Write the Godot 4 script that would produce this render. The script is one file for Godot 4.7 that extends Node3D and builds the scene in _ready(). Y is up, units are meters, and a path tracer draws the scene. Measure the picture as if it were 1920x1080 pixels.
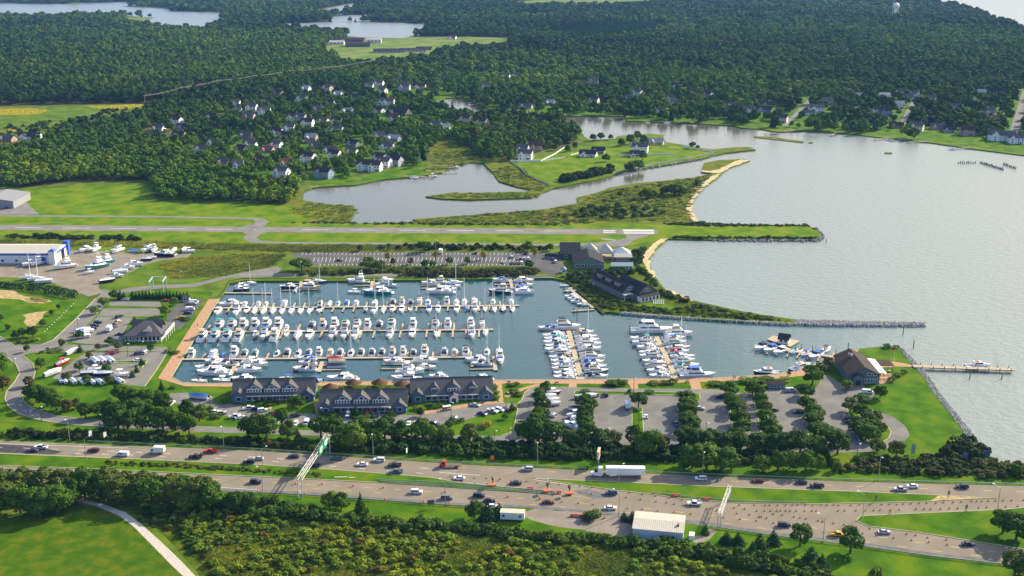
extends Node3D
# A marina, a divided highway, an airfield and wooded creeks seen from a light aircraft.
# The ground is the plane y = 0, the water lies at y = -1. at() finds the ground point that belongs to a pixel of a 1920 x 1080 survey picture.

const LENS := 2150.0
const EYE := 206.0
const WATER := -1.0
var tilt := atan(652.0 / LENS)
var rng := RandomNumberGenerator.new()
var mats := {}
var used := {}
var meshes := {}
var white_noise_fine: Texture2D
var white_noise_mid: Texture2D

func at(px: float, py: float, y := 0.0) -> Vector3:
	var u := (px - 960.0) / LENS
	var v := (py - 540.0) / LENS
	var d := Vector3(u, -sin(tilt) - v * cos(tilt), -(cos(tilt) - v * sin(tilt)))
	return Vector3(0, EYE, 0) + d * ((y - EYE) / d.y)

func path(a: Array, y := 0.0) -> PackedVector3Array:
	var out := PackedVector3Array()
	for i in range(0, a.size(), 2):
		out.append(at(a[i], a[i + 1], y))
	return out

func flat(a: Array) -> PackedVector2Array:
	var out := PackedVector2Array()
	for p in path(a):
		out.append(Vector2(p.x, p.z))
	return out

# ---------------------------------------------------------------- meshes
class Shape:
	var v := PackedVector3Array()
	var n := PackedVector3Array()
	var c := PackedColorArray()
	var tint := Color.WHITE
	var tinted := false
	func tri(a: Vector3, b: Vector3, d: Vector3) -> void:   # counter-clockwise seen from outside
		var m := (b - a).cross(d - a).normalized()
		v.append(a); v.append(d); v.append(b)
		n.append(m); n.append(m); n.append(m)
		if tinted:
			c.append(tint); c.append(tint); c.append(tint)
	func quad(a: Vector3, b: Vector3, d: Vector3, e: Vector3) -> void:
		tri(a, b, d); tri(a, d, e)
	func box(mid: Vector3, size: Vector3, turn := 0.0) -> void:
		hexa(mid - Vector3(0, size.y / 2, 0), Vector2(size.x, size.z), mid + Vector3(0, size.y / 2, 0), Vector2(size.x, size.z), turn)
	func hexa(lo: Vector3, ls: Vector2, hi: Vector3, hs: Vector2, turn := 0.0) -> void:   # a box whose top may be smaller or shifted
		var p := []
		for q in [[lo, ls], [hi, hs]]:
			for s in [[-1, -1], [1, -1], [1, 1], [-1, 1]]:
				p.append(q[0] + Vector3(s[0] * q[1].x / 2, 0, s[1] * q[1].y / 2).rotated(Vector3.UP, turn))
		quad(p[4], p[7], p[6], p[5]); quad(p[0], p[1], p[2], p[3])
		quad(p[3], p[2], p[6], p[7]); quad(p[2], p[1], p[5], p[6])
		quad(p[1], p[0], p[4], p[5]); quad(p[0], p[3], p[7], p[4])
	func tube(a: Vector3, b: Vector3, ra: float, rb: float, sides := 6, cap := true) -> void:
		var d := (b - a).normalized()
		var x := d.cross(Vector3.UP if absf(d.y) < 0.9 else Vector3.RIGHT).normalized()
		var y := x.cross(d)
		var pa := []
		var pb := []
		for i in sides:
			var t := TAU * i / sides
			var o := x * cos(t) + y * sin(t)
			pa.append(a + o * ra); pb.append(b + o * rb)
		for i in sides:
			var j := (i + 1) % sides
			quad(pa[i], pb[i], pb[j], pa[j])
			if cap:
				tri(b, pb[j], pb[i]); tri(a, pa[i], pa[j])
	func sheet(points: PackedVector3Array) -> void:   # a flat polygon that faces up
		var f := PackedVector2Array()
		for p in points:
			f.append(Vector2(p.x, p.z))
		var t := Geometry2D.triangulate_polygon(f)
		if t.is_empty():
			push_warning("polygon failed at %s" % points[0])
		for i in range(0, t.size(), 3):
			var a := points[t[i]]
			var b := points[t[i + 1]]
			var d := points[t[i + 2]]
			if (b - a).cross(d - a).y < 0.0:
				tri(a, d, b)
			else:
				tri(a, b, d)
	func walls(points: PackedVector3Array, drop: float, closed := true) -> void:   # a skirt that hangs from an outline
		for i in points.size() - (0 if closed else 1):
			var a := points[i]
			var b := points[(i + 1) % points.size()]
			quad(a, b, b - Vector3(0, drop, 0), a - Vector3(0, drop, 0))
	func slab(points: PackedVector3Array, drop: float) -> void:
		sheet(points); walls(points, drop)
	func ribbon(points: PackedVector3Array, wide: float, high: float) -> void:   # a kerb or rail of box section along a line
		var l := PackedVector3Array()
		var r := PackedVector3Array()
		for i in points.size():
			var d := (points[mini(i + 1, points.size() - 1)] - points[maxi(i - 1, 0)])
			d.y = 0
			var s := d.normalized().cross(Vector3.UP) * wide / 2
			l.append(points[i] - s); r.append(points[i] + s)
		var up := Vector3(0, high, 0)
		for i in points.size() - 1:
			quad(r[i] + up, r[i + 1] + up, l[i + 1] + up, l[i] + up)
			quad(r[i], r[i + 1], r[i + 1] + up, r[i] + up)
			quad(l[i + 1], l[i], l[i] + up, l[i + 1] + up)
		quad(l[0], r[0], r[0] + up, l[0] + up)
		var k := points.size() - 1
		quad(r[k], l[k], l[k] + up, r[k] + up)
	func gable(mid: Vector3, size: Vector2, rise: float, over: float, thick: float) -> void:   # pitched roof, ridge along x, eaves at mid.y
		var x := size.x / 2 + over
		var z := size.y / 2 + over
		var drop := rise * over / (size.y / 2)
		for s in [-1.0, 1.0]:
			var e := mid + Vector3(0, -drop, z * s)
			var r := mid + Vector3(0, rise, 0)
			var u := Vector3(0, thick, 0)
			var p := [e + Vector3(-x, 0, 0), e + Vector3(x, 0, 0), r + Vector3(x, 0, 0), r + Vector3(-x, 0, 0)]
			if s < 0.0:
				p = [p[1], p[0], p[3], p[2]]
			quad(p[0] + u, p[1] + u, p[2] + u, p[3] + u)
			quad(p[3], p[2], p[1], p[0])
			quad(p[0], p[1], p[1] + u, p[0] + u)
			quad(p[1], p[2], p[2] + u, p[1] + u)
			quad(p[3], p[0], p[0] + u, p[3] + u)
	func gable_body(mid: Vector3, size: Vector2, high: float, rise: float) -> void:   # walls with pointed ends, ridge along x, stands on mid
		var x := size.x / 2
		var z := size.y / 2
		var h := Vector3(0, high, 0)
		var a := mid + Vector3(-x, 0, z)
		var b := mid + Vector3(x, 0, z)
		var d := mid + Vector3(x, 0, -z)
		var e := mid + Vector3(-x, 0, -z)
		var r1 := mid + Vector3(-x, high + rise, 0)
		var r2 := mid + Vector3(x, high + rise, 0)
		quad(a, b, b + h, a + h); quad(d, e, e + h, d + h)
		quad(b, d, d + h, b + h); tri(b + h, d + h, r2)
		quad(e, a, a + h, e + h); tri(e + h, a + h, r1)
		quad(a + h, b + h, r2, r1); quad(d + h, e + h, r1, r2)
	func hip(mid: Vector3, size: Vector2, rise: float, over: float, ridge: float) -> void:   # hipped roof; ridge is its length along x
		var x := size.x / 2 + over
		var z := size.y / 2 + over
		var a := mid + Vector3(-x, 0, z)
		var b := mid + Vector3(x, 0, z)
		var d := mid + Vector3(x, 0, -z)
		var e := mid + Vector3(-x, 0, -z)
		var r1 := mid + Vector3(-ridge / 2, rise, 0)
		var r2 := mid + Vector3(ridge / 2, rise, 0)
		quad(a, b, r2, r1); quad(d, e, r1, r2); tri(b, d, r2); tri(e, a, r1)
		var u := Vector3(0, -0.25, 0)
		quad(a + u, b + u, b, a); quad(b + u, d + u, d, b); quad(d + u, e + u, e, d); quad(e + u, a + u, a, e)
		quad(e + u, d + u, b + u, a + u)
	func done() -> ArrayMesh:
		var a := []
		a.resize(Mesh.ARRAY_MAX)
		a[Mesh.ARRAY_VERTEX] = v
		a[Mesh.ARRAY_NORMAL] = n
		if tinted:
			a[Mesh.ARRAY_COLOR] = c
		var m := ArrayMesh.new()
		m.add_surface_from_arrays(Mesh.PRIMITIVE_TRIANGLES, a)
		return m

# ---------------------------------------------------------------- nodes
func numbered(called: String) -> String:
	var k: int = used.get(called, -1) + 1
	used[called] = k
	return called if k == 0 else "%s_%03d" % [called, k]

func thing(called: String, label: String, category: String, where := Vector3.ZERO, turn := 0.0, group := "") -> Node3D:
	var o := Node3D.new()
	o.name = numbered(called)
	add_child(o)
	o.position = where
	o.rotation.y = turn
	mark(o, label, category, group)
	return o

func mark(o: Node, label: String, category: String, group := "", kind := "") -> void:
	if label: o.set_meta("label", label)
	if category: o.set_meta("category", category)
	if group: o.set_meta("group", group)
	if kind: o.set_meta("kind", kind)

func part(parent: Node, called: String, mesh: Mesh, m: Material, where := Vector3.ZERO, turn := 0.0) -> MeshInstance3D:
	var o := MeshInstance3D.new()
	o.name = called
	o.mesh = mesh
	o.material_override = m
	o.position = where
	o.rotation.y = turn
	parent.add_child(o, true)
	return o

func structure(called: String, mesh: Mesh, m: Material, label := "") -> MeshInstance3D:
	var o := MeshInstance3D.new()
	o.name = numbered(called)
	o.mesh = mesh
	o.material_override = m
	add_child(o)
	mark(o, label, "", "", "structure")
	return o

func shared(key: String, maker: Callable) -> Mesh:
	if not meshes.has(key):
		meshes[key] = maker.call()
	return meshes[key]

const ONES := ["", "first", "second", "third", "fourth", "fifth", "sixth", "seventh", "eighth", "ninth", "tenth", "eleventh", "twelfth", "thirteenth", "fourteenth", "fifteenth", "sixteenth", "seventeenth", "eighteenth", "nineteenth"]
func ordinal(k: int) -> String:
	if k < 20: return ONES[k]
	var tens := ["", "", "twentieth", "thirtieth", "fortieth", "fiftieth", "sixtieth", "seventieth", "eightieth", "ninetieth"]
	var ten := ["", "", "twenty", "thirty", "forty", "fifty", "sixty", "seventy", "eighty", "ninety"]
	return tens[k / 10] if k % 10 == 0 else "%s-%s" % [ten[k / 10], ONES[k % 10]]

# ---------------------------------------------------------------- materials
func mat(called: String, r: float, gr: float, b: float, rough := 0.8, metal := 0.0) -> StandardMaterial3D:   # linear base colour
	if mats.has(called): return mats[called]
	var m := StandardMaterial3D.new()
	m.resource_name = called
	m.albedo_color = Color(r, gr, b).linear_to_srgb()
	m.roughness = rough
	m.metallic = metal
	mats[called] = m
	return m

func noise_picture(seed_: int, freq: float, octaves: int, stops: Array, size := 512, gain := 0.55) -> NoiseTexture2D:
	var f := FastNoiseLite.new()
	f.seed = seed_
	f.frequency = freq
	f.fractal_octaves = octaves
	f.fractal_gain = gain
	f.noise_type = FastNoiseLite.TYPE_SIMPLEX_SMOOTH
	var t := NoiseTexture2D.new()
	t.width = size
	t.height = size
	t.seamless = true
	t.noise = f
	var g := Gradient.new()
	g.offsets = PackedFloat32Array()
	var off := PackedFloat32Array()
	var col := PackedColorArray()
	for s in stops:
		off.append(s[0])
		col.append(Color(s[1], s[2], s[3]).linear_to_srgb())
	g.offsets = off
	g.colors = col
	t.color_ramp = g
	return t

# ground: a coarse patchwork of tones, times a fine grain
func ground_mat(called: String, seed_: int, stops: Array, metres: float, grain := 1, rough := 0.95, freq := 0.012, grain_m := 9.0) -> StandardMaterial3D:
	if mats.has(called): return mats[called]
	var m := StandardMaterial3D.new()
	m.resource_name = called
	m.albedo_texture = noise_picture(seed_, freq, 5, stops)
	m.roughness = rough
	m.metallic_specular = 0.12
	m.uv1_triplanar = true
	m.uv1_world_triplanar = true
	m.uv1_scale = Vector3.ONE / metres
	if grain > 0:
		m.detail_enabled = true
		m.detail_blend_mode = BaseMaterial3D.BLEND_MODE_MUL
		m.detail_uv_layer = BaseMaterial3D.DETAIL_UV_2
		m.detail_albedo = white_noise_fine if grain == 1 else white_noise_mid
		m.uv2_triplanar = true
		m.uv2_world_triplanar = true
		m.uv2_scale = Vector3.ONE / grain_m
	mats[called] = m
	return m

func _ready() -> void:
	rng.seed = 7
	# camera
	var cam := Camera3D.new()
	cam.name = "camera"
	cam.position = Vector3(0, EYE, 0)
	cam.rotation.x = -tilt
	cam.fov = rad_to_deg(2.0 * atan(540.0 / LENS))
	cam.near = 1.0
	cam.far = 30000.0
	add_child(cam)
	cam.current = true
	# sky, haze, exposure
	var sky_mat := ProceduralSkyMaterial.new()
	sky_mat.sky_top_color = Color(0.36, 0.56, 0.84)
	sky_mat.sky_horizon_color = Color(0.93, 0.95, 0.95)
	sky_mat.sky_curve = 0.18
	sky_mat.ground_bottom_color = Color(0.16, 0.22, 0.16)
	sky_mat.ground_horizon_color = Color(0.62, 0.70, 0.74)
	sky_mat.sun_angle_max = 84.0
	sky_mat.sun_curve = 0.72
	sky_mat.energy_multiplier = 0.6
	var sky := Sky.new()
	sky.sky_material = sky_mat
	var env := Environment.new()
	env.background_mode = Environment.BG_SKY
	env.sky = sky
	env.ambient_light_source = Environment.AMBIENT_SOURCE_SKY
	env.tonemap_mode = Environment.TONE_MAPPER_LINEAR
	env.tonemap_exposure = 2.25
	env.fog_enabled = true
	env.fog_density = 0.000034
	env.fog_light_color = Color(0.50, 0.70, 0.98)
	env.sdfgi_enabled = true
	env.ssao_enabled = true
	env.ssil_enabled = true
	var we := WorldEnvironment.new()
	we.name = "environment"
	we.environment = env
	add_child(we)
	# the sun: to the right and beyond, 28 degrees high
	var sun := DirectionalLight3D.new()
	sun.name = "sun"
	sun.light_energy = 1.6
	sun.light_color = Color(1.0, 0.95, 0.85)
	sun.light_angular_distance = 0.5
	sun.shadow_enabled = true
	var from := Vector3(cos(deg_to_rad(28)) * cos(deg_to_rad(38)), sin(deg_to_rad(28)), -cos(deg_to_rad(28)) * sin(deg_to_rad(38)))
	sun.look_at_from_position(from * 100.0, Vector3.ZERO)
	add_child(sun)

	white_noise_fine = noise_picture(3, 0.09, 3, [[0.2, 0.74, 0.73, 0.70], [0.5, 0.93, 0.93, 0.93], [0.8, 1, 1, 1]], 512)
	white_noise_mid = noise_picture(5, 0.06, 4, [[0.2, 0.50, 0.50, 0.48], [0.45, 0.80, 0.80, 0.78], [0.75, 1, 1, 1]], 512)
	make_materials()
	build_land()
	build_roads()
	build_docks()
	build_boats()
	build_buildings()
	build_road_furniture()
	build_vehicles()
	build_houses()
	build_trees()
	build_woods()
	build_small_things()

func make_materials() -> void:
	ground_mat("meadow", 11, [[0.25, 0.062, 0.105, 0.010], [0.5, 0.085, 0.150, 0.010], [0.75, 0.125, 0.165, 0.018]], 170.0, 1, 0.95, 0.014)
	ground_mat("lawn", 12, [[0.25, 0.040, 0.104, 0.003], [0.5, 0.062, 0.140, 0.004], [0.8, 0.108, 0.160, 0.005]], 120.0, 1, 0.95, 0.014)
	ground_mat("airfield_grass", 13, [[0.25, 0.068, 0.138, 0.004], [0.5, 0.105, 0.178, 0.005], [0.8, 0.170, 0.190, 0.014]], 210.0, 1, 0.95, 0.02)
	ground_mat("marsh", 14, [[0.25, 0.085, 0.122, 0.010], [0.5, 0.130, 0.155, 0.014], [0.8, 0.180, 0.160, 0.028]], 140.0, 2, 0.95, 0.02, 14.0)
	ground_mat("scrub_ground", 15, [[0.2, 0.040, 0.072, 0.005], [0.5, 0.080, 0.118, 0.007], [0.65, 0.120, 0.145, 0.009], [0.85, 0.125, 0.085, 0.016]], 90.0, 2, 0.95, 0.025, 6.0)
	ground_mat("hay_field", 16, [[0.2, 0.038, 0.092, 0.003], [0.5, 0.055, 0.112, 0.004], [0.7, 0.085, 0.122, 0.005], [0.9, 0.125, 0.120, 0.008]], 80.0, 1, 0.95, 0.02, 5.0)
	ground_mat("wood_floor", 17, [[0.3, 0.075, 0.082, 0.026], [0.7, 0.105, 0.100, 0.036]], 120.0, 1)
	ground_mat("wildflowers", 18, [[0.35, 0.090, 0.130, 0.012], [0.5, 0.35, 0.27, 0.012], [0.8, 0.52, 0.36, 0.010]], 60.0, 2, 0.95, 0.03)
	ground_mat("far_field", 19, [[0.3, 0.100, 0.160, 0.030], [0.7, 0.170, 0.210, 0.050]], 400.0, 1)
	ground_mat("sand", 20, [[0.3, 0.42, 0.31, 0.16], [0.7, 0.62, 0.49, 0.29]], 25.0, 1)
	ground_mat("bare_soil", 21, [[0.3, 0.30, 0.22, 0.09], [0.7, 0.46, 0.36, 0.17]], 20.0, 1)
	ground_mat("asphalt_lot", 22, [[0.25, 0.158, 0.152, 0.138], [0.6, 0.180, 0.172, 0.155], [0.85, 0.210, 0.197, 0.172]], 80.0, 1, 0.85, 0.012, 2.0)
	ground_mat("asphalt_far", 41, [[0.25, 0.092, 0.091, 0.090], [0.75, 0.120, 0.117, 0.112]], 80.0, 1, 0.85, 0.012, 2.0)
	ground_mat("asphalt_drive", 23, [[0.25, 0.172, 0.163, 0.146], [0.75, 0.208, 0.196, 0.174]], 80.0, 1, 0.85, 0.012, 2.0)
	ground_mat("asphalt_new", 24, [[0.3, 0.050, 0.050, 0.054], [0.7, 0.072, 0.071, 0.072]], 40.0, 1, 0.85, 0.03, 4.0)
	ground_mat("highway_concrete", 25, [[0.25, 0.200, 0.170, 0.128], [0.6, 0.222, 0.188, 0.141], [0.85, 0.245, 0.208, 0.156]], 110.0, 1, 0.85, 0.012, 1.6)
	ground_mat("shoulder", 26, [[0.25, 0.120, 0.118, 0.115], [0.75, 0.170, 0.165, 0.155]], 50.0, 1, 0.85, 0.03, 3.0)
	ground_mat("runway_asphalt", 27, [[0.25, 0.178, 0.168, 0.150], [0.75, 0.215, 0.203, 0.182]], 90.0, 1, 0.85, 0.012, 2.0)
	ground_mat("gravel", 28, [[0.25, 0.205, 0.175, 0.138], [0.75, 0.250, 0.216, 0.172]], 70.0, 1, 0.95, 0.012, 2.0)
	ground_mat("brick_paving", 29, [[0.25, 0.36, 0.215, 0.120], [0.75, 0.46, 0.285, 0.165]], 30.0, 1, 0.85, 0.03, 2.0)
	ground_mat("concrete_kerb", 30, [[0.25, 0.38, 0.34, 0.22], [0.75, 0.50, 0.46, 0.32]], 12.0, 1, 0.85, 0.03, 3.0)
	ground_mat("dock_wood", 31, [[0.25, 0.36, 0.29, 0.19], [0.75, 0.52, 0.44, 0.31]], 9.0, 1, 0.85, 0.03, 1.5)
	ground_mat("dock_side", 32, [[0.25, 0.05, 0.042, 0.033], [0.75, 0.10, 0.085, 0.065]], 9.0, 1)
	ground_mat("white_gravel", 33, [[0.25, 0.42, 0.35, 0.29], [0.75, 0.58, 0.50, 0.43]], 16.0, 1, 0.95, 0.03, 3.0)
	ground_mat("riprap", 34, [[0.25, 0.26, 0.25, 0.23], [0.75, 0.50, 0.47, 0.42]], 5.0, 1, 0.9, 0.06, 2.0)
	ground_mat("mulch", 35, [[0.25, 0.060, 0.032, 0.018], [0.75, 0.100, 0.055, 0.030]], 5.0, 1)
	ground_mat("roof_grey", 36, [[0.25, 0.094, 0.092, 0.090], [0.75, 0.125, 0.121, 0.116]], 6.0, 1, 0.8, 0.05, 1.2)
	ground_mat("roof_dark", 37, [[0.25, 0.036, 0.037, 0.042], [0.75, 0.055, 0.055, 0.060]], 6.0, 1, 0.8, 0.05, 1.2)
	ground_mat("roof_brown", 38, [[0.25, 0.050, 0.038, 0.033], [0.75, 0.080, 0.060, 0.050]], 6.0, 1, 0.8, 0.05, 1.2)
	ground_mat("roof_metal", 39, [[0.25, 0.42, 0.39, 0.32], [0.75, 0.56, 0.52, 0.43]], 10.0, 1, 0.55, 0.05, 2.5)
	ground_mat("bulkhead", 40, [[0.25, 0.055, 0.050, 0.042], [0.75, 0.100, 0.090, 0.075]], 5.0, 1, 0.85, 0.05, 1.5)
	mat("white_line", 0.72, 0.70, 0.64, 0.7)
	mat("yellow_line", 0.62, 0.34, 0.045, 0.7)
	mat("steel", 0.42, 0.43, 0.42, 0.45, 0.6)
	mat("galvanised", 0.30, 0.34, 0.32, 0.55, 0.4)
	mat("wood_pile", 0.10, 0.085, 0.065, 0.9)
	mat("gelcoat", 0.80, 0.79, 0.76, 0.25)
	mat("glass_dark", 0.018, 0.022, 0.028, 0.08)
	mat("white_paint", 0.78, 0.77, 0.74, 0.5)
	mat("pole_bronze", 0.06, 0.05, 0.04, 0.6)
	mat("tyre", 0.020, 0.020, 0.020, 0.85)
	# water: long low wind waves in the bay
	var w := StandardMaterial3D.new()
	w.resource_name = "bay_water"
	w.albedo_color = Color(0.150, 0.185, 0.178).linear_to_srgb()
	w.roughness = 0.3
	w.metallic_specular = 0.5
	var f := FastNoiseLite.new()
	f.seed = 81
	f.frequency = 0.02
	f.fractal_octaves = 5
	f.fractal_gain = 0.6
	var nt := NoiseTexture2D.new()
	nt.width = 1024
	nt.height = 1024
	nt.seamless = true
	nt.as_normal_map = true
	nt.bump_strength = 5.0
	nt.noise = f
	w.normal_enabled = true
	w.normal_texture = nt
	w.normal_scale = 0.4
	w.uv1_triplanar = true
	w.uv1_world_triplanar = true
	w.uv1_scale = Vector3(1.0 / 150.0, 1.0 / 150.0, 1.0 / 110.0)
	mats["water"] = w
	var h: StandardMaterial3D = w.duplicate()
	h.resource_name = "harbour_water"
	h.albedo_color = Color(0.014, 0.062, 0.070).linear_to_srgb()
	h.normal_scale = 0.16
	h.roughness = 0.07
	mats["harbour_water"] = h
	var c: StandardMaterial3D = h.duplicate()
	c.resource_name = "creek_water"
	c.albedo_color = Color(0.088, 0.092, 0.066).linear_to_srgb()
	mats["creek_water"] = c

# the shore line, traced clockwise from the right edge
const COAST := [
	2300, 310, 1920, 291, 1816, 278, 1750, 268, 1662, 259, 1612, 253, 1565, 249, 1511, 245.5, 1457, 247, 1427, 241.7, 1393, 240, 1373, 235, 1297, 231, 1215, 228, 1175, 226, 1172, 218, 1119, 216.5, 1084, 218, 1002, 213.5, 953, 209, 912, 203, 900, 196, 870, 182, 835, 184, 815, 190, 812, 198,
	850, 206, 906, 211, 924, 214, 967, 217, 1032, 224, 1067, 230, 1084, 238, 1096, 256, 1107, 262, 1154, 260, 1157, 255, 1218, 250, 1245, 253, 1242, 259, 1248, 266, 1312, 277, 1335, 280, 1376, 276, 1405, 275.5, 1417, 280.5, 1358, 287, 1317, 297, 1288, 302.5, 1224, 313, 1172, 320, 1128, 334.5, 1084, 343, 1049, 350.5, 1038, 352, 1014, 361, 997, 369.5, 953, 371.5, 881, 374, 829, 372, 798, 368,
	845, 361, 880, 361.5, 909, 362, 953, 359.5, 991, 359, 997, 355, 967, 349, 935, 339, 924, 323, 906, 305, 881, 304, 845, 312, 829, 322.5, 803, 328, 756, 333, 720, 335.5, 668, 346, 601, 350, 585, 352.5, 570, 357, 564, 375.5, 590, 379.5, 621, 383.5, 663, 385, 668, 395, 655, 413, 666, 418.5, 769, 417.5, 790, 416, 774, 411, 850, 405, 880, 403.5, 920, 399.5, 967, 397, 1026, 391.5, 1061, 384, 1084, 381, 1081, 370, 1119, 361, 1142, 352, 1189, 343.5, 1242, 339, 1312, 331.5, 1335, 326, 1333, 323.5, 1314, 321.5, 1320, 305.5, 1347, 300, 1393, 298, 1406, 301, 1364, 316, 1344, 334.5, 1317, 352, 1303, 369.5, 1295, 390, 1303, 407.5, 1311, 416.5,
	1411, 421, 1515, 422, 1538, 434, 1542, 446, 1527, 450, 1334, 449, 1253, 447.5, 1231, 465, 1219, 481, 1217, 495, 1229, 518, 1245, 540, 1262, 548.5, 1286, 559, 1320, 568, 1400, 585, 1490, 598.5, 1560, 601.5, 1700, 604, 1733, 606, 1733, 609.5, 1560, 608.5, 1480, 607, 1340, 600, 1286, 595.5, 1163, 586.5, 1139, 584, 1129, 587, 1118, 577, 1094, 555, 1078, 540, 1062, 526, 1035, 521, 980, 521.5, 840, 524, 610, 526.5, 455, 526, 430, 531, 422, 547, 411, 560,
	321, 706, 341, 717, 380, 719, 440, 718, 930, 712.5, 1010, 711.5, 1340, 708.7, 1381, 706, 1462, 701, 1493, 696, 1519, 686, 1556, 673, 1580, 660, 1595, 656, 1611, 654, 1646, 650, 1664, 649, 1684, 652, 1715, 682, 1735, 703, 1757, 736, 1782, 767, 1808, 800, 1830, 832, 1848, 855, 1875, 867, 1960, 880, 2300, 930,
]
var coast: PackedVector2Array
var lakes := []
const LAKES := [
	[-300, 4, 0, 6, 100, 7.5, 137, 7, 225, 4, 300, 5, 230, 12.5, 315, 14.5, 322, 21, 400, 22.5, 435, 27, 410, 35, 432, 38, 388, 60, 350, 60, 287, 54, 237, 48, 200, 46, 237, 41, 275, 38, 290, 33, 242, 30, 200, 34, 150, 33, 85, 37, 0, 33, -300, 38],
	[500, 44, 575, 43, 605, 41, 690, 41.5, 740, 42.5, 802, 45, 802, 56, 785, 66, 755, 71, 680, 70, 610, 64, 540, 56],
	[575, 23, 620, 14, 665, 6, 690, 7, 660, 21, 640, 27, 590, 30],
	[606, 33, 660, 28, 702, 28, 695, 40, 625, 41],
	[733, 111, 769, 109, 768, 117, 735, 118],
	[714, 108, 732, 107.5, 730, 111, 716, 111],
]

const RAGGED := ["bare_patch", "wildflower_field", "far_field", "meadow_field", "rough_grass", "gravel_yard", "hay_field", "beach", "dry_grass", "dirt_track", "yard_lawn", "boatyard_ground"]
func ragged(p: PackedVector3Array) -> PackedVector3Array:   # breaks a traced outline into an uneven natural edge
	var r := RandomNumberGenerator.new()
	r.seed = 5
	var out := PackedVector3Array()
	for i in p.size():
		var a := p[i]
		var b := p[(i + 1) % p.size()]
		var d := b - a
		var n := clampi(int(d.length() / 5.0), 1, 10)
		for k in n:
			var w := minf(d.length() / n * 0.3, 2.2) if k > 0 else 0.0
			out.append(a + d * (float(k) / n) + Vector3(-d.z, 0, d.x).normalized() * r.randf_range(-w, w) * 0.8)
	return out

func sheet(called: String, a: Array, m: String, y: float, label := "") -> void:
	var s := Shape.new()
	var outline := path(a, y)
	if called in RAGGED and not Geometry2D.triangulate_polygon(flat(a)).is_empty():
		var q := ragged(outline)
		var f := PackedVector2Array()
		for p in q: f.append(Vector2(p.x, p.z))
		if not Geometry2D.triangulate_polygon(f).is_empty(): outline = q
	s.sheet(outline)
	structure(called, s.done(), mats[m], label)

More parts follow.
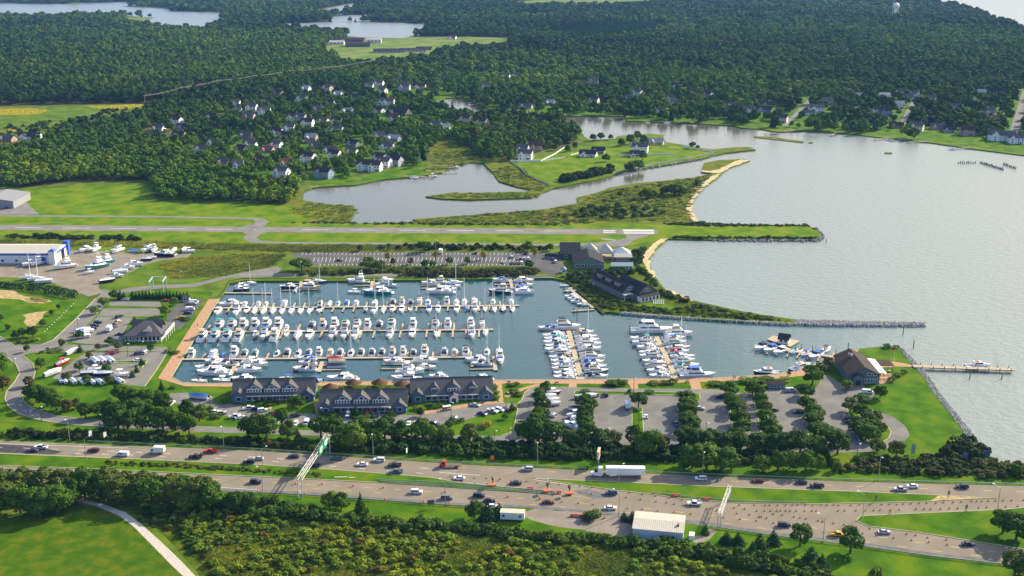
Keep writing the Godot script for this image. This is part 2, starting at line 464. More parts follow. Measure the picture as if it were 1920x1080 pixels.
func build_land() -> void:
	# water to the horizon
	var s := Shape.new()
	var corners := PackedVector3Array([Vector3(-16000, WATER, 200), Vector3(16000, WATER, 200), Vector3(16000, WATER, -20000), Vector3(-16000, WATER, -20000)])
	s.sheet(corners)
	structure("bay_water", s.done(), mats["water"], "broad pale bay water")
	sheet("harbour_water", [405, 516, 1100, 512, 1160, 575, 1300, 592, 1300, 722, 930, 725, 330, 730, 305, 700], "harbour_water", WATER + 0.012, "sheltered teal marina water")
	settle("harbour_water", [1300, 592, 1733, 612], [1300, 722, 1702, 662], "harbour_water", "water")
	settle("creek_water", [1310, 285, 1400, 312], [1360, 222, 1560, 262], "creek_water", "water")
	sheet("creek_water", [800, 180, 900, 175, 1000, 204, 1180, 210, 1360, 222, 1310, 285, 1345, 305, 1330, 330, 1080, 392, 960, 424, 640, 424, 545, 380, 560, 345, 800, 320, 850, 298, 930, 296, 1000, 345, 1150, 320, 1050, 245, 880, 215], "creek_water", WATER + 0.012, "brown tidal creek water")
	# land
	coast = flat(COAST)
	var edge := path(COAST)
	var far := PackedVector3Array([at(2330, 240), at(2060, 110), at(1925, 66), at(1900, 50), at(1865, 42), at(1835, 28), at(1800, 18), at(1760, 9), at(1700, -3), at(1640, -20), at(1560, -40), at(900, -70), at(-1500, -70), at(-1500, 400), at(-1200, 1150), at(700, 1250), at(2300, 1180)])
	var all := PackedVector3Array()
	for p in edge: all.append(p)
	for i in range(far.size() - 1, -1, -1): all.append(far[i])
	s = Shape.new()
	s.slab(all, 1.8)
	structure("land", s.done(), mats["meadow"], "green mainland")
	for p in far: coast.append(Vector2.ZERO)
	coast = PackedVector2Array()
	for p in all: coast.append(Vector2(p.x, p.z))
	for l in LAKES:
		lakes.append(flat(l))
		sheet("lake_water", l, "water", 0.06, "far lake between wooded points")
	# woodland floor under the trees beyond the airfield
	sheet("woodland_floor", [-1400, 345, -40, 342, 30, 352, 150, 343, 280, 340, 440, 376, 560, 345, 700, 325, 860, 290, 830, 240, 780, 200, 800, 175, 880, 172, 1000, 200, 1180, 205, 1380, 225, 1500, 236, 1700, 240, 2250, 262, 1990, 120, 1890, 62, 1750, 20, 1500, -20, 900, -60, -1400, -60], "wood_floor", 0.02, "leafy floor of the woods")
	sheet("woodland_floor", [860, 228, 960, 222, 1050, 232, 1080, 255, 1085, 272, 1010, 285, 975, 305, 960, 302, 900, 290, 850, 262], "wood_floor", 0.02, "leafy floor of the creekside grove")
	# fields far away
	sheet("far_field", [620, 78, 700, 70, 860, 68, 965, 71, 950, 92, 850, 96, 800, 104, 760, 108, 740, 112, 700, 120, 640, 122, 625, 108, 600, 92], "far_field", 0.05, "pale green school field")
	sheet("far_field", [915, 7, 1040, -2, 1260, -4, 1240, 8, 1180, 13, 1060, 14, 1000, 16], "far_field", 0.05, "far green crop field")
	sheet("far_field", [955, 27, 1030, 24, 1040, 30, 1000, 36, 960, 35], "far_field", 0.05, "pale far clearing in the woods")
	sheet("far_field", [1262, 50, 1330, 47, 1345, 50, 1300, 55], "far_field", 0.05, "narrow far clearing beside the pine plantation")
	sheet("far_field", [130, 22, 165, 22, 160, 1, 120, 2], "far_field", 0.03, "tan far field beyond the lake")
	sheet("far_field", [95, 27, 150, 24, 178, 30, 120, 35], "far_field", 0.1, "tawny marsh point in the far lake")
	sheet("far_field", [235, 31, 290, 33, 270, 39, 235, 41], "far_field", 0.1, "tawny spit in the far lake")
	sheet("meadow_field", [-80, 203, 60, 199, 270, 193, 290, 200, 250, 214, 170, 222, 110, 240, 80, 262, -80, 268], "meadow", 0.05, "rough green meadow beside the wood")
	sheet("wildflower_field", [-80, 205, 60, 203, 95, 207, 70, 214, -80, 219], "wildflowers", 0.07, "yellow wildflower patch at the left edge")
	sheet("wildflower_field", [160, 199, 265, 194.5, 268, 199, 240, 204, 185, 203], "wildflowers", 0.07, "yellow wildflower strip under the power line")
	sheet("wildflower_field", [10, 243, 35, 241, 32, 247, 12, 249], "wildflowers", 0.07, "small yellow wildflower patch")
	sheet("neighbourhood_ground", [300, 274, 420, 250, 470, 205, 700, 152, 900, 150, 900, 178, 800, 182, 806, 205, 860, 215, 890, 226, 866, 258, 830, 260, 796, 300, 786, 318, 700, 319, 640, 338, 600, 344, 560, 340, 480, 330, 440, 300], "lawn", 0.03, "green ground between the creekside houses")
	sheet("neighbourhood_ground", [900, 199, 920, 165, 1300, 165, 1500, 160, 1960, 150, 2060, 258, 1920, 282, 1660, 254, 1560, 245, 1380, 231, 1180, 219, 1000, 207], "lawn", 0.03, "green ground between the far shore houses")
	# yards in the neighbourhoods
	for a in [[690, 166, 830, 170, 870, 180, 800, 182, 700, 180], [600, 344, 668, 343, 672, 337, 600, 339], [666, 342, 800, 325, 800, 318, 700, 322], [1390, 232, 1460, 235, 1540, 238, 1560, 228, 1470, 222], [1600, 250, 1700, 256, 1920, 288, 1990, 292, 1920, 262, 1790, 252, 1660, 240], [1000, 208, 1170, 214, 1170, 207, 1010, 203], [1180, 224, 1370, 231, 1370, 222, 1180, 217], [410, 222, 440, 220, 430, 226, 405, 228], [470, 305, 500, 303, 498, 310, 468, 311], [515, 316, 545, 314, 540, 320, 512, 322], [290, 262, 330, 258, 332, 270, 292, 270]]:
		sheet("yard_lawn", a, "lawn", 0.05, "small green house lawn")
	# streets of the neighbourhood
	for a in [[1466, 236, 1476, 236, 1532, 180, 1524, 178], [1686, 232, 1698, 232, 1724, 180, 1716, 178], [1892, 250, 1910, 252, 1930, 170, 1918, 168], [1583, 110, 1593, 110, 1592, 88, 1588, 88], [1728, 92, 1734, 92, 1736, 80, 1731, 80]]:
		sheet("street", a, "asphalt_drive", 0.08, "straight street between the trees")
	# marshes round the creek
	sheet("marsh", [420, 352, 520, 350, 580, 352, 570, 358, 566, 375, 590, 379, 621, 383, 663, 385, 667, 395, 656, 413, 664, 419, 790, 418, 774, 411.4, 850, 405.5, 920, 400, 1026, 392, 1062, 384.5, 1086, 381, 1083, 370, 1119, 361.5, 1142, 352.5, 1189, 344, 1242, 339.5, 1312, 332, 1336, 327, 1340, 333, 1314, 352, 1299, 370, 1291, 390, 1298, 408, 1306, 417, 1230, 419, 1150, 416, 1060, 424, 700, 422, 545, 420, 588, 408, 560, 392, 540, 380, 440, 370], "marsh", 0.04, "olive brown tidal marsh")
	sheet("marsh", [800, 368, 845, 361.4, 909, 362.4, 991, 359.4, 998, 355, 967, 348.6, 936, 338.6, 925, 322.8, 908, 304, 940, 300, 965, 306, 985, 325, 1032, 348, 1036, 352, 1012, 361, 996, 369, 953, 371, 881, 373.6, 829, 371.6], "marsh", 0.04, "marsh tongue beside the fenced lawn")
	sheet("marsh", [800, 262, 830, 258, 860, 272, 905, 290, 905, 303, 880, 303, 845, 311, 830, 321, 805, 326, 790, 318, 815, 300, 800, 280], "marsh", 0.05, "brown reed bed by the creek docks")
	sheet("marsh", [1310, 277, 1335, 280.5, 1376, 276.5, 1405, 276, 1415, 280.5, 1358, 286.5, 1345, 289, 1300, 282], "marsh", 0.05, "marsh point at the creek mouth")
	sheet("marsh", [1321, 306, 1347, 300.5, 1388, 298.5, 1370, 308, 1350, 318, 1330, 320, 1316, 320], "marsh", 0.05, "marsh on the sand spit")
	sheet("marsh", [820, 180, 870, 181, 800, 172, 810, 178], "marsh", 0.05, "reeds at the head of the creek")
	for a in [[1413, 255, 1440, 256, 1508, 265, 1506, 267.5, 1430, 259, 1413, 257], [1516, 266, 1524, 266, 1524, 268, 1516, 268], [1659, 285, 1673, 285.5, 1672, 288, 1658, 287.5]]:
		s = Shape.new()
		s.slab(path(a, -0.4), 1.2)
		structure("marsh_island", s.done(), mats["marsh"], "narrow grassy islet off the creek mouth")
	# sandy edges
	for a in [[1406, 300.6, 1388, 299, 1366, 309, 1346, 318, 1332, 320.5, 1315, 319.5, 1315, 322, 1334, 324, 1350, 324, 1366, 315], [1346, 332, 1318, 352, 1304, 369.5, 1296.5, 390, 1304, 407.5, 1311, 416, 1300, 414, 1291, 405, 1286, 390, 1291, 370, 1306, 350, 1332, 331, 1345, 326, 1352, 326], [1253, 447, 1231, 465, 1219.5, 481, 1217.5, 495, 1230, 518, 1224, 520, 1210, 505, 1206, 492, 1207, 478, 1222, 460, 1240, 447.5]]:
		sheet("beach", a, "sand", 0.055, "strip of pale sand beach")
	sheet("beach", [1264, 546, 1290, 557, 1300, 564, 1290, 566, 1262, 553, 1246, 541], "sand", 0.055, "narrow sand edge below the dark house")
	sheet("fenced_lawn", [968, 304, 1010, 296, 1040, 288, 1090, 283, 1150, 276, 1240, 269, 1310, 279, 1342, 288, 1300, 297, 1224, 310, 1170, 317, 1130, 330, 1085, 339, 1042, 347, 1022, 340, 990, 326, 975, 314], "airfield_grass", 0.06, "bright green fenced lawn on the creek peninsula")
	# airfield
	sheet("airfield_grass", [-120, 360, 10, 360, 155, 349, 272, 346, 298, 379, 440, 381, 538, 387, 588, 408, 560, 418, 700, 420.5, 1000, 422, 1090, 418, 1180, 419, 1310, 424, 1515, 424, 1535, 435, 1526, 444, 1258, 444, 1205, 455, 1180, 462, 900, 458, 480, 457, 240, 450, -120, 447], "airfield_grass", 0.045, "mown airfield grass")
	sheet("rough_grass", [-120, 447, 240, 450, 480, 457, 900, 459, 1040, 460, 1040, 466, 560, 474, 520, 476, 330, 466, 130, 462, -120, 460], "marsh", 0.05, "rough grass between boatyard and taxiway")
	sheet("rough_grass", [300, 497, 350, 483, 430, 476, 540, 476, 520, 497, 420, 517, 320, 524], "scrub_ground", 0.05, "brown weedy bank beside the boatyard")
	sheet("rough_grass", [545, 512, 560, 500, 1005, 500, 1015, 508, 1000, 516, 560, 518], "scrub_ground", 0.05, "weedy strip beside the far car park")
	sheet("peninsula_scrub", [1040, 522, 1062, 524, 1080, 540, 1096, 555, 1120, 577, 1130, 585, 1165, 584, 1286, 593, 1480, 604, 1490, 600, 1400, 587, 1320, 570, 1262, 551, 1240, 540, 1226, 520, 1205, 500, 1195, 515, 1130, 520], "scrub_ground", 0.04, "scrubby green peninsula beside the harbour entrance")
	sheet("house_lawn", [1184, 568, 1245, 566, 1275, 577, 1250, 582, 1190, 576], "lawn", 0.06, "small lawn before the dark roofed inn")
	# marina lawns
	sheet("marina_lawn", [-120, 640, 0, 633, 26, 650, 80, 648, 100, 640, 180, 562, 205, 546, 340, 545, 400, 548, 392, 561, 296, 709, 346, 724, 440, 726, 960, 719, 1340, 714, 1490, 702, 1560, 676, 1612, 655, 1646, 651, 1664, 650, 1683, 653, 1714, 683, 1733, 704, 1755, 737, 1779, 768, 1804, 801, 1822, 830, 1780, 856, 1700, 856, 1500, 852, 1280, 846, 960, 836, 560, 826, 380, 815, 190, 806, 70, 792, -120, 790], "lawn", 0.03, "green marina lawns")
	sheet("marina_lawn", [-120, 530, 0, 537, 50, 545, 146, 566, 166, 570, 178, 561, 100, 637, 78, 646, 27, 648, 0, 631, -120, 600], "lawn", 0.05, "sunlit lawn with bare sandy patches")
	for a in [[-20, 541, 30, 546, 48, 556, 92, 562, 98, 566, 50, 566, 20, 560, -20, 558], [42, 590, 70, 585, 90, 583, 82, 595, 66, 612, 52, 612, 44, 604], [46, 560, 60, 557, 92, 563, 80, 569, 50, 567]]:
		sheet("bare_patch", a, "bare_soil", 0.07, "bare sandy patch in the lawn")
	sheet("verge", [-120, 792, 70, 793, 190, 807, 380, 816, 560, 827, 960, 838, 1280, 848, 1500, 855, 1700, 858, 1800, 856, 1900, 872, 2100, 895, 2100, 918, 1600, 903, 1340, 893, 1100, 882, 860, 870, 680, 858, 480, 845, 240, 836, -120, 824], "lawn", 0.035, "grass verge north of the highway")
	# foreground
	sheet("hay_field", [-120, 985, 0, 975, 60, 958, 140, 945, 200, 948, 240, 966, 290, 1010, 340, 1062, 380, 1130, -120, 1130], "hay_field", 0.04, "green field with yellowing patches")
	sheet("scrubland", [240, 955, 300, 950, 420, 945, 560, 962, 760, 975, 900, 985, 1010, 1000, 1200, 1015, 1380, 1030, 1560, 1075, 1640, 1140, 420, 1140, 360, 1060, 300, 995], "scrub_ground", 0.04, "overgrown scrubland with brown brush")
	sheet("verge", [430, 922, 484, 926, 700, 939, 880, 951, 985, 953, 1190, 971, 1340, 988, 1613, 1025, 1746, 1044, 1990, 1072, 1990, 1140, 1640, 1140, 1560, 1075, 1380, 1030, 1200, 1012, 900, 984, 700, 965, 560, 955, 440, 945], "lawn", 0.045, "grass verge south of the highway")
	sheet("gravel_yard", [965, 962, 1010, 951, 1080, 958, 1190, 971, 1200, 1000, 1180, 1004, 1120, 1002, 1060, 990, 1000, 976], "gravel", 0.06, "gravel yard beside the white metal shed")
	sheet("dirt_track", [1290, 1012, 1320, 1000, 1330, 990, 1345, 995, 1330, 1012, 1310, 1020], "gravel", 0.06, "short dirt track beside the shed")
	sheet("farm_track", [136, 938, 150, 936, 190, 944, 235, 960, 262, 980, 300, 1014, 340, 1052, 372, 1086, 400, 1130, 372, 1130, 345, 1082, 320, 1058, 280, 1017, 248, 985, 222, 966, 180, 949, 146, 941], "white_gravel", 0.06, "pale curving gravel farm track")
	# stone shores
	rocks("riprap_jetty", [1490, 599, 1490, 607, 1560, 609, 1734, 610, 1734, 605, 1700, 604, 1560, 601], 1100, 0.7, "long low jetty of grey rocks at the harbour mouth")
	rocks("riprap_bank", [1163, 584.5, 1163, 587, 1286, 596, 1480, 608, 1490, 606, 1340, 598, 1286, 594], 520, 0.6, "rock lined bank of the scrubby peninsula")
	rocks("riprap_seawall", [1684, 651, 1690, 651, 1720, 682, 1740, 703, 1762, 737, 1787, 767, 1814, 800, 1838, 834, 1850, 857, 1840, 857, 1822, 832, 1800, 800, 1775, 767, 1750, 737, 1728, 703, 1709, 683], 1500, 0.5, "pale stone seawall round the point lawn")
	rocks("riprap_shore", [1530, 424, 1545, 440, 1545, 449, 1527, 452, 1334, 450.5, 1334, 448, 1520, 447, 1538, 443], 320, 0.5, "dark rocks round the end of the airfield point")
	rocks("riprap_shore", [1317, 297.5, 1224, 314, 1185, 320, 1185, 317, 1224, 311, 1317, 295], 120, 0.7, "rock edge of the fenced lawn")

func settle(called: String, a: Array, b: Array, from: String, to: String) -> void:   # water that grows from sheltered to open, in strips
	var n := 9
	for k in n:
		var m: StandardMaterial3D = mats[from].duplicate()
		var f := (k + 0.5) / n
		m.resource_name = "%s_%d" % [from, k]
		m.albedo_color = mats[from].albedo_color.lerp(mats[to].albedo_color, f)
		m.normal_scale = lerpf(mats[from].normal_scale, mats[to].normal_scale, f)
		m.roughness = lerpf(mats[from].roughness, mats[to].roughness, f)
		mats[m.resource_name] = m
		var p := float(k) / n
		var q := float(k + 1) / n
		sheet(called, [lerpf(a[0], a[2], p), lerpf(a[1], a[3], p), lerpf(a[0], a[2], q), lerpf(a[1], a[3], q), lerpf(b[0], b[2], q), lerpf(b[1], b[3], q), lerpf(b[0], b[2], p), lerpf(b[1], b[3], p)], m.resource_name, WATER + 0.012, "water opening towards the bay")

func rocks(called: String, a: Array, count: int, size: float, label: String) -> void:
	var core := flat(a)
	var grown := Geometry2D.offset_polygon(core, 0.5)
	var poly: PackedVector2Array = grown[0] if not grown.is_empty() else core
	var box := Rect2(poly[0], Vector2.ZERO)
	for p in poly: box = box.expand(p)
	var s := Shape.new()
	var made := 0
	var tries := 0
	while made < count and tries < count * 40:
		tries += 1
		var p := Vector2(rng.randf_range(box.position.x, box.end.x), rng.randf_range(box.position.y, box.end.y))
		if not Geometry2D.is_point_in_polygon(p, poly): continue
		made += 1
		var r := size * rng.randf_range(0.6, 1.5)
		var pts := []
		var y := 0.0 if Geometry2D.is_point_in_polygon(p, core) else rng.randf_range(-0.9, -0.35)
		var low := []
		for k in 6:
			var t := TAU * k / 6 + rng.randf_range(-0.3, 0.3)
			var d := Vector3(cos(t), 0, sin(t)) * r * rng.randf_range(0.6, 1.0)
			pts.append(Vector3(p.x, y + rng.randf_range(-0.1, 0.35) * r, p.y) + d)
			low.append(Vector3(p.x, y - 0.9 * r - 0.3, p.y) + d * rng.randf_range(1.0, 1.3))
		var top := Vector3(p.x + rng.randf_range(-0.2, 0.2) * r, y + r * rng.randf_range(0.45, 0.85), p.y + rng.randf_range(-0.2, 0.2) * r)
		for k in 6:
			var a1: Vector3 = pts[k]
			var b1: Vector3 = pts[(k + 1) % 6]
			s.tri(a1, top, b1)
			s.quad(low[k], a1, b1, low[(k + 1) % 6])
	var o := structure(called, s.done(), mats["riprap"], label)
	o.set_meta("kind", "stuff")

func kerb(a: Array, parent: Node = null) -> void:
	var s := Shape.new()
	s.ribbon(path(a, 0.05), 0.35, 0.16)
	var o := structure("kerb", s.done(), mats["concrete_kerb"], "pale concrete kerb")

func island(called: String, a: Array, label: String, m := "lawn") -> void:   # raised planted island with a kerb round it
	var s := Shape.new()
	s.slab(path(a, 0.16), 0.2)
	var o := structure(called, s.done(), mats[m], label)
	var pts := path(a, 0.05)
	pts.append(pts[0])
	s = Shape.new()
	s.ribbon(pts, 0.32, 0.18)
	part(o, "kerb", s.done(), mats["concrete_kerb"])

func dashes(a: Array, step: float, long: float, wide: float, m: String, y: float, called := "lane_marking", offset := 0.0) -> void:
	var pts := path(a, y)
	var s := Shape.new()
	var left := offset
	for i in pts.size() - 1:
		var p := pts[i]
		var q := pts[i + 1]
		var d := (q - p).normalized()
		var length := p.distance_to(q)
		var t := left
		while t < length:
			var e := minf(t + long, length)
			var side := d.cross(Vector3.UP) * wide / 2
			s.quad(p + d * t + side, p + d * e + side, p + d * e - side, p + d * t - side)
			t += step
		left = t - length
	structure(called, s.done(), mats[m])

func build_roads() -> void:
	# highway pavement in one piece, medians on top
	sheet("highway", [-140, 818, 0, 826, 240, 836, 480, 845, 680, 858, 860, 870.5, 1100, 882, 1340, 893, 1600, 903, 1920, 911, 2100, 917, 2100, 1085, 1920, 1063, 1880, 1058, 1746, 1043, 1613, 1024, 1446, 1004, 1340, 988, 1184, 970, 1119, 963, 984, 951.7, 881, 950, 803, 945, 699, 937.5, 570, 928, 484, 924.5, 397, 919, 200, 908, -140, 900], "highway_concrete", 0.06, "tan concrete divided highway")
	sheet("highway_shoulder", [397, 914, 484, 919, 570, 922, 699, 932, 803, 939.5, 881, 944, 984, 947, 1119, 958, 1184, 964, 1340, 981, 1446, 997, 1613, 1017, 1746, 1036, 1920, 1056, 2100, 1078, 2100, 1085, 1920, 1063, 1746, 1043, 1613, 1024, 1446, 1004, 1340, 988, 1184, 970, 1119, 963, 984, 951.7, 881, 950, 803, 945, 699, 937.5, 570, 928, 484, 924.5, 397, 919], "shoulder", 0.075, "grey asphalt shoulder of the near carriageway")
	sheet("highway_shoulder", [-140, 818, 0, 826, 240, 836, 480, 845, 680, 858, 860, 870.5, 1100, 882, 1340, 893, 1600, 903, 2100, 917, 2100, 921, 1600, 906.5, 1340, 896.5, 1100, 885.5, 860, 874, 680, 861.5, 480, 848.5, 240, 839, 0, 829, -140, 821], "highway_concrete", 0.075, "pale shoulder of the far carriageway")
	sheet("highway_patch", [-140, 826, 0, 833, 60, 836, 118, 847, 100, 852, 0, 848, -140, 842], "asphalt_new", 0.08, "fresh black asphalt on the highway")
	sheet("highway_patch", [1075, 920, 1105, 917, 1150, 932, 1110, 934], "shoulder", 0.08, "dark worn patch of the crossover")
	island("median", [-140, 843, 0, 851, 250, 861, 480, 871.5, 600, 879, 740, 890, 810, 896, 860, 905, 958, 914, 1041, 923, 1053, 927, 920, 919, 710, 905, 544, 896.5, 397, 890, 200, 880, -140, 868], "long grass median with weedy strips")
	island("median", [1000, 897, 1170, 905, 1340, 912.5, 1600, 922, 1767, 929, 1866, 934.5, 1780, 937, 1746, 940, 1646, 942.5, 1513, 945.5, 1380, 943, 1280, 935, 1223, 927, 1163, 920.5, 1093, 911], "tapering green grass median")
	island("median", [1605, 977, 1613, 968, 1713, 963, 1880, 956, 1960, 948, 2080, 948, 2080, 1050, 1920, 1030, 1813, 1013, 1713, 997, 1630, 987], "grass island between the ramp and the near lanes")
	sheet("dry_grass", [1760, 929, 1870, 934, 1780, 937.5, 1745, 939], "bare_soil", 0.19, "brown worn grass at the median tip")
	# markings
	dashes([-60, 836.5, 240, 847, 480, 857, 600, 864.5, 740, 874, 860, 882], 12.2, 3.05, 0.22, "white_line", 0.085)
	dashes([120, 849.5, 250, 853, 480, 863, 640, 875, 740, 883, 820, 890], 12.2, 3.05, 0.22, "white_line", 0.085, "lane_marking", 4.0)
	dashes([860, 875.5, 1100, 888, 1340, 901.5, 1600, 911.5, 2000, 925], 12.2, 3.05, 0.24, "yellow_line", 0.085)
	dashes([400, 899, 544, 906.5, 710, 915, 860, 926, 1000, 936, 1180, 950, 1340, 967, 1500, 986, 1620, 1003, 1760, 1022, 1990, 1050], 12.2, 3.05, 0.24, "yellow_line", 0.085)
	dashes([560, 914.5, 700, 923, 860, 936, 1060, 951, 1300, 973, 1500, 1000, 1700, 1026, 1990, 1062], 12.2, 3.05, 0.24, "yellow_line", 0.085, "lane_marking", 6.0)
	dashes([-60, 829.5, 240, 840, 480, 849, 680, 861.5, 860, 874, 1100, 885.8, 1340, 897, 1600, 907, 2000, 919], 900, 899, 0.16, "white_line", 0.085, "edge_line")
	dashes([-60, 848, 250, 859.5, 480, 869.5, 600, 876.5, 740, 887, 830, 894.5], 900, 899, 0.16, "yellow_line", 0.085, "edge_line")
	dashes([824, 886, 900, 891, 1000, 896], 900, 899, 0.2, "white_line", 0.085, "edge_line")
	dashes([1000, 899, 1093, 913, 1163, 922, 1223, 928.5], 900, 899, 0.16, "white_line", 0.085, "edge_line")
	dashes([397, 913, 484, 918.5, 570, 921.5, 699, 931.5, 803, 939, 881, 943.5, 984, 946.5, 1119, 957.5, 1184, 963.5, 1340, 980.5, 1446, 996.5, 1613, 1016.5, 1746, 1035.5, 1990, 1063], 900, 899, 0.16, "white_line", 0.085, "edge_line")
	dashes([1053, 928, 1110, 934, 1170, 940], 900, 899, 0.16, "yellow_line", 0.085, "edge_line")
	# marina drive
	sheet("marina_drive", [-120, 610, -40, 618, 0, 631, 27, 648, 78, 646, 100, 637.5, 140, 600, 179, 560, 190, 551, 160, 545, 175, 540, 206, 545, 206, 560, 190, 580, 175, 598, 150, 621, 128, 641, 122, 646, 250, 649, 313, 650, 316, 657, 296, 690, 271, 725, 262, 724, 280, 690, 292, 668, 300, 659, 163, 657, 122, 659, 60, 661, 42, 666, 61, 681, 66, 697, 63, 709.5, 48, 724, 42, 738, 44, 752, 55, 762.5, 75, 771, 106, 780, 143, 784, 194, 787, 300, 793, 380, 799, 480, 803, 586, 807, 761, 813.5, 894, 817, 940, 817, 963, 807, 971, 766, 979, 749, 983, 737, 993, 729, 1012, 724, 1040, 727, 1010, 745, 1000, 800, 1000, 832, 963, 829, 894, 827, 761, 823.5, 586, 816.5, 380, 810, 194, 800, 143, 797, 106, 793, 71, 787, 37, 777, 16, 762.5, 9, 748, 12, 734, 26, 718, 37, 699.5, 30, 683, 9, 667, -40, 650, -120, 645], "asphalt_drive", 0.05, "winding grey marina drive")
	kerb([-40, 618, 0, 631, 27, 648, 78, 646, 100, 637.5, 140, 600, 179, 560])
	kerb([9, 667, 30, 683, 37, 699.5, 26, 718, 12, 734, 9, 748, 16, 762.5, 37, 777, 71, 787, 106, 793, 143, 797, 194, 800])
	kerb([42, 666, 61, 681, 66, 697, 63, 709.5, 48, 724, 42, 738, 44, 752, 55, 762.5, 75, 771, 106, 780, 143, 784])
	kerb([316, 657, 296, 690, 271, 725])
	kerb([940, 817, 955, 812, 963, 806, 968, 780, 971, 766])
	kerb([971, 757, 979, 749, 983, 737, 993, 729, 1012, 724])
	# lots on the left
	sheet("parking_lot", [206, 564, 301, 566, 301.5, 575.5, 204, 573], "asphalt_drive", 0.05, "upper strip of the office car park")
	sheet("parking_lot", [194, 578.5, 301, 578.5, 299, 591, 250, 592, 245, 600, 232, 624, 231, 645, 160, 645, 131, 641, 152, 622, 180, 597], "asphalt_drive", 0.055, "car park of the marina office")
	sheet("parking_lot", [312, 598, 318, 582, 335, 570, 345, 560, 384, 561, 352, 604, 336, 618, 318, 604], "asphalt_far", 0.055, "dark strip of parking beside the brick quay")
	sheet("parking_lot", [163, 661, 300, 660, 292, 672, 262, 724, 240, 722, 225, 715, 98, 710, 120, 690, 150, 668], "asphalt_drive", 0.055, "boat storage car park")
	island("parking_island", [216, 677.5, 277, 675.5, 266, 690, 259, 690, 262, 680.5, 216, 681], "grass strip in the boat storage car park")
	island("parking_island", [143, 705, 161, 695, 158, 700, 148, 708], "small grass island in the boat storage car park")
	island("parking_island", [182, 592, 298, 592.5, 298, 594, 183, 594], "thin grass strip below the office car park")
	# building car parks
	sheet("parking_lot", [398, 757, 430, 757, 470, 764, 500, 770, 540, 774, 590, 776, 690, 776, 780, 778, 860, 762, 930, 754, 958, 756, 971, 757, 967, 766, 905, 778, 862, 791, 840, 797, 700, 800, 590, 797, 520, 793, 440, 783, 400, 776], "asphalt_drive", 0.055, "car park before the blue buildings")
	sheet("parking_lot", [318, 738, 350, 736, 400, 745, 400, 760, 360, 760, 322, 756], "asphalt_drive", 0.055, "small car park beside the hedge")
	sheet("walkway", [502, 766, 508, 768, 513, 759, 508, 758], "brick_paving", 0.07, "short brick walk to the first blue building")
	sheet("walkway", [593, 776, 602, 776, 600, 757, 612, 748, 600, 750, 588, 756], "brick_paving", 0.07, "brick walk between two blue buildings")
	sheet("walkway", [770, 776, 800, 770, 880, 756, 900, 753, 930, 752, 938, 756, 920, 757, 880, 762, 800, 776], "brick_paving", 0.07, "brick walk along the third blue building")
	# main lot
	sheet("main_parking_lot", [1012, 724, 1080, 725.8, 1200, 728.5, 1293, 729, 1340, 730, 1389, 736.5, 1420, 738, 1442, 730, 1527, 730, 1545, 704, 1552, 703, 1570, 715, 1585, 722, 1617, 722, 1640, 735, 1636, 748, 1600, 757, 1637, 769, 1674, 781, 1698, 799, 1706, 816, 1693, 831, 1667, 840, 1630, 847, 1580, 848.5, 1500, 847, 1277, 837, 963, 829, 985, 790, 990, 745, 1000, 729], "asphalt_lot", 0.058, "large grey car park divided by tree rows")
	island("parking_island", [1078, 733, 1300, 736, 1311, 739, 1313, 748, 1305, 750, 1298, 741.5, 1085, 739, 1076, 743], "long grass strip at the top of the main car park")
	island("parking_island", [1185, 765, 1204, 765, 1207, 812, 1185, 804], "bright grass island in the main car park")
	island("parking_island", [1612, 790, 1643, 785, 1662, 796, 1671, 810, 1667, 821, 1655, 829, 1632, 832, 1618, 812], "round grass island of the turning loop")
	var k := 0
	for a in [[1018, 730, 1026, 730, 1020, 805, 1008, 805], [1090, 752, 1112, 752, 1108, 812, 1090, 812], [1280, 752, 1306, 752, 1305, 812, 1284, 812], [1364, 738, 1378, 738, 1396, 815, 1376, 815], [1412, 745, 1430, 745, 1448, 815, 1428, 815], [1504, 736, 1516, 736, 1544, 818, 1516, 818], [1588, 768, 1606, 768, 1634, 828, 1612, 828]]:
		k += 1
		island("parking_island", a, "%s tree planted strip of the main car park" % ordinal(k))
	sheet("bay_lines_ground", [1081, 719.5, 1178, 720, 1183, 727, 1081, 724], "lawn", 0.1, "lawn strip between quay and car park")
	# quay
	sheet("brick_quay", [391, 561, 411, 560, 321, 706, 341, 717, 380, 719, 440, 718, 930, 712.5, 1010, 711.5, 1340, 708.7, 1381, 706, 1462, 701, 1493, 696, 1519, 686, 1556, 673, 1580, 660, 1595, 656, 1611, 655, 1604, 664, 1575, 676, 1550, 690, 1515, 703, 1465, 709, 1340, 715, 1200, 719.5, 960, 719, 440, 725, 346, 724, 296, 709], "brick_paving", 0.07, "long tan brick quay round the basin")
	sheet("walkway", [930, 718, 941, 718, 944, 756, 936, 756], "brick_paving", 0.075, "brick walk beside the third blue building")
	sheet("walkway", [945, 742, 975, 728, 1005, 720, 1020, 720, 985, 730, 950, 746], "brick_paving", 0.075, "slanting brick walk to the car park")
	sheet("walkway", [1067, 718, 1081, 718, 1081, 726, 1066, 726], "brick_paving", 0.075, "brick crossing at the first slip pier")
	sheet("walkway", [1178, 718, 1195, 717, 1197, 729, 1184, 729], "brick_paving", 0.075, "brick crossing between the slip piers")
	sheet("walkway", [1293, 716, 1312, 716, 1316, 730, 1297, 730], "brick_paving", 0.075, "brick crossing at the second slip pier")
	sheet("terrace", [1630, 680, 1660, 676, 1690, 680, 1712, 685, 1712, 688, 1680, 687, 1650, 690, 1660, 700, 1678, 706, 1670, 716, 1650, 720, 1640, 705], "brick_paving", 0.075, "brick terrace of the waterside restaurant")
	var s := Shape.new()
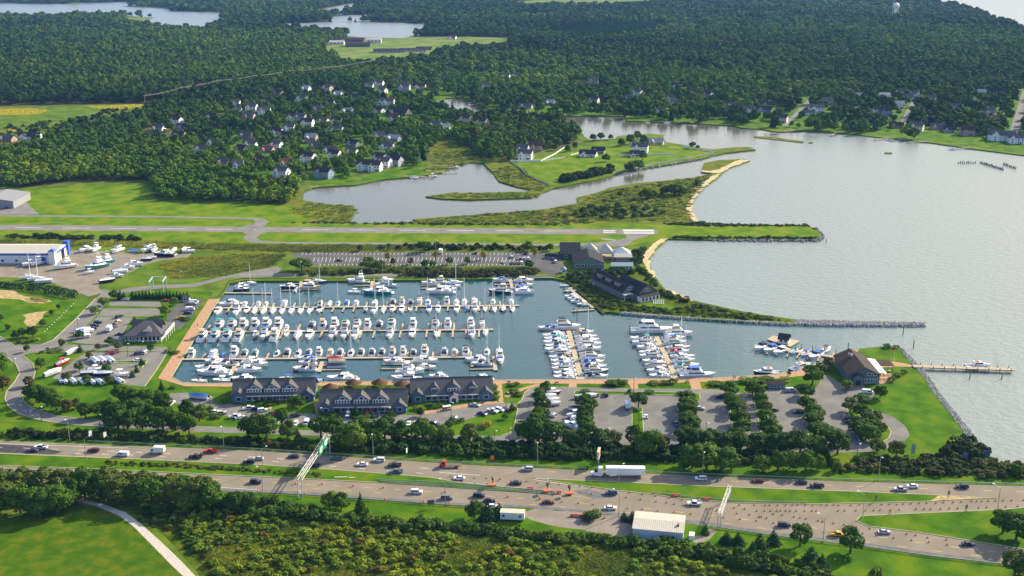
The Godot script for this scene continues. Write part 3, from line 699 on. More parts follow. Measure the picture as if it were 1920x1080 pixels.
	s.ribbon(path([411.5, 560, 321.5, 706.3, 341, 717.4, 380, 719, 440, 718.2, 930, 712.8, 1340, 709, 1381, 706.4, 1462, 701.3, 1493, 696.4, 1519, 686.4], 0.06), 0.5, 0.14)
	structure("quay_coping", s.done(), mats["concrete_kerb"], "pale coping along the quay edge")
	s = Shape.new()
	s.ribbon(path([411, 558, 422, 547, 430, 531, 455, 526, 610, 526.7, 840, 524.2, 980, 521.7, 1035, 521.2, 1062, 526.3, 1078, 540.3, 1094, 555.3, 1118, 577.3, 1129, 587.2], -1.2), 0.5, 1.5)
	structure("bulkhead", s.done(), mats["bulkhead"], "dark timber bulkhead of the basin")
	# boatyard and far lot
	sheet("boatyard_ground", [-120, 490, 0, 492, 60, 484, 128, 470, 160, 468, 240, 474, 320, 476, 360, 474, 352, 482, 300, 488, 262, 500, 215, 524, 186, 533, 192, 548, 165, 556, 140, 548, 100, 530, 50, 523, 0, 520, -120, 515], "gravel", 0.055, "gravel boatyard")
	sheet("service_road", [205, 548, 240, 540, 300, 534, 360, 532, 430, 516, 470, 508, 520, 500, 530, 503, 520, 512, 640, 514, 760, 512, 1000, 514, 1040, 518, 1040, 521, 760, 518, 520, 518, 430, 521, 365, 538, 300, 541, 225, 550], "asphalt_drive", 0.06, "service road behind the basin")
	sheet("far_parking_lot", [545, 476, 575, 473, 1008, 473, 1050, 477, 1055, 500, 1048, 516, 1020, 512, 1005, 505, 1002, 500, 985, 498, 585, 498], "asphalt_far", 0.06, "far car park with white bay lines")
	s = Shape.new()
	for row in [[566, 1000, 474.6, 477.6], [588, 1000, 483.0, 490.3], [600, 1000, 495.0, 498.0]]:
		var x: float = row[0]
		while x < row[1]:
			var p := at(x + 2.0, row[2], 0.07)
			var q := at(x, row[3], 0.07)
			var side := (q - p).normalized().cross(Vector3.UP) * 0.11
			s.quad(p + side, q + side, q - side, p - side)
			x += 7.5
	structure("bay_line_marking", s.done(), mats["white_line"], "white bay lines of the far car park")
	# runway
	sheet("runway", [-140, 420, 0, 421.3, 480, 425.3, 960, 428.2, 1228, 430, 1234, 432, 1234, 438, 1228, 439.5, 960, 438.5, 480, 435, 0, 431.3, -140, 430], "runway_asphalt", 0.07, "grey airfield runway")
	sheet("taxiway", [-140, 402, 60, 403.5, 300, 405, 478, 408, 497, 410, 503, 416, 496, 424, 486, 426, 470, 426, 452, 424, 474, 421, 480, 416, 472, 411.5, 300, 407.5, -140, 405], "runway_asphalt", 0.07, "narrow looping taxiway")
	sheet("taxiway", [452, 433, 505, 434, 490, 439, 480, 445, 490, 451, 520, 453.5, 900, 456, 1080, 457, 1120, 455, 1160, 450, 1176, 445, 1172, 440, 1150, 437, 1230, 438, 1212, 443, 1190, 450, 1178, 458, 1170, 462, 900, 459.5, 520, 457, 470, 454, 455, 448, 463, 440], "runway_asphalt", 0.075, "taxiway between runway and far car park")
	sheet("apron", [-140, 362, 32, 364, 74, 402, -140, 403], "runway_asphalt", 0.08, "concrete apron beside the grey hangar")
	for a in [[1168.5, 430.8, 1225, 431, 1226, 432.6, 1169, 432.6], [1169.2, 434.6, 1226.5, 434.6, 1227, 435.4, 1169.5, 435.4], [1169.6, 436.8, 1227, 436.8, 1227.2, 437.6, 1170, 437.6], [1131, 432, 1153.5, 432, 1153.8, 432.8, 1131, 432.8], [1131, 435, 1154, 435, 1154.2, 435.8, 1131.5, 435.8]]:
		sheet("runway_marking", a, "white_line", 0.085, "white threshold bar of the runway")
	dashes([-60, 426, 480, 430.2, 1100, 433.2], 36.0, 20.0, 0.5, "white_line", 0.085, "runway_marking")
	sheet("pond", [1127, 447, 1140, 447.3, 1155, 449.5, 1154, 451, 1140, 450, 1127, 448.5], "water", 0.09, "sliver of standing water beside the runway")

# ---------------------------------------------------------------- docks
func dock(label: String, a: Vector3, b: Vector3, wide: float, fingers: Array, pile_step := 0.0, ends := true) -> Node3D:
	# fingers: [metres along the walk, side (+1 towards the camera side of its direction), length, width]
	var d := (b - a)
	d.y = 0
	var length := d.length()
	d = d.normalized()
	var turn := atan2(-d.z, d.x)
	var o := thing("floating_dock", label, "dock", Vector3(a.x, WATER, a.z), turn, "docks of the marina")
	var s := Shape.new()
	s.box(Vector3(length / 2, 0.5, 0), Vector3(length, 0.3, wide))
	part(o, "walkway", s.done(), mats["dock_wood"])
	s = Shape.new()
	s.box(Vector3(length / 2, 0.17, 0), Vector3(length - 0.1, 0.36, wide - 0.2))
	part(o, "float", s.done(), mats["dock_side"])
	var spots := []
	for f in fingers:
		var fm := shared("finger_%.1f_%.1f" % [f[2], f[3]], func():
			var q := Shape.new()
			q.box(Vector3(0, 0.47, f[2] / 2), Vector3(f[3], 0.26, f[2]))
			return q.done())
		part(o, "finger", fm, mats["dock_wood"], Vector3(f[0], 0, wide / 2 if f[1] > 0 else -wide / 2), 0.0 if f[1] > 0 else PI)
		var fs := shared("finger_side_%.1f_%.1f" % [f[2], f[3]], func():
			var q := Shape.new()
			q.box(Vector3(0, 0.16, f[2] / 2), Vector3(f[3] - 0.15, 0.34, f[2] - 0.1))
			return q.done())
		part(o, "finger_float", fs, mats["dock_side"], Vector3(f[0], 0, wide / 2 if f[1] > 0 else -wide / 2), 0.0 if f[1] > 0 else PI)
		spots.append(Vector3(f[0] + f[3] / 2 + 0.2, 0, (wide / 2 + f[2]) * f[1]))
	if pile_step > 0.0:
		var t := 1.0
		while t < length:
			spots.append(Vector3(t, 0, wide / 2 + 0.2)); spots.append(Vector3(t, 0, -wide / 2 - 0.2))
			t += pile_step
	var pm := shared("pile", func():
		var q := Shape.new()
		q.tube(Vector3(0, -2, 0), Vector3(0, 2.2, 0), 0.17, 0.15, 6)
		q.tube(Vector3(0, 2.2, 0), Vector3(0, 2.5, 0), 0.16, 0.02, 6)
		return q.done())
	for p in spots:
		part(o, "pile", pm, mats["wood_pile"], p)
	return o

var dock_lines := {}

func build_docks() -> void:
	var wet := WATER + 0.6
	for row in [["A", 398, 577.2, 973, 572.5, 6.1, 8.0, 8.0, "upper long dock of the basin", 9.0, 2.2], ["B", 370, 622, 925, 617.6, 7.2, 11.0, 11.0, "middle long dock of the basin", 9.0, 2.2], ["C", 338, 673.5, 890, 669, 6.6, 0.0, 7.5, "lower long dock of the basin", 9.0, 2.0]]:
		var a := at(row[1], row[2], wet)
		var b := at(row[3], row[4], wet)
		dock_lines[row[0]] = [a, b]
		var fingers := []
		var t := 4.0
		var k := 0
		var length := a.distance_to(b)
		while t < length - 1.0:
			if row[6] > 0.0: fingers.append([t, 1, row[6], 1.0])
			if row[7] > 0.0: fingers.append([t + 0.4, -1, row[7], 1.0])
			t += row[5]
			k += 1
		if row[0] == "C": fingers.append([length - 1.2, 1, 13.0, 1.6])
		dock("weathered timber " + row[8] + " with slip fingers", a, b, row[10], fingers)
	# short cross piers below the lower dock
	var k := 0
	for x in [[442, 679, 435, 701], [604, 678, 598, 697], [765, 676, 762, 692], [926, 668, 929, 694]]:
		k += 1
		var a := at(x[0], x[1], wet)
		var b := at(x[2], x[3], wet)
		var fingers := []
		for j in 3:
			var t := 5.0 + j * 6.5
			if t < a.distance_to(b): 
				fingers.append([t, 1, 12.0, 0.8])
				if k < 4: fingers.append([t + 0.3, -1, 10.0, 0.8])
		dock("short cross pier below the lower dock, %s from the brick walk" % ordinal(k), a, b, 2.0, fingers)
	k = 0
	for x in [[565, 527, 562, 545], [699, 525, 696, 542], [823, 524, 822, 543], [957, 523, 960, 540]]:
		k += 1
		var a := at(x[0], x[1], wet)
		var b := at(x[2], x[3], wet)
		var fingers := []
		for j in 4:
			var t := 5.0 + j * 7.0
			if t < a.distance_to(b) - 1:
				fingers.append([t, 1, 10.0, 0.8]); fingers.append([t + 0.3, -1, 10.0, 0.8])
		dock("short pier at the far bulkhead, %s from the left" % ordinal(k), a, b, 2.0, fingers)
	dock("plank pier at the upper left corner of the basin", at(414, 549, wet), at(510, 549.5, wet), 1.8, [], 12.0)
	# slip piers D and E
	for row in [["D", 1066, 620, 1090, 711, "first slip pier crowded with boats"], ["E", 1231, 631, 1268, 709, "second slip pier crowded with boats"]]:
		var a := at(row[1], row[2], wet)
		var b := at(row[3], row[4], wet)
		dock_lines[row[0]] = [a, b]
		var fingers := []
		var t := 3.0
		while t < a.distance_to(b) - 2.0:
			fingers.append([t, 1, 11.0, 0.9]); fingers.append([t + 0.5, -1, 11.0, 0.9])
			t += 6.6
		dock("weathered " + row[5], a, b, 2.6, fingers)
	# restaurant dock
	var fingers := []
	for j in 8: fingers.append([8.0 + j * 5.2, 1, 8.0, 0.9]); 
	for j in 5: fingers.append([22.0 + j * 6.0, -1, 7.0, 0.9])
	dock("restaurant dock with a small gatehouse", at(1416, 649, wet), at(1572, 670, wet), 2.6, fingers)
	var deck := Shape.new()
	deck.slab(path([1438, 636, 1450, 629, 1500, 639, 1482, 650], WATER + 0.72), 0.35)
	var o := thing("dock_platform", "wide plank platform under the small gatehouse", "dock")
	part(o, "deck", deck.done(), mats["dock_wood"])
	dock("low dock beside the scrubby peninsula", at(1073, 583, wet), at(1114, 580, wet), 1.8, [], 9.0)
	dock("narrow dock of small boats along the right bulkhead", at(1066, 540, wet), at(1112, 577, wet), 1.8, [[6, 1, 5.0, 0.8], [13, 1, 5.0, 0.8], [20, 1, 5.0, 0.8], [27, 1, 5.0, 0.8], [34, 1, 5.0, 0.8]])
	# long fixed pier at the point
	var a := at(1712, 686.5, 0.5)
	var b := at(1900, 692.5, 0.5)
	o = thing("fishing_pier", "long straight plank pier off the point lawn", "pier", Vector3(a.x, WATER, a.z), atan2(-(b - a).z, (b - a).x))
	var length := a.distance_to(b)
	var s := Shape.new()
	s.box(Vector3(length / 2, 1.5, 0), Vector3(length, 0.25, 3.4))
	part(o, "deck", s.done(), mats["dock_wood"])
	s = Shape.new()
	for z in [-1.3, 1.3]: s.box(Vector3(length / 2, 1.22, z), Vector3(length, 0.3, 0.3))
	part(o, "beam", s.done(), mats["dock_side"])
	var t := 4.0
	while t < length:
		for z in [-1.9, 1.9]: part(o, "pile", shared("pier_pile", func():
			var q := Shape.new()
			q.tube(Vector3(0, -2, 0), Vector3(0, 2.7, 0), 0.19, 0.17, 6)
			return q.done()), mats["wood_pile"], Vector3(t, 0, z))
		t += 5.4
	# navigation piles
	k = 0
	for p in [[1693, 628, 5.2], [1712.5, 653, 4.6], [1818, 711, 3.0], [1878, 711, 3.0], [1549, 455, 3.0], [1082, 592, 3.5], [1181, 621, 3.5], [1590, 655, 3.5]]:
		k += 1
		var q := thing("mooring_pile", "single dark timber pile, %s of the lone piles" % ["standing first off the jetty end", "second off the jetty end", "below the long pier, the first", "below the long pier, the second", "off the airfield point", "beside the low peninsula dock", "off the second slip pier", "at the restaurant dock"][k - 1], "pile", at(p[0], p[1], WATER))
		s = Shape.new()
		s.tube(Vector3(0, -2, 0), Vector3(0, p[2], 0), 0.28, 0.22, 7)
		part(q, "post", s.done(), mats["wood_pile"])
		s = Shape.new()
		s.tube(Vector3(0, p[2], 0), Vector3(0, p[2] + 0.35, 0), 0.24, 0.03, 7)
		part(q, "cap", s.done(), mats["pole_bronze"])
	# remains of an old pier out in the bay
	k = 0
	for row in [[1797, 306.5, 1828, 306.5, 9], [1838, 306, 1881, 319, 20], [1882, 309, 1904, 317, 10]]:
		k += 1
		var q := thing("ruined_pier", "row of old black pier piles in the bay, %s from the left" % ordinal(k), "piles", at(row[0], row[1], WATER))
		var base := at(row[0], row[1], WATER)
		for j in row[4]:
			var f: float = float(j) / (row[4] - 1)
			s = Shape.new()
			var p := at(lerpf(row[0], row[2], f), lerpf(row[1], row[3], f), WATER) - base
			s.tube(p + Vector3(0, -2, 0), p + Vector3(rng.randf_range(-0.3, 0.3), rng.randf_range(1.2, 2.6), 0), 0.55, 0.45, 6)
			part(q, "pile", s.done(), mats["wood_pile"])

# ---------------------------------------------------------------- boats (bow along +x, waterline at y = 0)
const STATIONS := [0.0, 0.2, 0.36, 0.52, 0.68, 0.82, 0.92, 0.98, 1.0]
func hull_sections(l: float, b: float, fs: float, fb: float, sail := false) -> Array:
	var out := []
	for t in STATIONS:
		var w: float
		if sail: w = 0.62 + 0.38 * sin(PI * clampf(t / 0.9, 0, 1)) if t < 0.45 else cos(PI / 2 * pow((t - 0.45) / 0.55, 1.35))
		else: w = lerpf(0.88, 1.0, clampf(t / 0.4, 0, 1)) if t < 0.45 else cos(PI / 2 * pow((t - 0.45) / 0.55, 1.9))
		w = maxf(w, 0.03) * b / 2
		var h := lerpf(fs, fb, pow(t, 1.6))
		var x: float = (t - 0.5) * l
		out.append([x, w, h, (minf(t, 0.93 + (t - 0.93) * 0.15) - 0.5) * l if t > 0.93 else x, w * lerpf(0.86, 0.5, t)])
	return out

func hull_mesh(l: float, b: float, fs: float, fb: float, sail := false) -> Mesh:
	var s := Shape.new()
	var q := hull_sections(l, b, fs, fb, sail)
	for i in q.size() - 1:
		for z in [1.0, -1.0]:
			var a := Vector3(q[i][3], -0.35, q[i][4] * z)
			var c := Vector3(q[i + 1][3], -0.35, q[i + 1][4] * z)
			var d := Vector3(q[i + 1][0], q[i + 1][2], q[i + 1][1] * z)
			var e := Vector3(q[i][0], q[i][2], q[i][1] * z)
			if z > 0: s.quad(a, c, d, e)
			else: s.quad(c, a, e, d)
	s.quad(Vector3(q[0][0], -0.35, -q[0][4]), Vector3(q[0][0], -0.35, q[0][4]), Vector3(q[0][0], q[0][2], q[0][1]), Vector3(q[0][0], q[0][2], -q[0][1]))
	return s.done()

func deck_mesh(l: float, b: float, fs: float, fb: float, well: float, sail := false) -> Mesh:   # cap with a sunken cockpit from the stern to station well
	var s := Shape.new()
	var q := hull_sections(l, b, fs, fb, sail)
	for i in q.size() - 1:
		var a := Vector3(q[i][0], q[i][2], q[i][1])
		var c := Vector3(q[i + 1][0], q[i + 1][2], q[i + 1][1])
		var m := Vector3(1, 1, -1)
		if STATIONS[i + 1] > well + 0.01:
			s.quad(a, c, c * m, a * m)
		else:
			var ai := a - Vector3(0, 0, 0.25)
			var ci := c - Vector3(0, 0, 0.25)
			var down := Vector3(0, 0.62 * fs, 0)
			s.quad(a, c, ci, ai); s.quad(ai * m, ci * m, c * m, a * m)
			s.quad(ai, ci, ci - down, ai - down); s.quad(ci * m, ai * m, ai * m - down, ci * m - down)
			s.quad(ai - down, ci - down, ci * m - down, ai * m - down)
			if STATIONS[i + 2] > well + 0.01: s.quad(ci - down, ci * m - down, ci * m, ci)
	return s.done()

func add_loft(x0: float, x1: float, w: float, y0: float, y1: float, rake_back: float, rake_front: float, narrow := 0.86) -> Mesh:
	var s := Shape.new()
	var m := (x0 + x1) / 2
	var t0 := x0 + rake_back
	var t1 := x1 - rake_front
	s.hexa(Vector3(m, y0, 0), Vector2(x1 - x0, w), Vector3((t0 + t1) / 2, y1, 0), Vector2(t1 - t0, w * narrow))
	return s.done()

func glass_loft(x0: float, x1: float, w: float, y0: float, y1: float, rake_back: float, rake_front: float, lo: float, hi: float, narrow := 0.86) -> Mesh:   # a band of dark glass just proud of add_loft's faces
	var s := Shape.new()
	var f := func(t: float) -> Array:
		var a := x0 + rake_back * t
		var b := x1 - rake_front * t
		return [Vector3((a + b) / 2, lerpf(y0, y1, t), 0), Vector2(b - a + 0.05, w * lerpf(1.0, narrow, t) + 0.05)]
	var p: Array = f.call(lo)
	var q: Array = f.call(hi)
	s.hexa(p[0], p[1], q[0], q[1])
	return s.done()

func frame_mesh(pts: Array, r: float) -> Mesh:
	var s := Shape.new()
	for p in pts: s.tube(p[0], p[1], r, r, 4, false)
	return s.done()

var boat_groups := {}
const LOOKS := {
	"express": "express cruiser with a low raked cabin", "fly": "motor yacht with a flybridge", "sail": "sailboat with a tall bare mast",
	"sport": "sportfishing boat with a high tower", "console": "open boat with an outboard engine", "trawler": "trawler yacht with an upright deckhouse",
	"covered": "boat under a fitted cover", "mega": "long three deck motor yacht", "cat": "twin hulled power catamaran", "patrol": "work boat with orange gear on the roof",
}
func boat_mats(hull: String, canvas: String) -> Array:
	var h := {"white": [0.78, 0.77, 0.74], "navy": [0.015, 0.022, 0.075], "teal": [0.02, 0.26, 0.27], "cream": [0.60, 0.50, 0.34], "black": [0.02, 0.02, 0.025], "red": [0.45, 0.02, 0.02], "green": [0.015, 0.10, 0.075]}
	var c := {"white": [0.74, 0.73, 0.70], "navy": [0.016, 0.018, 0.075], "blue": [0.02, 0.12, 0.42], "teal": [0.01, 0.28, 0.27], "tan": [0.52, 0.36, 0.19], "black": [0.018, 0.018, 0.022], "red": [0.48, 0.02, 0.025], "green": [0.01, 0.13, 0.09], "orange": [0.62, 0.13, 0.02]}
	var k: Array = h[hull]
	var j: Array = c[canvas]
	return [mat("hull_" + hull, k[0], k[1], k[2], 0.22), mat("canvas_" + canvas, j[0], j[1], j[2], 0.85)]

func boat(kind: String, length: float, where: Vector3, turn: float, hull: String, canvas: String, label: String, group: String) -> Node3D:
	var mm := boat_mats(hull, canvas)
	var hm: Material = mm[0]
	var cm: Material = mm[1]
	var wm: Material = mats["gelcoat"]
	var gm: Material = mats["glass_dark"]
	var names := {"express": "express_cruiser", "fly": "motor_yacht", "sail": "sailboat", "sport": "sportfishing_boat", "console": "outboard_boat", "trawler": "trawler_yacht", "covered": "covered_boat", "mega": "motor_yacht", "cat": "power_catamaran", "patrol": "patrol_boat"}
	var o := thing(names[kind], label, "boat" if kind in ["console", "covered", "patrol", "sport"] else ("sailboat" if kind == "sail" else "yacht"), where, turn, group)
	var base: float = {"express": 11.0, "fly": 13.0, "sail": 11.0, "sport": 15.0, "console": 7.0, "trawler": 13.0, "covered": 8.0, "mega": 24.0, "cat": 12.0, "patrol": 14.0}[kind]
	var k := length / base
	o.scale = Vector3(k, lerpf(1.0, k, 0.7), lerpf(1.0, k, 0.8))
	match kind:
		"express":
			part(o, "hull", shared("ex_hull", func(): return hull_mesh(11, 3.7, 1.2, 1.75)), hm)
			part(o, "deck", shared("ex_deck", func(): return deck_mesh(11, 3.7, 1.2, 1.75, 0.36)), wm)
			part(o, "cabin", shared("ex_cab", func(): return add_loft(-0.8, 3.9, 2.7, 1.35, 2.15, 0.1, 2.6, 0.8)), wm)
			part(o, "windscreen", shared("ex_win", func(): return glass_loft(-0.9, 1.6, 2.6, 2.0, 2.75, 0.2, 1.1, 0.05, 0.95, 0.85)), gm)
			part(o, "hardtop", shared("ex_top", func(): return add_loft(-2.6, 0.4, 2.5, 2.78, 2.95, 0.15, 0.4, 0.9)), cm if canvas != "white" else wm)
			part(o, "canvas", shared("ex_can", func(): return add_loft(-4.3, -2.2, 2.7, 1.25, 2.2, 0.9, 0.1, 0.85)), cm)
			part(o, "radar_arch", shared("ex_arch", func(): return frame_mesh([[Vector3(-2.7, 1.2, 1.6), Vector3(-2.2, 3.2, 1.1)], [Vector3(-2.7, 1.2, -1.6), Vector3(-2.2, 3.2, -1.1)], [Vector3(-2.2, 3.2, 1.1), Vector3(-2.2, 3.2, -1.1)]], 0.12)), wm)
			part(o, "swim_platform", shared("ex_swim", func(): return add_loft(-6.3, -5.45, 3.0, 0.25, 0.4, 0.0, 0.0, 1.0)), wm)
			part(o, "bow_rail", shared("ex_rail", func(): return rail_mesh(11, 3.7, 1.2, 1.75)), mats["steel"])
		"fly":
			part(o, "hull", shared("fl_hull", func(): return hull_mesh(13, 4.3, 1.3, 2.2)), hm)
			part(o, "deck", shared("fl_deck", func(): return deck_mesh(13, 4.3, 1.3, 2.2, 0.2)), wm)
			part(o, "deckhouse", shared("fl_cab", func(): return add_loft(-3.4, 3.6, 3.3, 1.35, 3.1, 0.1, 2.3, 0.86)), wm)
			part(o, "window", shared("fl_win", func(): return glass_loft(-3.4, 3.6, 3.3, 1.35, 3.1, 0.1, 2.3, 0.42, 0.80)), gm)
			part(o, "trunk_cabin", shared("fl_trunk", func(): return add_loft(2.4, 4.9, 2.3, 1.75, 2.3, 0.0, 0.9, 0.8)), wm)
			part(o, "flybridge", shared("fl_fly", func(): return add_loft(-3.9, 1.2, 3.0, 3.12, 3.85, 0.0, 0.5, 0.96)), wm)
			part(o, "cockpit_floor", shared("fl_well", func(): return add_loft(-3.5, 0.3, 2.4, 3.86, 3.88, 0.0, 0.2, 1.0)), mats["dock_side"])
			part(o, "bimini_top", shared("fl_bim", func(): return add_loft(-3.1, -0.3, 2.8, 5.35, 5.55, 0.2, 0.2, 0.85)), cm)
			part(o, "frame", shared("fl_frame", func(): return frame_mesh([[Vector3(-2.9, 3.8, 1.25), Vector3(-2.9, 5.4, 1.2)], [Vector3(-2.9, 3.8, -1.25), Vector3(-2.9, 5.4, -1.2)], [Vector3(-0.5, 3.8, 1.25), Vector3(-0.5, 5.4, 1.2)], [Vector3(-0.5, 3.8, -1.25), Vector3(-0.5, 5.4, -1.2)]], 0.05)), mats["steel"])
			part(o, "swim_platform", shared("fl_swim", func(): return add_loft(-7.4, -6.45, 3.6, 0.25, 0.42, 0.0, 0.0, 1.0)), wm)
			part(o, "door", shared("fl_door", func(): return add_loft(-3.46, -3.41, 1.5, 1.4, 2.9, 0.0, 0.0, 1.0)), gm)
			part(o, "bow_rail", shared("fl_rail", func(): return rail_mesh(13, 4.3, 1.3, 2.2)), mats["steel"])
		"sail":
			part(o, "hull", shared("sa_hull", func(): return hull_mesh(11, 3.4, 1.0, 1.35, true)), hm)
			part(o, "deck", shared("sa_deck", func(): return deck_mesh(11, 3.4, 1.0, 1.35, 0.2, true)), wm)
			part(o, "cabin", shared("sa_cab", func(): return add_loft(-1.8, 2.8, 1.9, 1.12, 1.7, 0.1, 1.0, 0.85)), wm)
			part(o, "window", shared("sa_win", func(): return glass_loft(-1.5, 2.2, 1.91, 1.12, 1.7, 0.1, 1.0, 0.35, 0.75, 0.85)), gm)
			part(o, "dodger", shared("sa_dod", func(): return add_loft(-2.5, -1.2, 2.0, 1.15, 2.2, 0.3, 0.6, 0.8)), cm)
			part(o, "mast", shared("sa_mast", func(): return frame_mesh([[Vector3(0.9, 1.2, 0), Vector3(0.9, 15.8, 0)]], 0.15)), mats["white_paint"])
			part(o, "spreader", shared("sa_spr", func(): return frame_mesh([[Vector3(0.9, 7.0, -0.9), Vector3(0.9, 7.0, 0.9)], [Vector3(0.9, 11.2, -0.7), Vector3(0.9, 11.2, 0.7)]], 0.05)), mats["white_paint"])
			part(o, "sail_cover", shared("sa_boom", func():
				var q := Shape.new()
				q.hexa(Vector3(-1.4, 2.35, 0), Vector2(4.4, 0.32), Vector3(-1.3, 2.85, 0), Vector2(4.2, 0.14))
				return q.done()), cm)
			part(o, "rigging", shared("sa_rig", func(): return frame_mesh([[Vector3(5.4, 1.4, 0), Vector3(0.95, 15.6, 0)], [Vector3(-5.3, 1.0, 0), Vector3(0.85, 15.7, 0)], [Vector3(0.7, 1.1, 1.5), Vector3(0.9, 11, 0.6)], [Vector3(0.7, 1.1, -1.5), Vector3(0.9, 11, -0.6)]], 0.025)), mats["steel"])
		"sport":
			part(o, "hull", shared("sp_hull", func(): return hull_mesh(15, 4.8, 1.1, 2.5)), hm)
			part(o, "deck", shared("sp_deck", func(): return deck_mesh(15, 4.8, 1.1, 2.5, 0.2)), wm)
			part(o, "deckhouse", shared("sp_cab", func(): return add_loft(-3.6, 3.4, 3.6, 1.3, 3.2, 0.0, 2.6, 0.84)), wm)
			part(o, "window", shared("sp_win", func(): return glass_loft(-3.4, 3.4, 3.6, 1.3, 3.2, 0.0, 2.6, 0.5, 0.82, 0.84)), gm)
			part(o, "trunk_cabin", shared("sp_trunk", func(): return add_loft(2.4, 5.2, 2.4, 1.9, 2.55, 0.0, 1.2, 0.8)), wm)
			part(o, "flybridge", shared("sp_fly", func(): return add_loft(-3.9, 0.4, 3.2, 3.22, 4.1, 0.0, 0.7, 0.92)), wm)
			part(o, "hardtop", shared("sp_top", func(): return add_loft(-3.4, -0.4, 2.9, 5.7, 5.9, 0.2, 0.2, 0.9)), cm)
			part(o, "tower", shared("sp_tow", func(): return frame_mesh([[Vector3(-3.4, 3.3, 1.4), Vector3(-2.5, 8.2, 0.5)], [Vector3(-3.4, 3.3, -1.4), Vector3(-2.5, 8.2, -0.5)], [Vector3(-0.2, 3.3, 1.4), Vector3(-1.3, 8.2, 0.5)], [Vector3(-0.2, 3.3, -1.4), Vector3(-1.3, 8.2, -0.5)], [Vector3(-2.5, 8.2, 0.5), Vector3(-1.3, 8.2, 0.5)], [Vector3(-2.5, 8.2, -0.5), Vector3(-1.3, 8.2, -0.5)]], 0.06)), wm)
			part(o, "outrigger", shared("sp_rig", func(): return frame_mesh([[Vector3(-1.0, 2.2, 2.0), Vector3(-3.6, 10.5, 2.6)], [Vector3(-1.0, 2.2, -2.0), Vector3(-3.6, 10.5, -2.6)]], 0.05)), wm)
			part(o, "swim_platform", shared("sp_swim", func(): return add_loft(-8.2, -7.45, 3.8, 0.2, 0.36, 0.0, 0.0, 1.0)), wm)
		"console":
			part(o, "hull", shared("co_hull", func(): return hull_mesh(7, 2.5, 0.75, 1.1)), hm)
			part(o, "deck", shared("co_deck", func(): return deck_mesh(7, 2.5, 0.75, 1.1, 0.68)), wm)
			part(o, "console", shared("co_con", func(): return add_loft(-0.7, 0.5, 0.9, 0.3, 1.5, 0.0, 0.4, 0.85)), wm)
			part(o, "windscreen", shared("co_win", func(): return add_loft(0.1, 0.5, 0.9, 1.5, 1.95, 0.2, 0.15, 0.9)), gm)
			part(o, "canopy", shared("co_top", func(): return add_loft(-1.4, 0.8, 1.7, 2.35, 2.45, 0.1, 0.1, 0.95)), cm)
			part(o, "frame", shared("co_fr", func(): return frame_mesh([[Vector3(-0.8, 0.4, 0.6), Vector3(-1.0, 2.4, 0.6)], [Vector3(-0.8, 0.4, -0.6), Vector3(-1.0, 2.4, -0.6)], [Vector3(0.4, 0.4, 0.6), Vector3(0.6, 2.4, 0.6)], [Vector3(0.4, 0.4, -0.6), Vector3(0.6, 2.4, -0.6)]], 0.05)), mats["steel"])
			part(o, "outboard_engine", shared("co_eng", func(): return add_loft(-4.05, -3.5, 0.5, -0.3, 1.3, 0.1, 0.0, 0.8)), mats["tyre"])
		"trawler":
			part(o, "hull", shared("tr_hull", func(): return hull_mesh(13, 4.3, 1.4, 2.4, true)), hm)
			part(o, "deck", shared("tr_deck", func(): return deck_mesh(13, 4.3, 1.4, 2.4, 0.0, true)), mats["dock_wood"])
			part(o, "deckhouse", shared("tr_cab", func(): return add_loft(-4.2, 2.6, 3.0, 1.5, 3.5, 0.1, 0.8, 0.95)), wm)
			part(o, "window", shared("tr_win", func(): return glass_loft(-4.0, 2.6, 3.0, 1.5, 3.5, 0.1, 0.8, 0.45, 0.8, 0.95)), gm)
			part(o, "flybridge", shared("tr_fly", func(): return add_loft(-4.6, 2.0, 3.3, 3.52, 3.7, 0.0, 0.2, 0.98)), wm)
			part(o, "wheelhouse", shared("tr_wh", func(): return add_loft(-1.0, 1.4, 2.4, 3.72, 4.6, 0.0, 0.4, 0.95)), wm)
			part(o, "bimini_top", shared("tr_bim", func(): return add_loft(-3.6, 0.2, 2.8, 5.6, 5.78, 0.1, 0.1, 0.9)), cm)
			part(o, "mast", shared("tr_mast", func(): return frame_mesh([[Vector3(-1.8, 3.6, 0), Vector3(-1.9, 10.5, 0)], [Vector3(-1.8, 5.2, 0), Vector3(-4.8, 6.2, 0)]], 0.09)), wm)
		"covered":
			part(o, "hull", shared("cv_hull", func(): return hull_mesh(8, 2.6, 0.9, 1.2)), hm)
			part(o, "deck", shared("cv_deck", func(): return deck_mesh(8, 2.6, 0.9, 1.2, 0.0)), wm)
			part(o, "cover", shared("cv_cov", func():
				var q := Shape.new()
				var e := hull_sections(8, 2.66, 0.92, 1.22)
				for i in e.size() - 1:
					var f0 := 0.85 * sin(PI * clampf(STATIONS[i] * 0.85 + 0.12, 0, 1))
					var f1 := 0.85 * sin(PI * clampf(STATIONS[i + 1] * 0.85 + 0.12, 0, 1))
					var a := Vector3(e[i][0], e[i][2], e[i][1])
					var b := Vector3(e[i + 1][0], e[i + 1][2], e[i + 1][1])
					var ra := Vector3(e[i][0], e[i][2] + f0, 0)
					var rb := Vector3(e[i + 1][0], e[i + 1][2] + f1, 0)
					var m := Vector3(1, 1, -1)
					q.quad(a, b, rb, ra); q.quad(b * m, a * m, ra, rb)
				return q.done()), cm)
			part(o, "engine", shared("cv_eng", func(): return add_loft(-4.5, -4.0, 0.6, 0.2, 1.3, 0.1, 0.0, 0.8)), mats["tyre"])
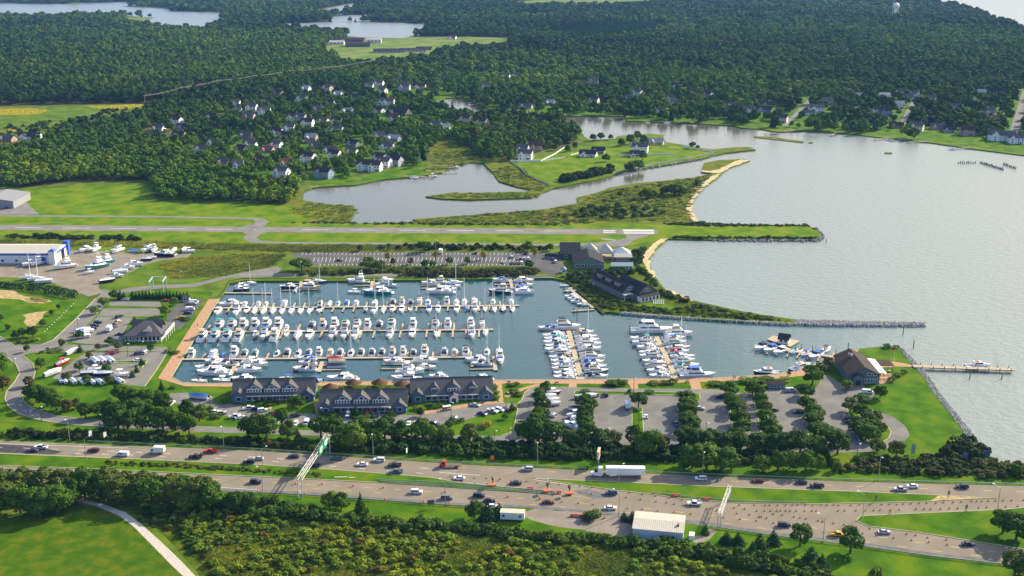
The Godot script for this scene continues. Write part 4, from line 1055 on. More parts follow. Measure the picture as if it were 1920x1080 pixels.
		"mega":
			part(o, "hull", shared("me_hull", func(): return hull_mesh(24, 6.0, 1.7, 3.0)), hm)
			part(o, "deck", shared("me_deck", func(): return deck_mesh(24, 6.0, 1.7, 3.0, 0.2)), wm)
			part(o, "deckhouse", shared("me_cab", func(): return add_loft(-7.0, 6.0, 4.8, 1.8, 4.1, 0.2, 3.6, 0.88)), wm)
			part(o, "window", shared("me_win", func(): return glass_loft(-6.6, 6.0, 4.8, 1.8, 4.1, 0.2, 3.6, 0.45, 0.75, 0.88)), gm)
			part(o, "flybridge", shared("me_fly", func(): return add_loft(-8.0, 2.2, 4.6, 4.12, 5.2, 0.1, 1.4, 0.94)), wm)
			part(o, "upper_window", shared("me_w2", func(): return glass_loft(-4.0, 2.2, 4.5, 4.12, 5.9, 0.1, 1.9, 0.62, 0.9, 0.9)), gm)
			part(o, "hardtop", shared("me_top", func(): return add_loft(-6.2, 1.0, 4.2, 6.2, 6.5, 0.2, 0.6, 0.9)), cm)
			part(o, "radar_arch", shared("me_arch", func(): return frame_mesh([[Vector3(-5.6, 5.0, 1.9), Vector3(-4.6, 7.6, 1.3)], [Vector3(-5.6, 5.0, -1.9), Vector3(-4.6, 7.6, -1.3)], [Vector3(-4.6, 7.6, 1.3), Vector3(-4.6, 7.6, -1.3)], [Vector3(-0.5, 5.0, 1.9), Vector3(-0.5, 6.3, 1.8)], [Vector3(-0.5, 5.0, -1.9), Vector3(-0.5, 6.3, -1.8)]], 0.16)), wm)
			part(o, "dinghy", shared("me_din", func(): return add_loft(-7.8, -4.9, 1.5, 5.22, 5.9, 0.1, 0.7, 0.8)), mats["tyre"])
			part(o, "bow_rail", shared("me_rail", func(): return rail_mesh(24, 6.0, 1.7, 3.0)), mats["steel"])
		"cat":
			for z in [-1.9, 1.9]: part(o, "hull", shared("ca_hull", func(): return hull_mesh(12, 1.9, 1.4, 1.8)), hm, Vector3(0, 0, z))
			part(o, "deck", shared("ca_deck", func(): return add_loft(-5.4, 3.4, 5.4, 1.3, 1.85, 0.1, 0.6, 1.0)), wm)
			part(o, "deckhouse", shared("ca_cab", func(): return add_loft(-2.6, 2.6, 4.2, 1.85, 3.1, 0.1, 1.6, 0.86)), wm)
			part(o, "window", shared("ca_win", func(): return glass_loft(-2.6, 2.6, 4.2, 1.85, 3.1, 0.1, 1.6, 0.4, 0.8)), gm)
			part(o, "bimini_top", shared("ca_bim", func(): return add_loft(-3.8, -0.4, 3.4, 4.7, 4.9, 0.1, 0.1, 0.9)), cm)
			part(o, "frame", shared("ca_fr", func(): return frame_mesh([[Vector3(-3.6, 1.8, 1.5), Vector3(-3.6, 4.8, 1.5)], [Vector3(-3.6, 1.8, -1.5), Vector3(-3.6, 4.8, -1.5)], [Vector3(-0.8, 3.0, 1.5), Vector3(-0.8, 4.8, 1.5)], [Vector3(-0.8, 3.0, -1.5), Vector3(-0.8, 4.8, -1.5)]], 0.06)), mats["steel"])
		"patrol":
			part(o, "hull", shared("pa_hull", func(): return hull_mesh(14, 4.2, 1.3, 2.1)), hm)
			part(o, "deck", shared("pa_deck", func(): return deck_mesh(14, 4.2, 1.3, 2.1, 0.36)), wm)
			part(o, "cabin", shared("pa_cab", func(): return add_loft(-2.4, 2.8, 3.2, 1.5, 3.4, 0.1, 1.0, 0.92)), wm)
			part(o, "window", shared("pa_win", func(): return glass_loft(-2.0, 2.8, 3.2, 1.5, 3.4, 0.1, 1.0, 0.5, 0.85, 0.92)), gm)
			part(o, "roof_gear", shared("pa_gear", func(): return add_loft(-1.6, 0.2, 1.5, 3.42, 3.75, 0.1, 0.1, 0.9)), cm)
			part(o, "trunk_cabin", shared("pa_trunk", func(): return add_loft(2.7, 5.0, 2.2, 1.75, 2.4, 0.0, 0.8, 0.85)), wm)
	return o

func rail_mesh(l: float, b: float, fs: float, fb: float) -> Mesh:
	var q := hull_sections(l, b, fs, fb)
	var pts := []
	for z in [1.0, -1.0]:
		for i in range(4, 8):
			var a := Vector3(q[i][0], q[i][2] + 0.65, (q[i][1] - 0.08) * z)
			var c := Vector3(q[i + 1][0], q[i + 1][2] + 0.65, (q[i + 1][1] - 0.03) * z)
			pts.append([a, c])
			pts.append([a, a - Vector3(0, 0.65, 0)])
	return frame_mesh(pts, 0.03)

# code: kind.hull.canvas, length; kinds e f s p c t v m k
const KIND_OF := {"e": "express", "f": "fly", "s": "sail", "p": "sport", "c": "console", "t": "trawler", "v": "covered", "m": "mega", "k": "cat", "w": "patrol"}
const TONE := {"w": "white", "n": "navy", "b": "blue", "t": "teal", "c": "cream", "k": "black", "r": "red", "g": "green", "a": "tan", "o": "orange"}
func boat_label(code: String, tail: String) -> String:
	var kind: String = KIND_OF[code[0]]
	var look := {"express": "express cruiser", "fly": "flybridge motor yacht", "sail": "sailboat", "sport": "sportfishing boat", "console": "outboard boat", "trawler": "trawler yacht", "covered": "covered boat", "mega": "long motor yacht", "cat": "power catamaran", "patrol": "work boat"}
	var extra: String = "" if code[2] == "w" else {"sail": " with %s sail cover", "covered": " under %s cover", "patrol": " with %s roof gear"}.get(kind, " with %s canvas") % TONE[code[2]]
	return "%s %s%s, %s" % [TONE[code[1]], look[kind], extra, tail]

func berth_row(dock_key: String, side: float, zoom_x: float, row_y: float, list: Array, place: String, bow_out := true) -> void:
	var a: Vector3 = dock_lines[dock_key][0]
	var b: Vector3 = dock_lines[dock_key][1]
	var k := 0
	for e in list:   # [zoom x, code, length]
		k += 1
		var p := at(zoom_x + e[0] / 4.908, row_y, WATER)
		var t := (p.x - a.x) / (b.x - a.x)
		var away: bool = bow_out if e.size() < 4 else not bow_out
		p.z = lerpf(a.z, b.z, t) + side * (e[2] / 2 + 1.9)
		var turn := -PI / 2 if side > 0 else PI / 2
		if not away: turn += PI
		boat(KIND_OF[e[1][0]], e[2], p, turn + rng.randf_range(-0.04, 0.04), TONE[e[1][1]], TONE[e[1][2]], boat_label(e[1], "%s from left, %s" % [ordinal(k), place]), "boats " + place)

func loose_boats(zoom: Vector2, list: Array, place: String) -> void:   # [zoom x, zoom y of the waterline, code, length, heading in degrees: 0 right, 90 away, 180 left, 270 to the camera]
	var k := 0
	for e in list:
		k += 1
		var p := at(zoom.x + e[0] / 4.908, zoom.y + e[1] / 4.908, WATER)
		boat(KIND_OF[e[2][0]], e[3], p, deg_to_rad(e[4]), TONE[e[2][1]], TONE[e[2][2]], boat_label(e[2], "%s %s" % [ordinal(k), place]), "boats " + place)

func build_boats() -> void:
	berth_row("A", 1.0, 320, 584, [[440, "eww", 10], [615, "fww", 12], [700, "eww", 9], [775, "sww", 10], [858, "sww", 10], [945, "sww", 10], [1027, "swk", 11], [1112, "swb", 11], [1197, "swn", 11], [1282, "swn", 11], [1365, "ewk", 9], [1790, "cww", 6], [1870, "fww", 12], [1958, "sww", 10], [2037, "eww", 9], [2125, "eww", 10], [2200, "cwk", 7], [2375, "ewb", 10], [2458, "eww", 10], [2632, "eww", 11], [2710, "vwb", 8], [2798, "fww", 11], [2892, "swk", 9], [2978, "swk", 10], [3060, "snw", 10], [3145, "swn", 10]], "near side of upper dock")
	berth_row("A", -1.0, 320, 568, [[700, "eww", 8], [825, "eww", 8], [892, "sca", 9], [1060, "eww", 10], [1385, "fwk", 9], [1470, "vww", 9], [1548, "swt", 9], [1630, "ewb", 9], [1715, "eww", 9], [1885, "swb", 11], [2050, "ewk", 10], [2132, "fwa", 10], [2213, "ewn", 9], [2293, "twk", 11], [2370, "swb", 11], [2542, "fww", 10], [2628, "sww", 10], [2703, "sww", 11], [2795, "eww", 11], [2965, "sca", 10], [3135, "sww", 10]], "far side of upper dock")
	berth_row("B", 1.0, 320, 630, [[310, "fwa", 14, 1], [425, "fwt", 14, 1], [535, "fwt", 14, 1], [645, "fwa", 14, 1], [780, "cww", 8], [865, "fwb", 13], [970, "fww", 14, 1], [1060, "cww", 7], [1172, "vww", 13], [1280, "eww", 12], [1490, "fww", 13], [1600, "fwk", 13], [1700, "fww", 13], [2015, "fwt", 12], [2220, "eww", 11], [2445, "swk", 11], [2770, "fww", 12], [2895, "vww", 9]], "near side of middle dock")
	berth_row("B", -1.0, 320, 610, [[465, "fwt", 14], [580, "fwt", 14], [685, "fww", 14], [790, "fww", 14], [895, "fww", 15], [1005, "fww", 15], [1090, "cww", 7], [1310, "ewk", 12], [1410, "fwa", 13], [1515, "fww", 14], [1615, "fwg", 13], [1720, "fwk", 14], [1818, "fww", 12], [1925, "ewk", 12], [2035, "fwk", 15], [2235, "fww", 13], [2440, "fwn", 13], [2553, "fww", 12], [2762, "fww", 13], [2867, "twk", 10]], "far side of middle dock")
	berth_row("C", -1.0, 320, 665, [[205, "fww", 10], [400, "eww", 11], [490, "vwb", 7], [590, "fww", 12], [685, "ewk", 10], [780, "ewg", 10], [980, "swk", 10], [1075, "ewk", 11], [1175, "swn", 11], [1270, "ewk", 10], [1368, "fww", 10], [1470, "ewa", 10], [1560, "ewn", 10], [1660, "swn", 11], [1753, "ewk", 10], [1853, "ewn", 10], [1943, "ewk", 10], [2040, "fwa", 10], [2138, "fww", 10], [2235, "ewk", 9], [2335, "fwa", 12], [2520, "ewn", 10], [2613, "ewa", 9], [2715, "fwk", 11], [2910, "swg", 10]], "far side of lower dock")
	loose_boats(Vector2(320, 500), [[400, 882, "eww", 10, 180], [500, 908, "ewn", 13, 180], [340, 945, "ewk", 13, 180], [395, 990, "eww", 17, 180], [770, 885, "eww", 12, 0], [790, 912, "eww", 12, 0], [725, 965, "eww", 13, 0]], "at the first short cross pier")
	loose_boats(Vector2(320, 500), [[1250, 855, "ewb", 10, 180], [1255, 895, "ewn", 9, 180], [1230, 955, "ewn", 12, 180], [1520, 852, "vwr", 8, 0], [1535, 880, "vwa", 9, 0], [1530, 925, "vwn", 10, 0]], "at the second short cross pier")
	loose_boats(Vector2(640, 500), [[485, 885, "eww", 11, 180], [640, 975, "fww", 14, 0], [775, 880, "eww", 13, 0], [785, 940, "eww", 10, 0]], "at the third short cross pier")
	loose_boats(Vector2(640, 500), [[1245, 870, "eww", 12, 180], [1285, 905, "ewn", 10, 180], [1452, 800, "sww", 11, 268], [1462, 865, "fww", 12, 272]], "at the fourth short cross pier")
	loose_boats(Vector2(320, 500), [[265, 1060, "cwn", 8, 180], [470, 1055, "cww", 9, 180], [665, 1048, "eww", 12, 180], [1070, 1040, "cwb", 8, 180], [1335, 1052, "cwb", 7, 180], [1575, 1045, "eww", 15, 180], [2170, 1045, "pww", 15, 180], [2460, 1020, "eww", 9, 180], [2850, 1050, "eww", 12, 200]], "from left along the near quay")
	loose_boats(Vector2(320, 500), [[725, 158, "swg", 9, 0], [660, 188, "eww", 9, 0], [655, 218, "ekw", 10, 0], [1080, 195, "enw", 11, 180], [1290, 205, "tca", 13, 0], [1360, 145, "snw", 11, 0], [1150, 225, "vww", 7, 90], [540, 352, "eww", 13, 200]], "boat in the basin's upper left corner")
	loose_boats(Vector2(640, 500), [[155, 143, "pww", 14, 180], [415, 135, "eww", 10, 0], [120, 240, "cww", 8, 180], [330, 245, "etw", 18, 180], [390, 180, "fww", 11, 180], [455, 182, "ewb", 8, 0]], "at the second far bulkhead pier")
	loose_boats(Vector2(640, 500), [[815, 160, "eww", 11, 180], [900, 150, "fww", 10, 180], [1040, 155, "sww", 12, 0], [1030, 190, "ewb", 10, 0], [905, 240, "eww", 17, 180], [1000, 215, "eww", 9, 0]], "at the third far bulkhead pier")
	loose_boats(Vector2(640, 500), [[1465, 130, "ewb", 10, 180], [1460, 240, "fnw", 14, 180], [1680, 140, "eww", 13, 0], [1690, 180, "ewk", 11, 0], [1685, 240, "kwb", 12, 0], [1660, 205, "ewn", 9, 0]], "at the fourth far bulkhead pier")
	loose_boats(Vector2(980, 500), [[380, 180, "cwk", 6, 200], [440, 230, "cwa", 7, 200], [445, 285, "eww", 8, 180], [470, 305, "eww", 8, 180], [500, 330, "ewn", 8, 180], [560, 355, "cww", 8, 180]], "of the small right bulkhead boats")
	# slip piers
	for row in [["D", -1.0, ["cwk", "eww", "ewt", "eww", "ewk", "ewb", "tww", "ewk", "eww", "ewb", "fww", "eww", "eww"], "first", "left"], ["D", 1.0, ["ewa", "swk", "eww", "fww", "eww", "cwk", "fwn", "ewb", "ewn", "fgw", "ewk"], "first", "right"], ["E", -1.0, ["ewk", "fwt", "eww", "sww", "fww", "ewn", "twk", "eww", "eww"], "second", "left"], ["E", 1.0, ["eww", "fwb", "swg", "ewr", "swb", "fww", "ewt", "fwk", "mwb"], "second", "right"]]:
		var a: Vector3 = dock_lines[row[0]][0]
		var b: Vector3 = dock_lines[row[0]][1]
		var d := (b - a)
		d.y = 0
		var n: int = row[2].size()
		var side: Vector3 = d.normalized().cross(Vector3.UP) * -row[1]
		for i in n:
			var code: String = row[2][i]
			var length := rng.randf_range(11.0, 13.5)
			if code[0] == "c": length = 8.0
			if code[0] == "m": length = 18.0
			var p: Vector3 = a + d * ((i + 0.6) / n) + side * (length / 2 + 2.2)
			p.y = WATER
			var place := "%s side of %s slip pier" % [row[4], row[3]]
			boat(KIND_OF[code[0]], length, p, atan2(-side.z, side.x) + rng.randf_range(-0.05, 0.05), TONE[code[1]], TONE[code[2]], boat_label(code, "%s from end, %s" % [ordinal(i + 1), place]), "boats " + place)
	loose_boats(Vector2(980, 500), [[400, 572, "fwn", 17, 0], [230, 578, "ewb", 11, 180], [1190, 600, "mww", 24, 0], [1440, 632, "fww", 15, 0]], "from left across the slip pier heads")
	loose_boats(Vector2(1340, 600), [[430, 262, "ewn", 12.5, 225], [515, 280, "ewb", 12.5, 223], [605, 300, "eww", 12.5, 222], [745, 300, "cwg", 10, 225], [845, 322, "cwb", 10, 222], [925, 340, "ewb", 12, 228], [1025, 280, "cwk", 9, 45]], "from left at the restaurant dock")
	loose_boats(Vector2(1340, 600), [[480, 500, "wko", 14, 180], [790, 452, "wko", 14, 33]], "along the quay by the restaurant")
	var p := at(1560 + 1340 / 4.908, 600 + 436 / 4.908, WATER)
	boat("patrol", 13, p, deg_to_rad(2), "white", "orange", "white work boat with orange gear beside the long fishing pier", "")
	# ashore: boats on stands and trailers
	var yard := [[600, 310, "pww", 15, 215], [890, 310, "ptw", 17, 230], [975, 265, "ptw", 13, 235], [820, 360, "cww", 8, 225], [785, 155, "eww", 11, 250], [880, 150, "pww", 11, 265], [1080, 160, "fwk", 12, 250], [1355, 155, "fwk", 12, 250], [1510, 200, "ekw", 15, 178], [270, 285, "eww", 11, 240], [345, 280, "pww", 11, 240], [1225, 160, "vwb", 7, 200], [990, 440, "vkw", 10, 25], [1080, 395, "eww", 8, 10], [1110, 355, "vww", 10, 15], [1180, 318, "eww", 9, 10], [1245, 290, "eww", 11, 5], [1355, 240, "vkw", 8, 0], [1400, 222, "cwb", 7, 0], [1415, 155, "fww", 9, 268], [1600, 155, "vww", 8, 268], [1690, 150, "vww", 8, 268], [1740, 165, "cww", 9, 0], [270, 410, "sww", 11, 20], [340, 425, "sww", 11, 15], [410, 445, "vww", 11, 10]]
	var i := 0
	for e in yard:
		i += 1
		stand_boat(at(0 + e[0] / 4.908, 440 + e[1] / 4.908), e[2], e[3], e[4], "%s boat ashore in the gravel yard" % ordinal(i), "boats stored in the boatyard")
	var lot := [[675, 205, "vww", 9, 60], [580, 310, "crr", 9, 60], [490, 405, "vww", 10, 55], [870, 290, "vww", 9, 130], [935, 285, "vww", 9, 130], [1010, 285, "vww", 9, 130], [885, 375, "cww", 8, 5], [830, 410, "vnw", 9, 2], [960, 420, "vnw", 10, 0], [1110, 420, "cww", 9, 0], [560, 475, "vww", 5, 120], [600, 480, "vww", 5, 120], [670, 480, "vww", 7, 130], [750, 480, "vww", 7, 130], [845, 485, "vww", 6, 130], [915, 485, "vww", 7, 135], [1090, 475, "vww", 8, 140]]
	i = 0
	for e in lot:
		i += 1
		stand_boat(at(0 + e[0] / 4.908, 620 + e[1] / 4.908), e[2], e[3], e[4], "%s in the boat storage lot" % ordinal(i), "boats in the storage car park")
	lot = [[1008, 290, "vww", 8, 5], [1660, 290, "ckw", 7, 5], [1610, 325, "vww", 8, 5], [1640, 360, "vww", 8, 5], [1650, 395, "vww", 8, 5], [1615, 490, "vww", 7, 150], [1635, 590, "vww", 9, 145], [1935, 330, "vww", 8, 5], [1985, 322, "vww", 8, 5], [1870, 440, "vwn", 8, 185], [1850, 500, "cww", 8, 200], [1845, 555, "cww", 8, 100], [1830, 610, "eww", 10, 130]]
	i = 0
	for e in lot:
		i += 1
		if i == 1: continue
		stand_boat(at(700 + e[0] / 4.908, 680 + e[1] / 4.908), e[2], e[3], e[4], "%s on trailers in the main lot" % ordinal(i - 1), "boats on trailers in the main car park")
	lot = [[770, 890, "vww", 8, 20], [800, 905, "vww", 8, 20], [760, 925, "cwb", 8, 15], [770, 950, "vww", 8, 15]]
	i = 0
	for e in lot:
		i += 1
		stand_boat(at(e[0] / 4.908, 440 + e[1] / 4.908), e[2], e[3], e[4], "%s on trailers beside the office road" % ordinal(i), "boats on trailers beside the office road")
	stand_boat(at(372, 748), "vwb", 10, 170, "beside the first blue building", "")

func stand_boat(p: Vector3, code: String, length: float, heading: float, tail: String, group: String) -> void:
	var kind: String = KIND_OF[code[0]]
	var lift := 0.95 if length > 9.5 else 0.75
	var o := boat(kind, length, p + Vector3(0, lift, 0), deg_to_rad(heading), TONE[code[1]], TONE[code[2]], boat_label(code, tail), group)
	var h := lift / o.scale.y
	# keel, cradle or trailer under it, touching the ground
	part(o, "keel", shared("keel_%s" % kind, func():
		var s := Shape.new()
		var l: float = {"express": 9.0, "fly": 11.0, "sail": 8.0, "sport": 12.0, "console": 5.5, "trawler": 11.0, "covered": 6.5, "mega": 20.0, "cat": 9.0, "patrol": 11.0}[kind]
		s.hexa(Vector3(-0.3, -0.75, 0), Vector2(l * 0.9, 0.35), Vector3(0, -0.3, 0), Vector2(l, 1.9))
		return s.done()), mat("bottom_paint", 0.05, 0.05, 0.09, 0.8))
	part(o, "cradle", shared("cradle_%s_%.2f" % [kind, h], func():
		var s := Shape.new()
		var l: float = {"express": 3.0, "fly": 4.0, "sail": 2.6, "sport": 4.5, "console": 1.8, "trawler": 4.0, "covered": 2.0, "mega": 8.0, "cat": 3.0, "patrol": 4.0}[kind]
		for x in [-l, l]:
			for z in [-0.9, 0.9]:
				s.tube(Vector3(x, -h, z * 1.15), Vector3(x, -0.2, z * 0.9), 0.12, 0.08, 5)
			s.box(Vector3(x, -h + 0.08, 0), Vector3(0.25, 0.12, 2.0))
		return s.done()), mats["wood_pile"])

# ---------------------------------------------------------------- buildings (local x runs along the front, the front faces +z)
func site(called: String, label: String, category: String, a: Array, b: Array, group := "") -> Array:
	var p := at(a[0], a[1])
	var q := at(b[0], b[1])
	var d := q - p
	var o := thing(called, label, category, (p + q) / 2, atan2(-d.z, d.x), group)
	return [o, d.length()]

func window(parent: Node, where: Vector3, w: float, h: float, turn := 0.0, called := "window", frame := "white_paint") -> void:
	var f := part(parent, called, shared("win_%.2f_%.2f" % [w, h], func():
		var s := Shape.new()
		s.box(Vector3(0, 0, 0.03), Vector3(w + 0.3, h + 0.3, 0.12))
		return s.done()), mats[frame], where, turn)
	part(f, "pane", shared("pane_%.2f_%.2f" % [w, h], func():
		var s := Shape.new()
		s.box(Vector3(0, 0, 0.08), Vector3(w, h, 0.08))
		return s.done()), mats["glass_dark"])

func window_row(parent: Node, n: int, from: Vector3, to: Vector3, w: float, h: float, turn := 0.0, called := "window", frame := "white_paint") -> void:
	for i in n:
		window(parent, from.lerp(to, (i + 0.5) / n), w, h, turn, called, frame)

func body(o: Node, called: String, mid: Vector3, size: Vector2, high: float, rise: float, m: Material, turn := 0.0) -> MeshInstance3D:
	return part(o, called, shared("body_%s_%.1f_%.1f_%s" % [size, high, rise, 0], func():
		var s := Shape.new()
		s.gable_body(Vector3.ZERO, size, high, rise - 0.05)
		return s.done()), m, mid, turn)

func roof(o: Node, called: String, mid: Vector3, size: Vector2, rise: float, m: Material, turn := 0.0, over := 0.6) -> MeshInstance3D:
	return part(o, called, shared("roof_%s_%.1f_%.1f" % [size, rise, over], func():
		var s := Shape.new()
		s.gable(Vector3.ZERO, size, rise, over, 0.18)
		return s.done()), m, mid, turn)

func boxy(o: Node, called: String, mid: Vector3, size: Vector3, m: Material, turn := 0.0) -> MeshInstance3D:
	return part(o, called, shared("box_%s" % size, func():
		var s := Shape.new()
		s.box(Vector3.ZERO, size)
		return s.done()), m, mid, turn)

func arch_window(parent: Node, where: Vector3, r: float) -> void:
	var f := part(parent, "arch_window", shared("arch_%.1f" % r, func():
		var s := Shape.new()
		for i in 8:
			var a := PI * i / 8
			var b := PI * (i + 1) / 8
			s.tri(Vector3(0, 0, 0.1), Vector3(cos(a) * r, sin(a) * r, 0.1), Vector3(cos(b) * r, sin(b) * r, 0.1))
			s.quad(Vector3(cos(a) * r, sin(a) * r, -0.1), Vector3(cos(b) * r, sin(b) * r, -0.1), Vector3(cos(b) * r, sin(b) * r, 0.1), Vector3(cos(a) * r, sin(a) * r, 0.1))
		return s.done()), mats["white_paint"], where)
	part(f, "pane", shared("archp_%.1f" % r, func():
		var s := Shape.new()
		for i in 8:
			var a := PI * i / 8
			var b := PI * (i + 1) / 8
			s.tri(Vector3(0, 0.12, 0.13), Vector3(cos(a) * r * 0.72, 0.12 + sin(a) * r * 0.72, 0.13), Vector3(cos(b) * r * 0.72, 0.12 + sin(b) * r * 0.72, 0.13))
		return s.done()), mats["glass_dark"])

func marina_building(a: Array, b: Array, depth: float, label: String, style: int) -> void:
	var si := site("blue_building", label, "building", a, b, "blue marina buildings along the quay")
	var o: Node3D = si[0]
	var l: float = si[1]
	var wall := mat("blue_siding", 0.085, 0.155, 0.245, 0.8)
	var grey: Material = mats["roof_grey"]
	var zc := -depth / 2
	body(o, "wall", Vector3(0, 0, zc), Vector2(l - 2.0, depth), 3.2, 5.2, wall)
	var main := roof(o, "roof", Vector3(0, 3.2, zc), Vector2(l - 1.8, depth), 5.2, grey, 0.0, 1.4)
	part(main, "ridge_cap", shared("cap_%.1f" % l, func():
		var s := Shape.new()
		s.box(Vector3(0, 5.42, 0), Vector3(l, 0.16, 0.5))
		return s.done()), mats["roof_dark"])
	# dormers
	var spots := [-l * 0.235, -l * 0.02, l * 0.195] if style == 0 else [-l * 0.21, l * 0.02, l * 0.26]
	var k := 0
	for x in spots:
		k += 1
		var w := 7.2 if style == 0 else (6.0 if k == 2 else 3.6)
		var out_z := -1.0 if style == 0 else (-1.2 if k == 2 else -1.8)
		var run := absf(zc - out_z)
		var d := body(o, "dormer", Vector3(x, 2.6, (zc + out_z) / 2), Vector2(run, w), 3.2 if style == 0 else 3.0, 2.6 if style == 0 else (2.4 if k == 2 else 1.8), wall, PI / 2)
		part(d, "dormer_roof", shared("dr_%.1f_%.1f_%d" % [run, w, style + k % 2], func():
			var s := Shape.new()
			s.gable(Vector3.ZERO, Vector2(run, w), 2.6 if style == 0 else (2.4 if k == 2 else 1.8), 0.5, 0.15)
			return s.done()), grey, Vector3(0, 3.2 if style == 0 else 3.0, 0))
		var f := Vector3(x, 4.85 if style == 0 else 4.8, out_z + 0.02)
		var n := 5 if style == 0 else (4 if k == 2 else 3)
		boxy(o, "dormer_trim", f, Vector3(w - 0.3, 1.9, 0.1), mats["white_paint"])
		window_row(o, n, f + Vector3(-w / 2 + 0.3, 0, 0.06), f + Vector3(w / 2 - 0.3, 0, 0.06), 0.75, 1.2)
		if style == 0: arch_window(o, f + Vector3(0, 1.0, 0.02), 1.5)
	# wings at both ends
	for x in [-l / 2 + 3.2, l / 2 - 3.2]:
		var d := body(o, "wing", Vector3(x, 0, -depth / 2 + 0.8), Vector2(depth + 1.6, 6.0), 3.4, 2.2, wall, PI / 2)
		part(d, "wing_roof", shared("wr_%.1f" % depth, func():
			var s := Shape.new()
			s.gable(Vector3.ZERO, Vector2(depth + 2.0, 6.0), 2.2, 0.5, 0.15)
			return s.done()), grey, Vector3(0, 3.4, 0))
		window(o, Vector3(x, 1.8, 1.62), 2.0, 1.7)
	# porch
	window_row(o, int(l / 4.2), Vector3(-l / 2 + 6.5, 1.6, 0.02), Vector3(l / 2 - 6.5, 1.6, 0.02), 1.9, 1.7)
	var n := int((l - 13) / 3.0)
	for i in n + 1:
		boxy(o, "porch_post", Vector3(lerpf(-l / 2 + 6.6, l / 2 - 6.6, float(i) / n), 1.55, 1.25), Vector3(0.18, 3.1, 0.18), mats["white_paint"])
	boxy(o, "porch_rail", Vector3(0, 0.9, 1.25), Vector3(l - 13, 0.1, 0.1), mats["white_paint"])
	boxy(o, "porch_beam", Vector3(0, 3.0, 1.22), Vector3(l - 12.6, 0.3, 0.2), mats["white_paint"])
	if style == 1:
		var d := body(o, "entrance", Vector3(l * 0.02, 0, 0.6), Vector2(5.0, 4.0), 2.8, 1.6, mats["white_paint"], PI / 2)
		part(d, "entrance_roof", shared("ent_roof", func():
			var s := Shape.new()
			s.gable(Vector3.ZERO, Vector2(5.0, 4.0), 1.6, 0.4, 0.15)
			return s.done()), grey, Vector3(0, 2.8, 0))
		boxy(o, "door", Vector3(l * 0.02, 1.15, 3.12), Vector3(1.8, 2.2, 0.08), mats["glass_dark"])

func shed(label: String, a: Array, b: Array, depth: float, high: float, rise: float, wall: Material, top: Material, category := "building", called := "shed", front_gable := false, nwin := 2, group := "") -> Node3D:
	var si := site(called, label, category, a, b, group)
	var o: Node3D = si[0]
	var l: float = si[1]
	if front_gable:
		body(o, "wall", Vector3(0, 0, -depth / 2), Vector2(depth, l), high, rise, wall, PI / 2)
		roof(o, "roof", Vector3(0, high, -depth / 2), Vector2(depth, l), rise, top, PI / 2, 0.5)
	else:
		body(o, "wall", Vector3(0, 0, -depth / 2), Vector2(l, depth), high, rise, wall)
		roof(o, "roof", Vector3(0, high, -depth / 2), Vector2(l, depth), rise, top, 0.0, 0.5)
	if nwin > 0:
		window_row(o, nwin, Vector3(-l / 2 + 0.3, high * 0.55, 0.02), Vector3(l / 2 - 0.3, high * 0.55, 0.02), minf(1.6, l / nwin * 0.5), minf(1.5, high * 0.45))
	return o

func pavilion(label: String, mid: Array, w: float, d: float, high: float, rise: float, top: Material, group := "", posts := true) -> void:
	var o := thing("pavilion", label, "pavilion", at(mid[0], mid[1]), 0.0, group)
	var s := Shape.new()
	s.hip(Vector3(0, high, 0), Vector2(w, d), rise, 0.3, maxf(0.2, w - d))
	part(o, "roof", s.done(), top)
	for x in [-1, 1]:
		for z in [-1, 1]:
			boxy(o, "post", Vector3(x * (w / 2 - 0.3), high / 2, z * (d / 2 - 0.3)), Vector3(0.25, high, 0.25), mats["white_paint"])
	boxy(o, "floor", Vector3(0, 0.12, 0), Vector3(w, 0.24, d), mats["dock_wood"])

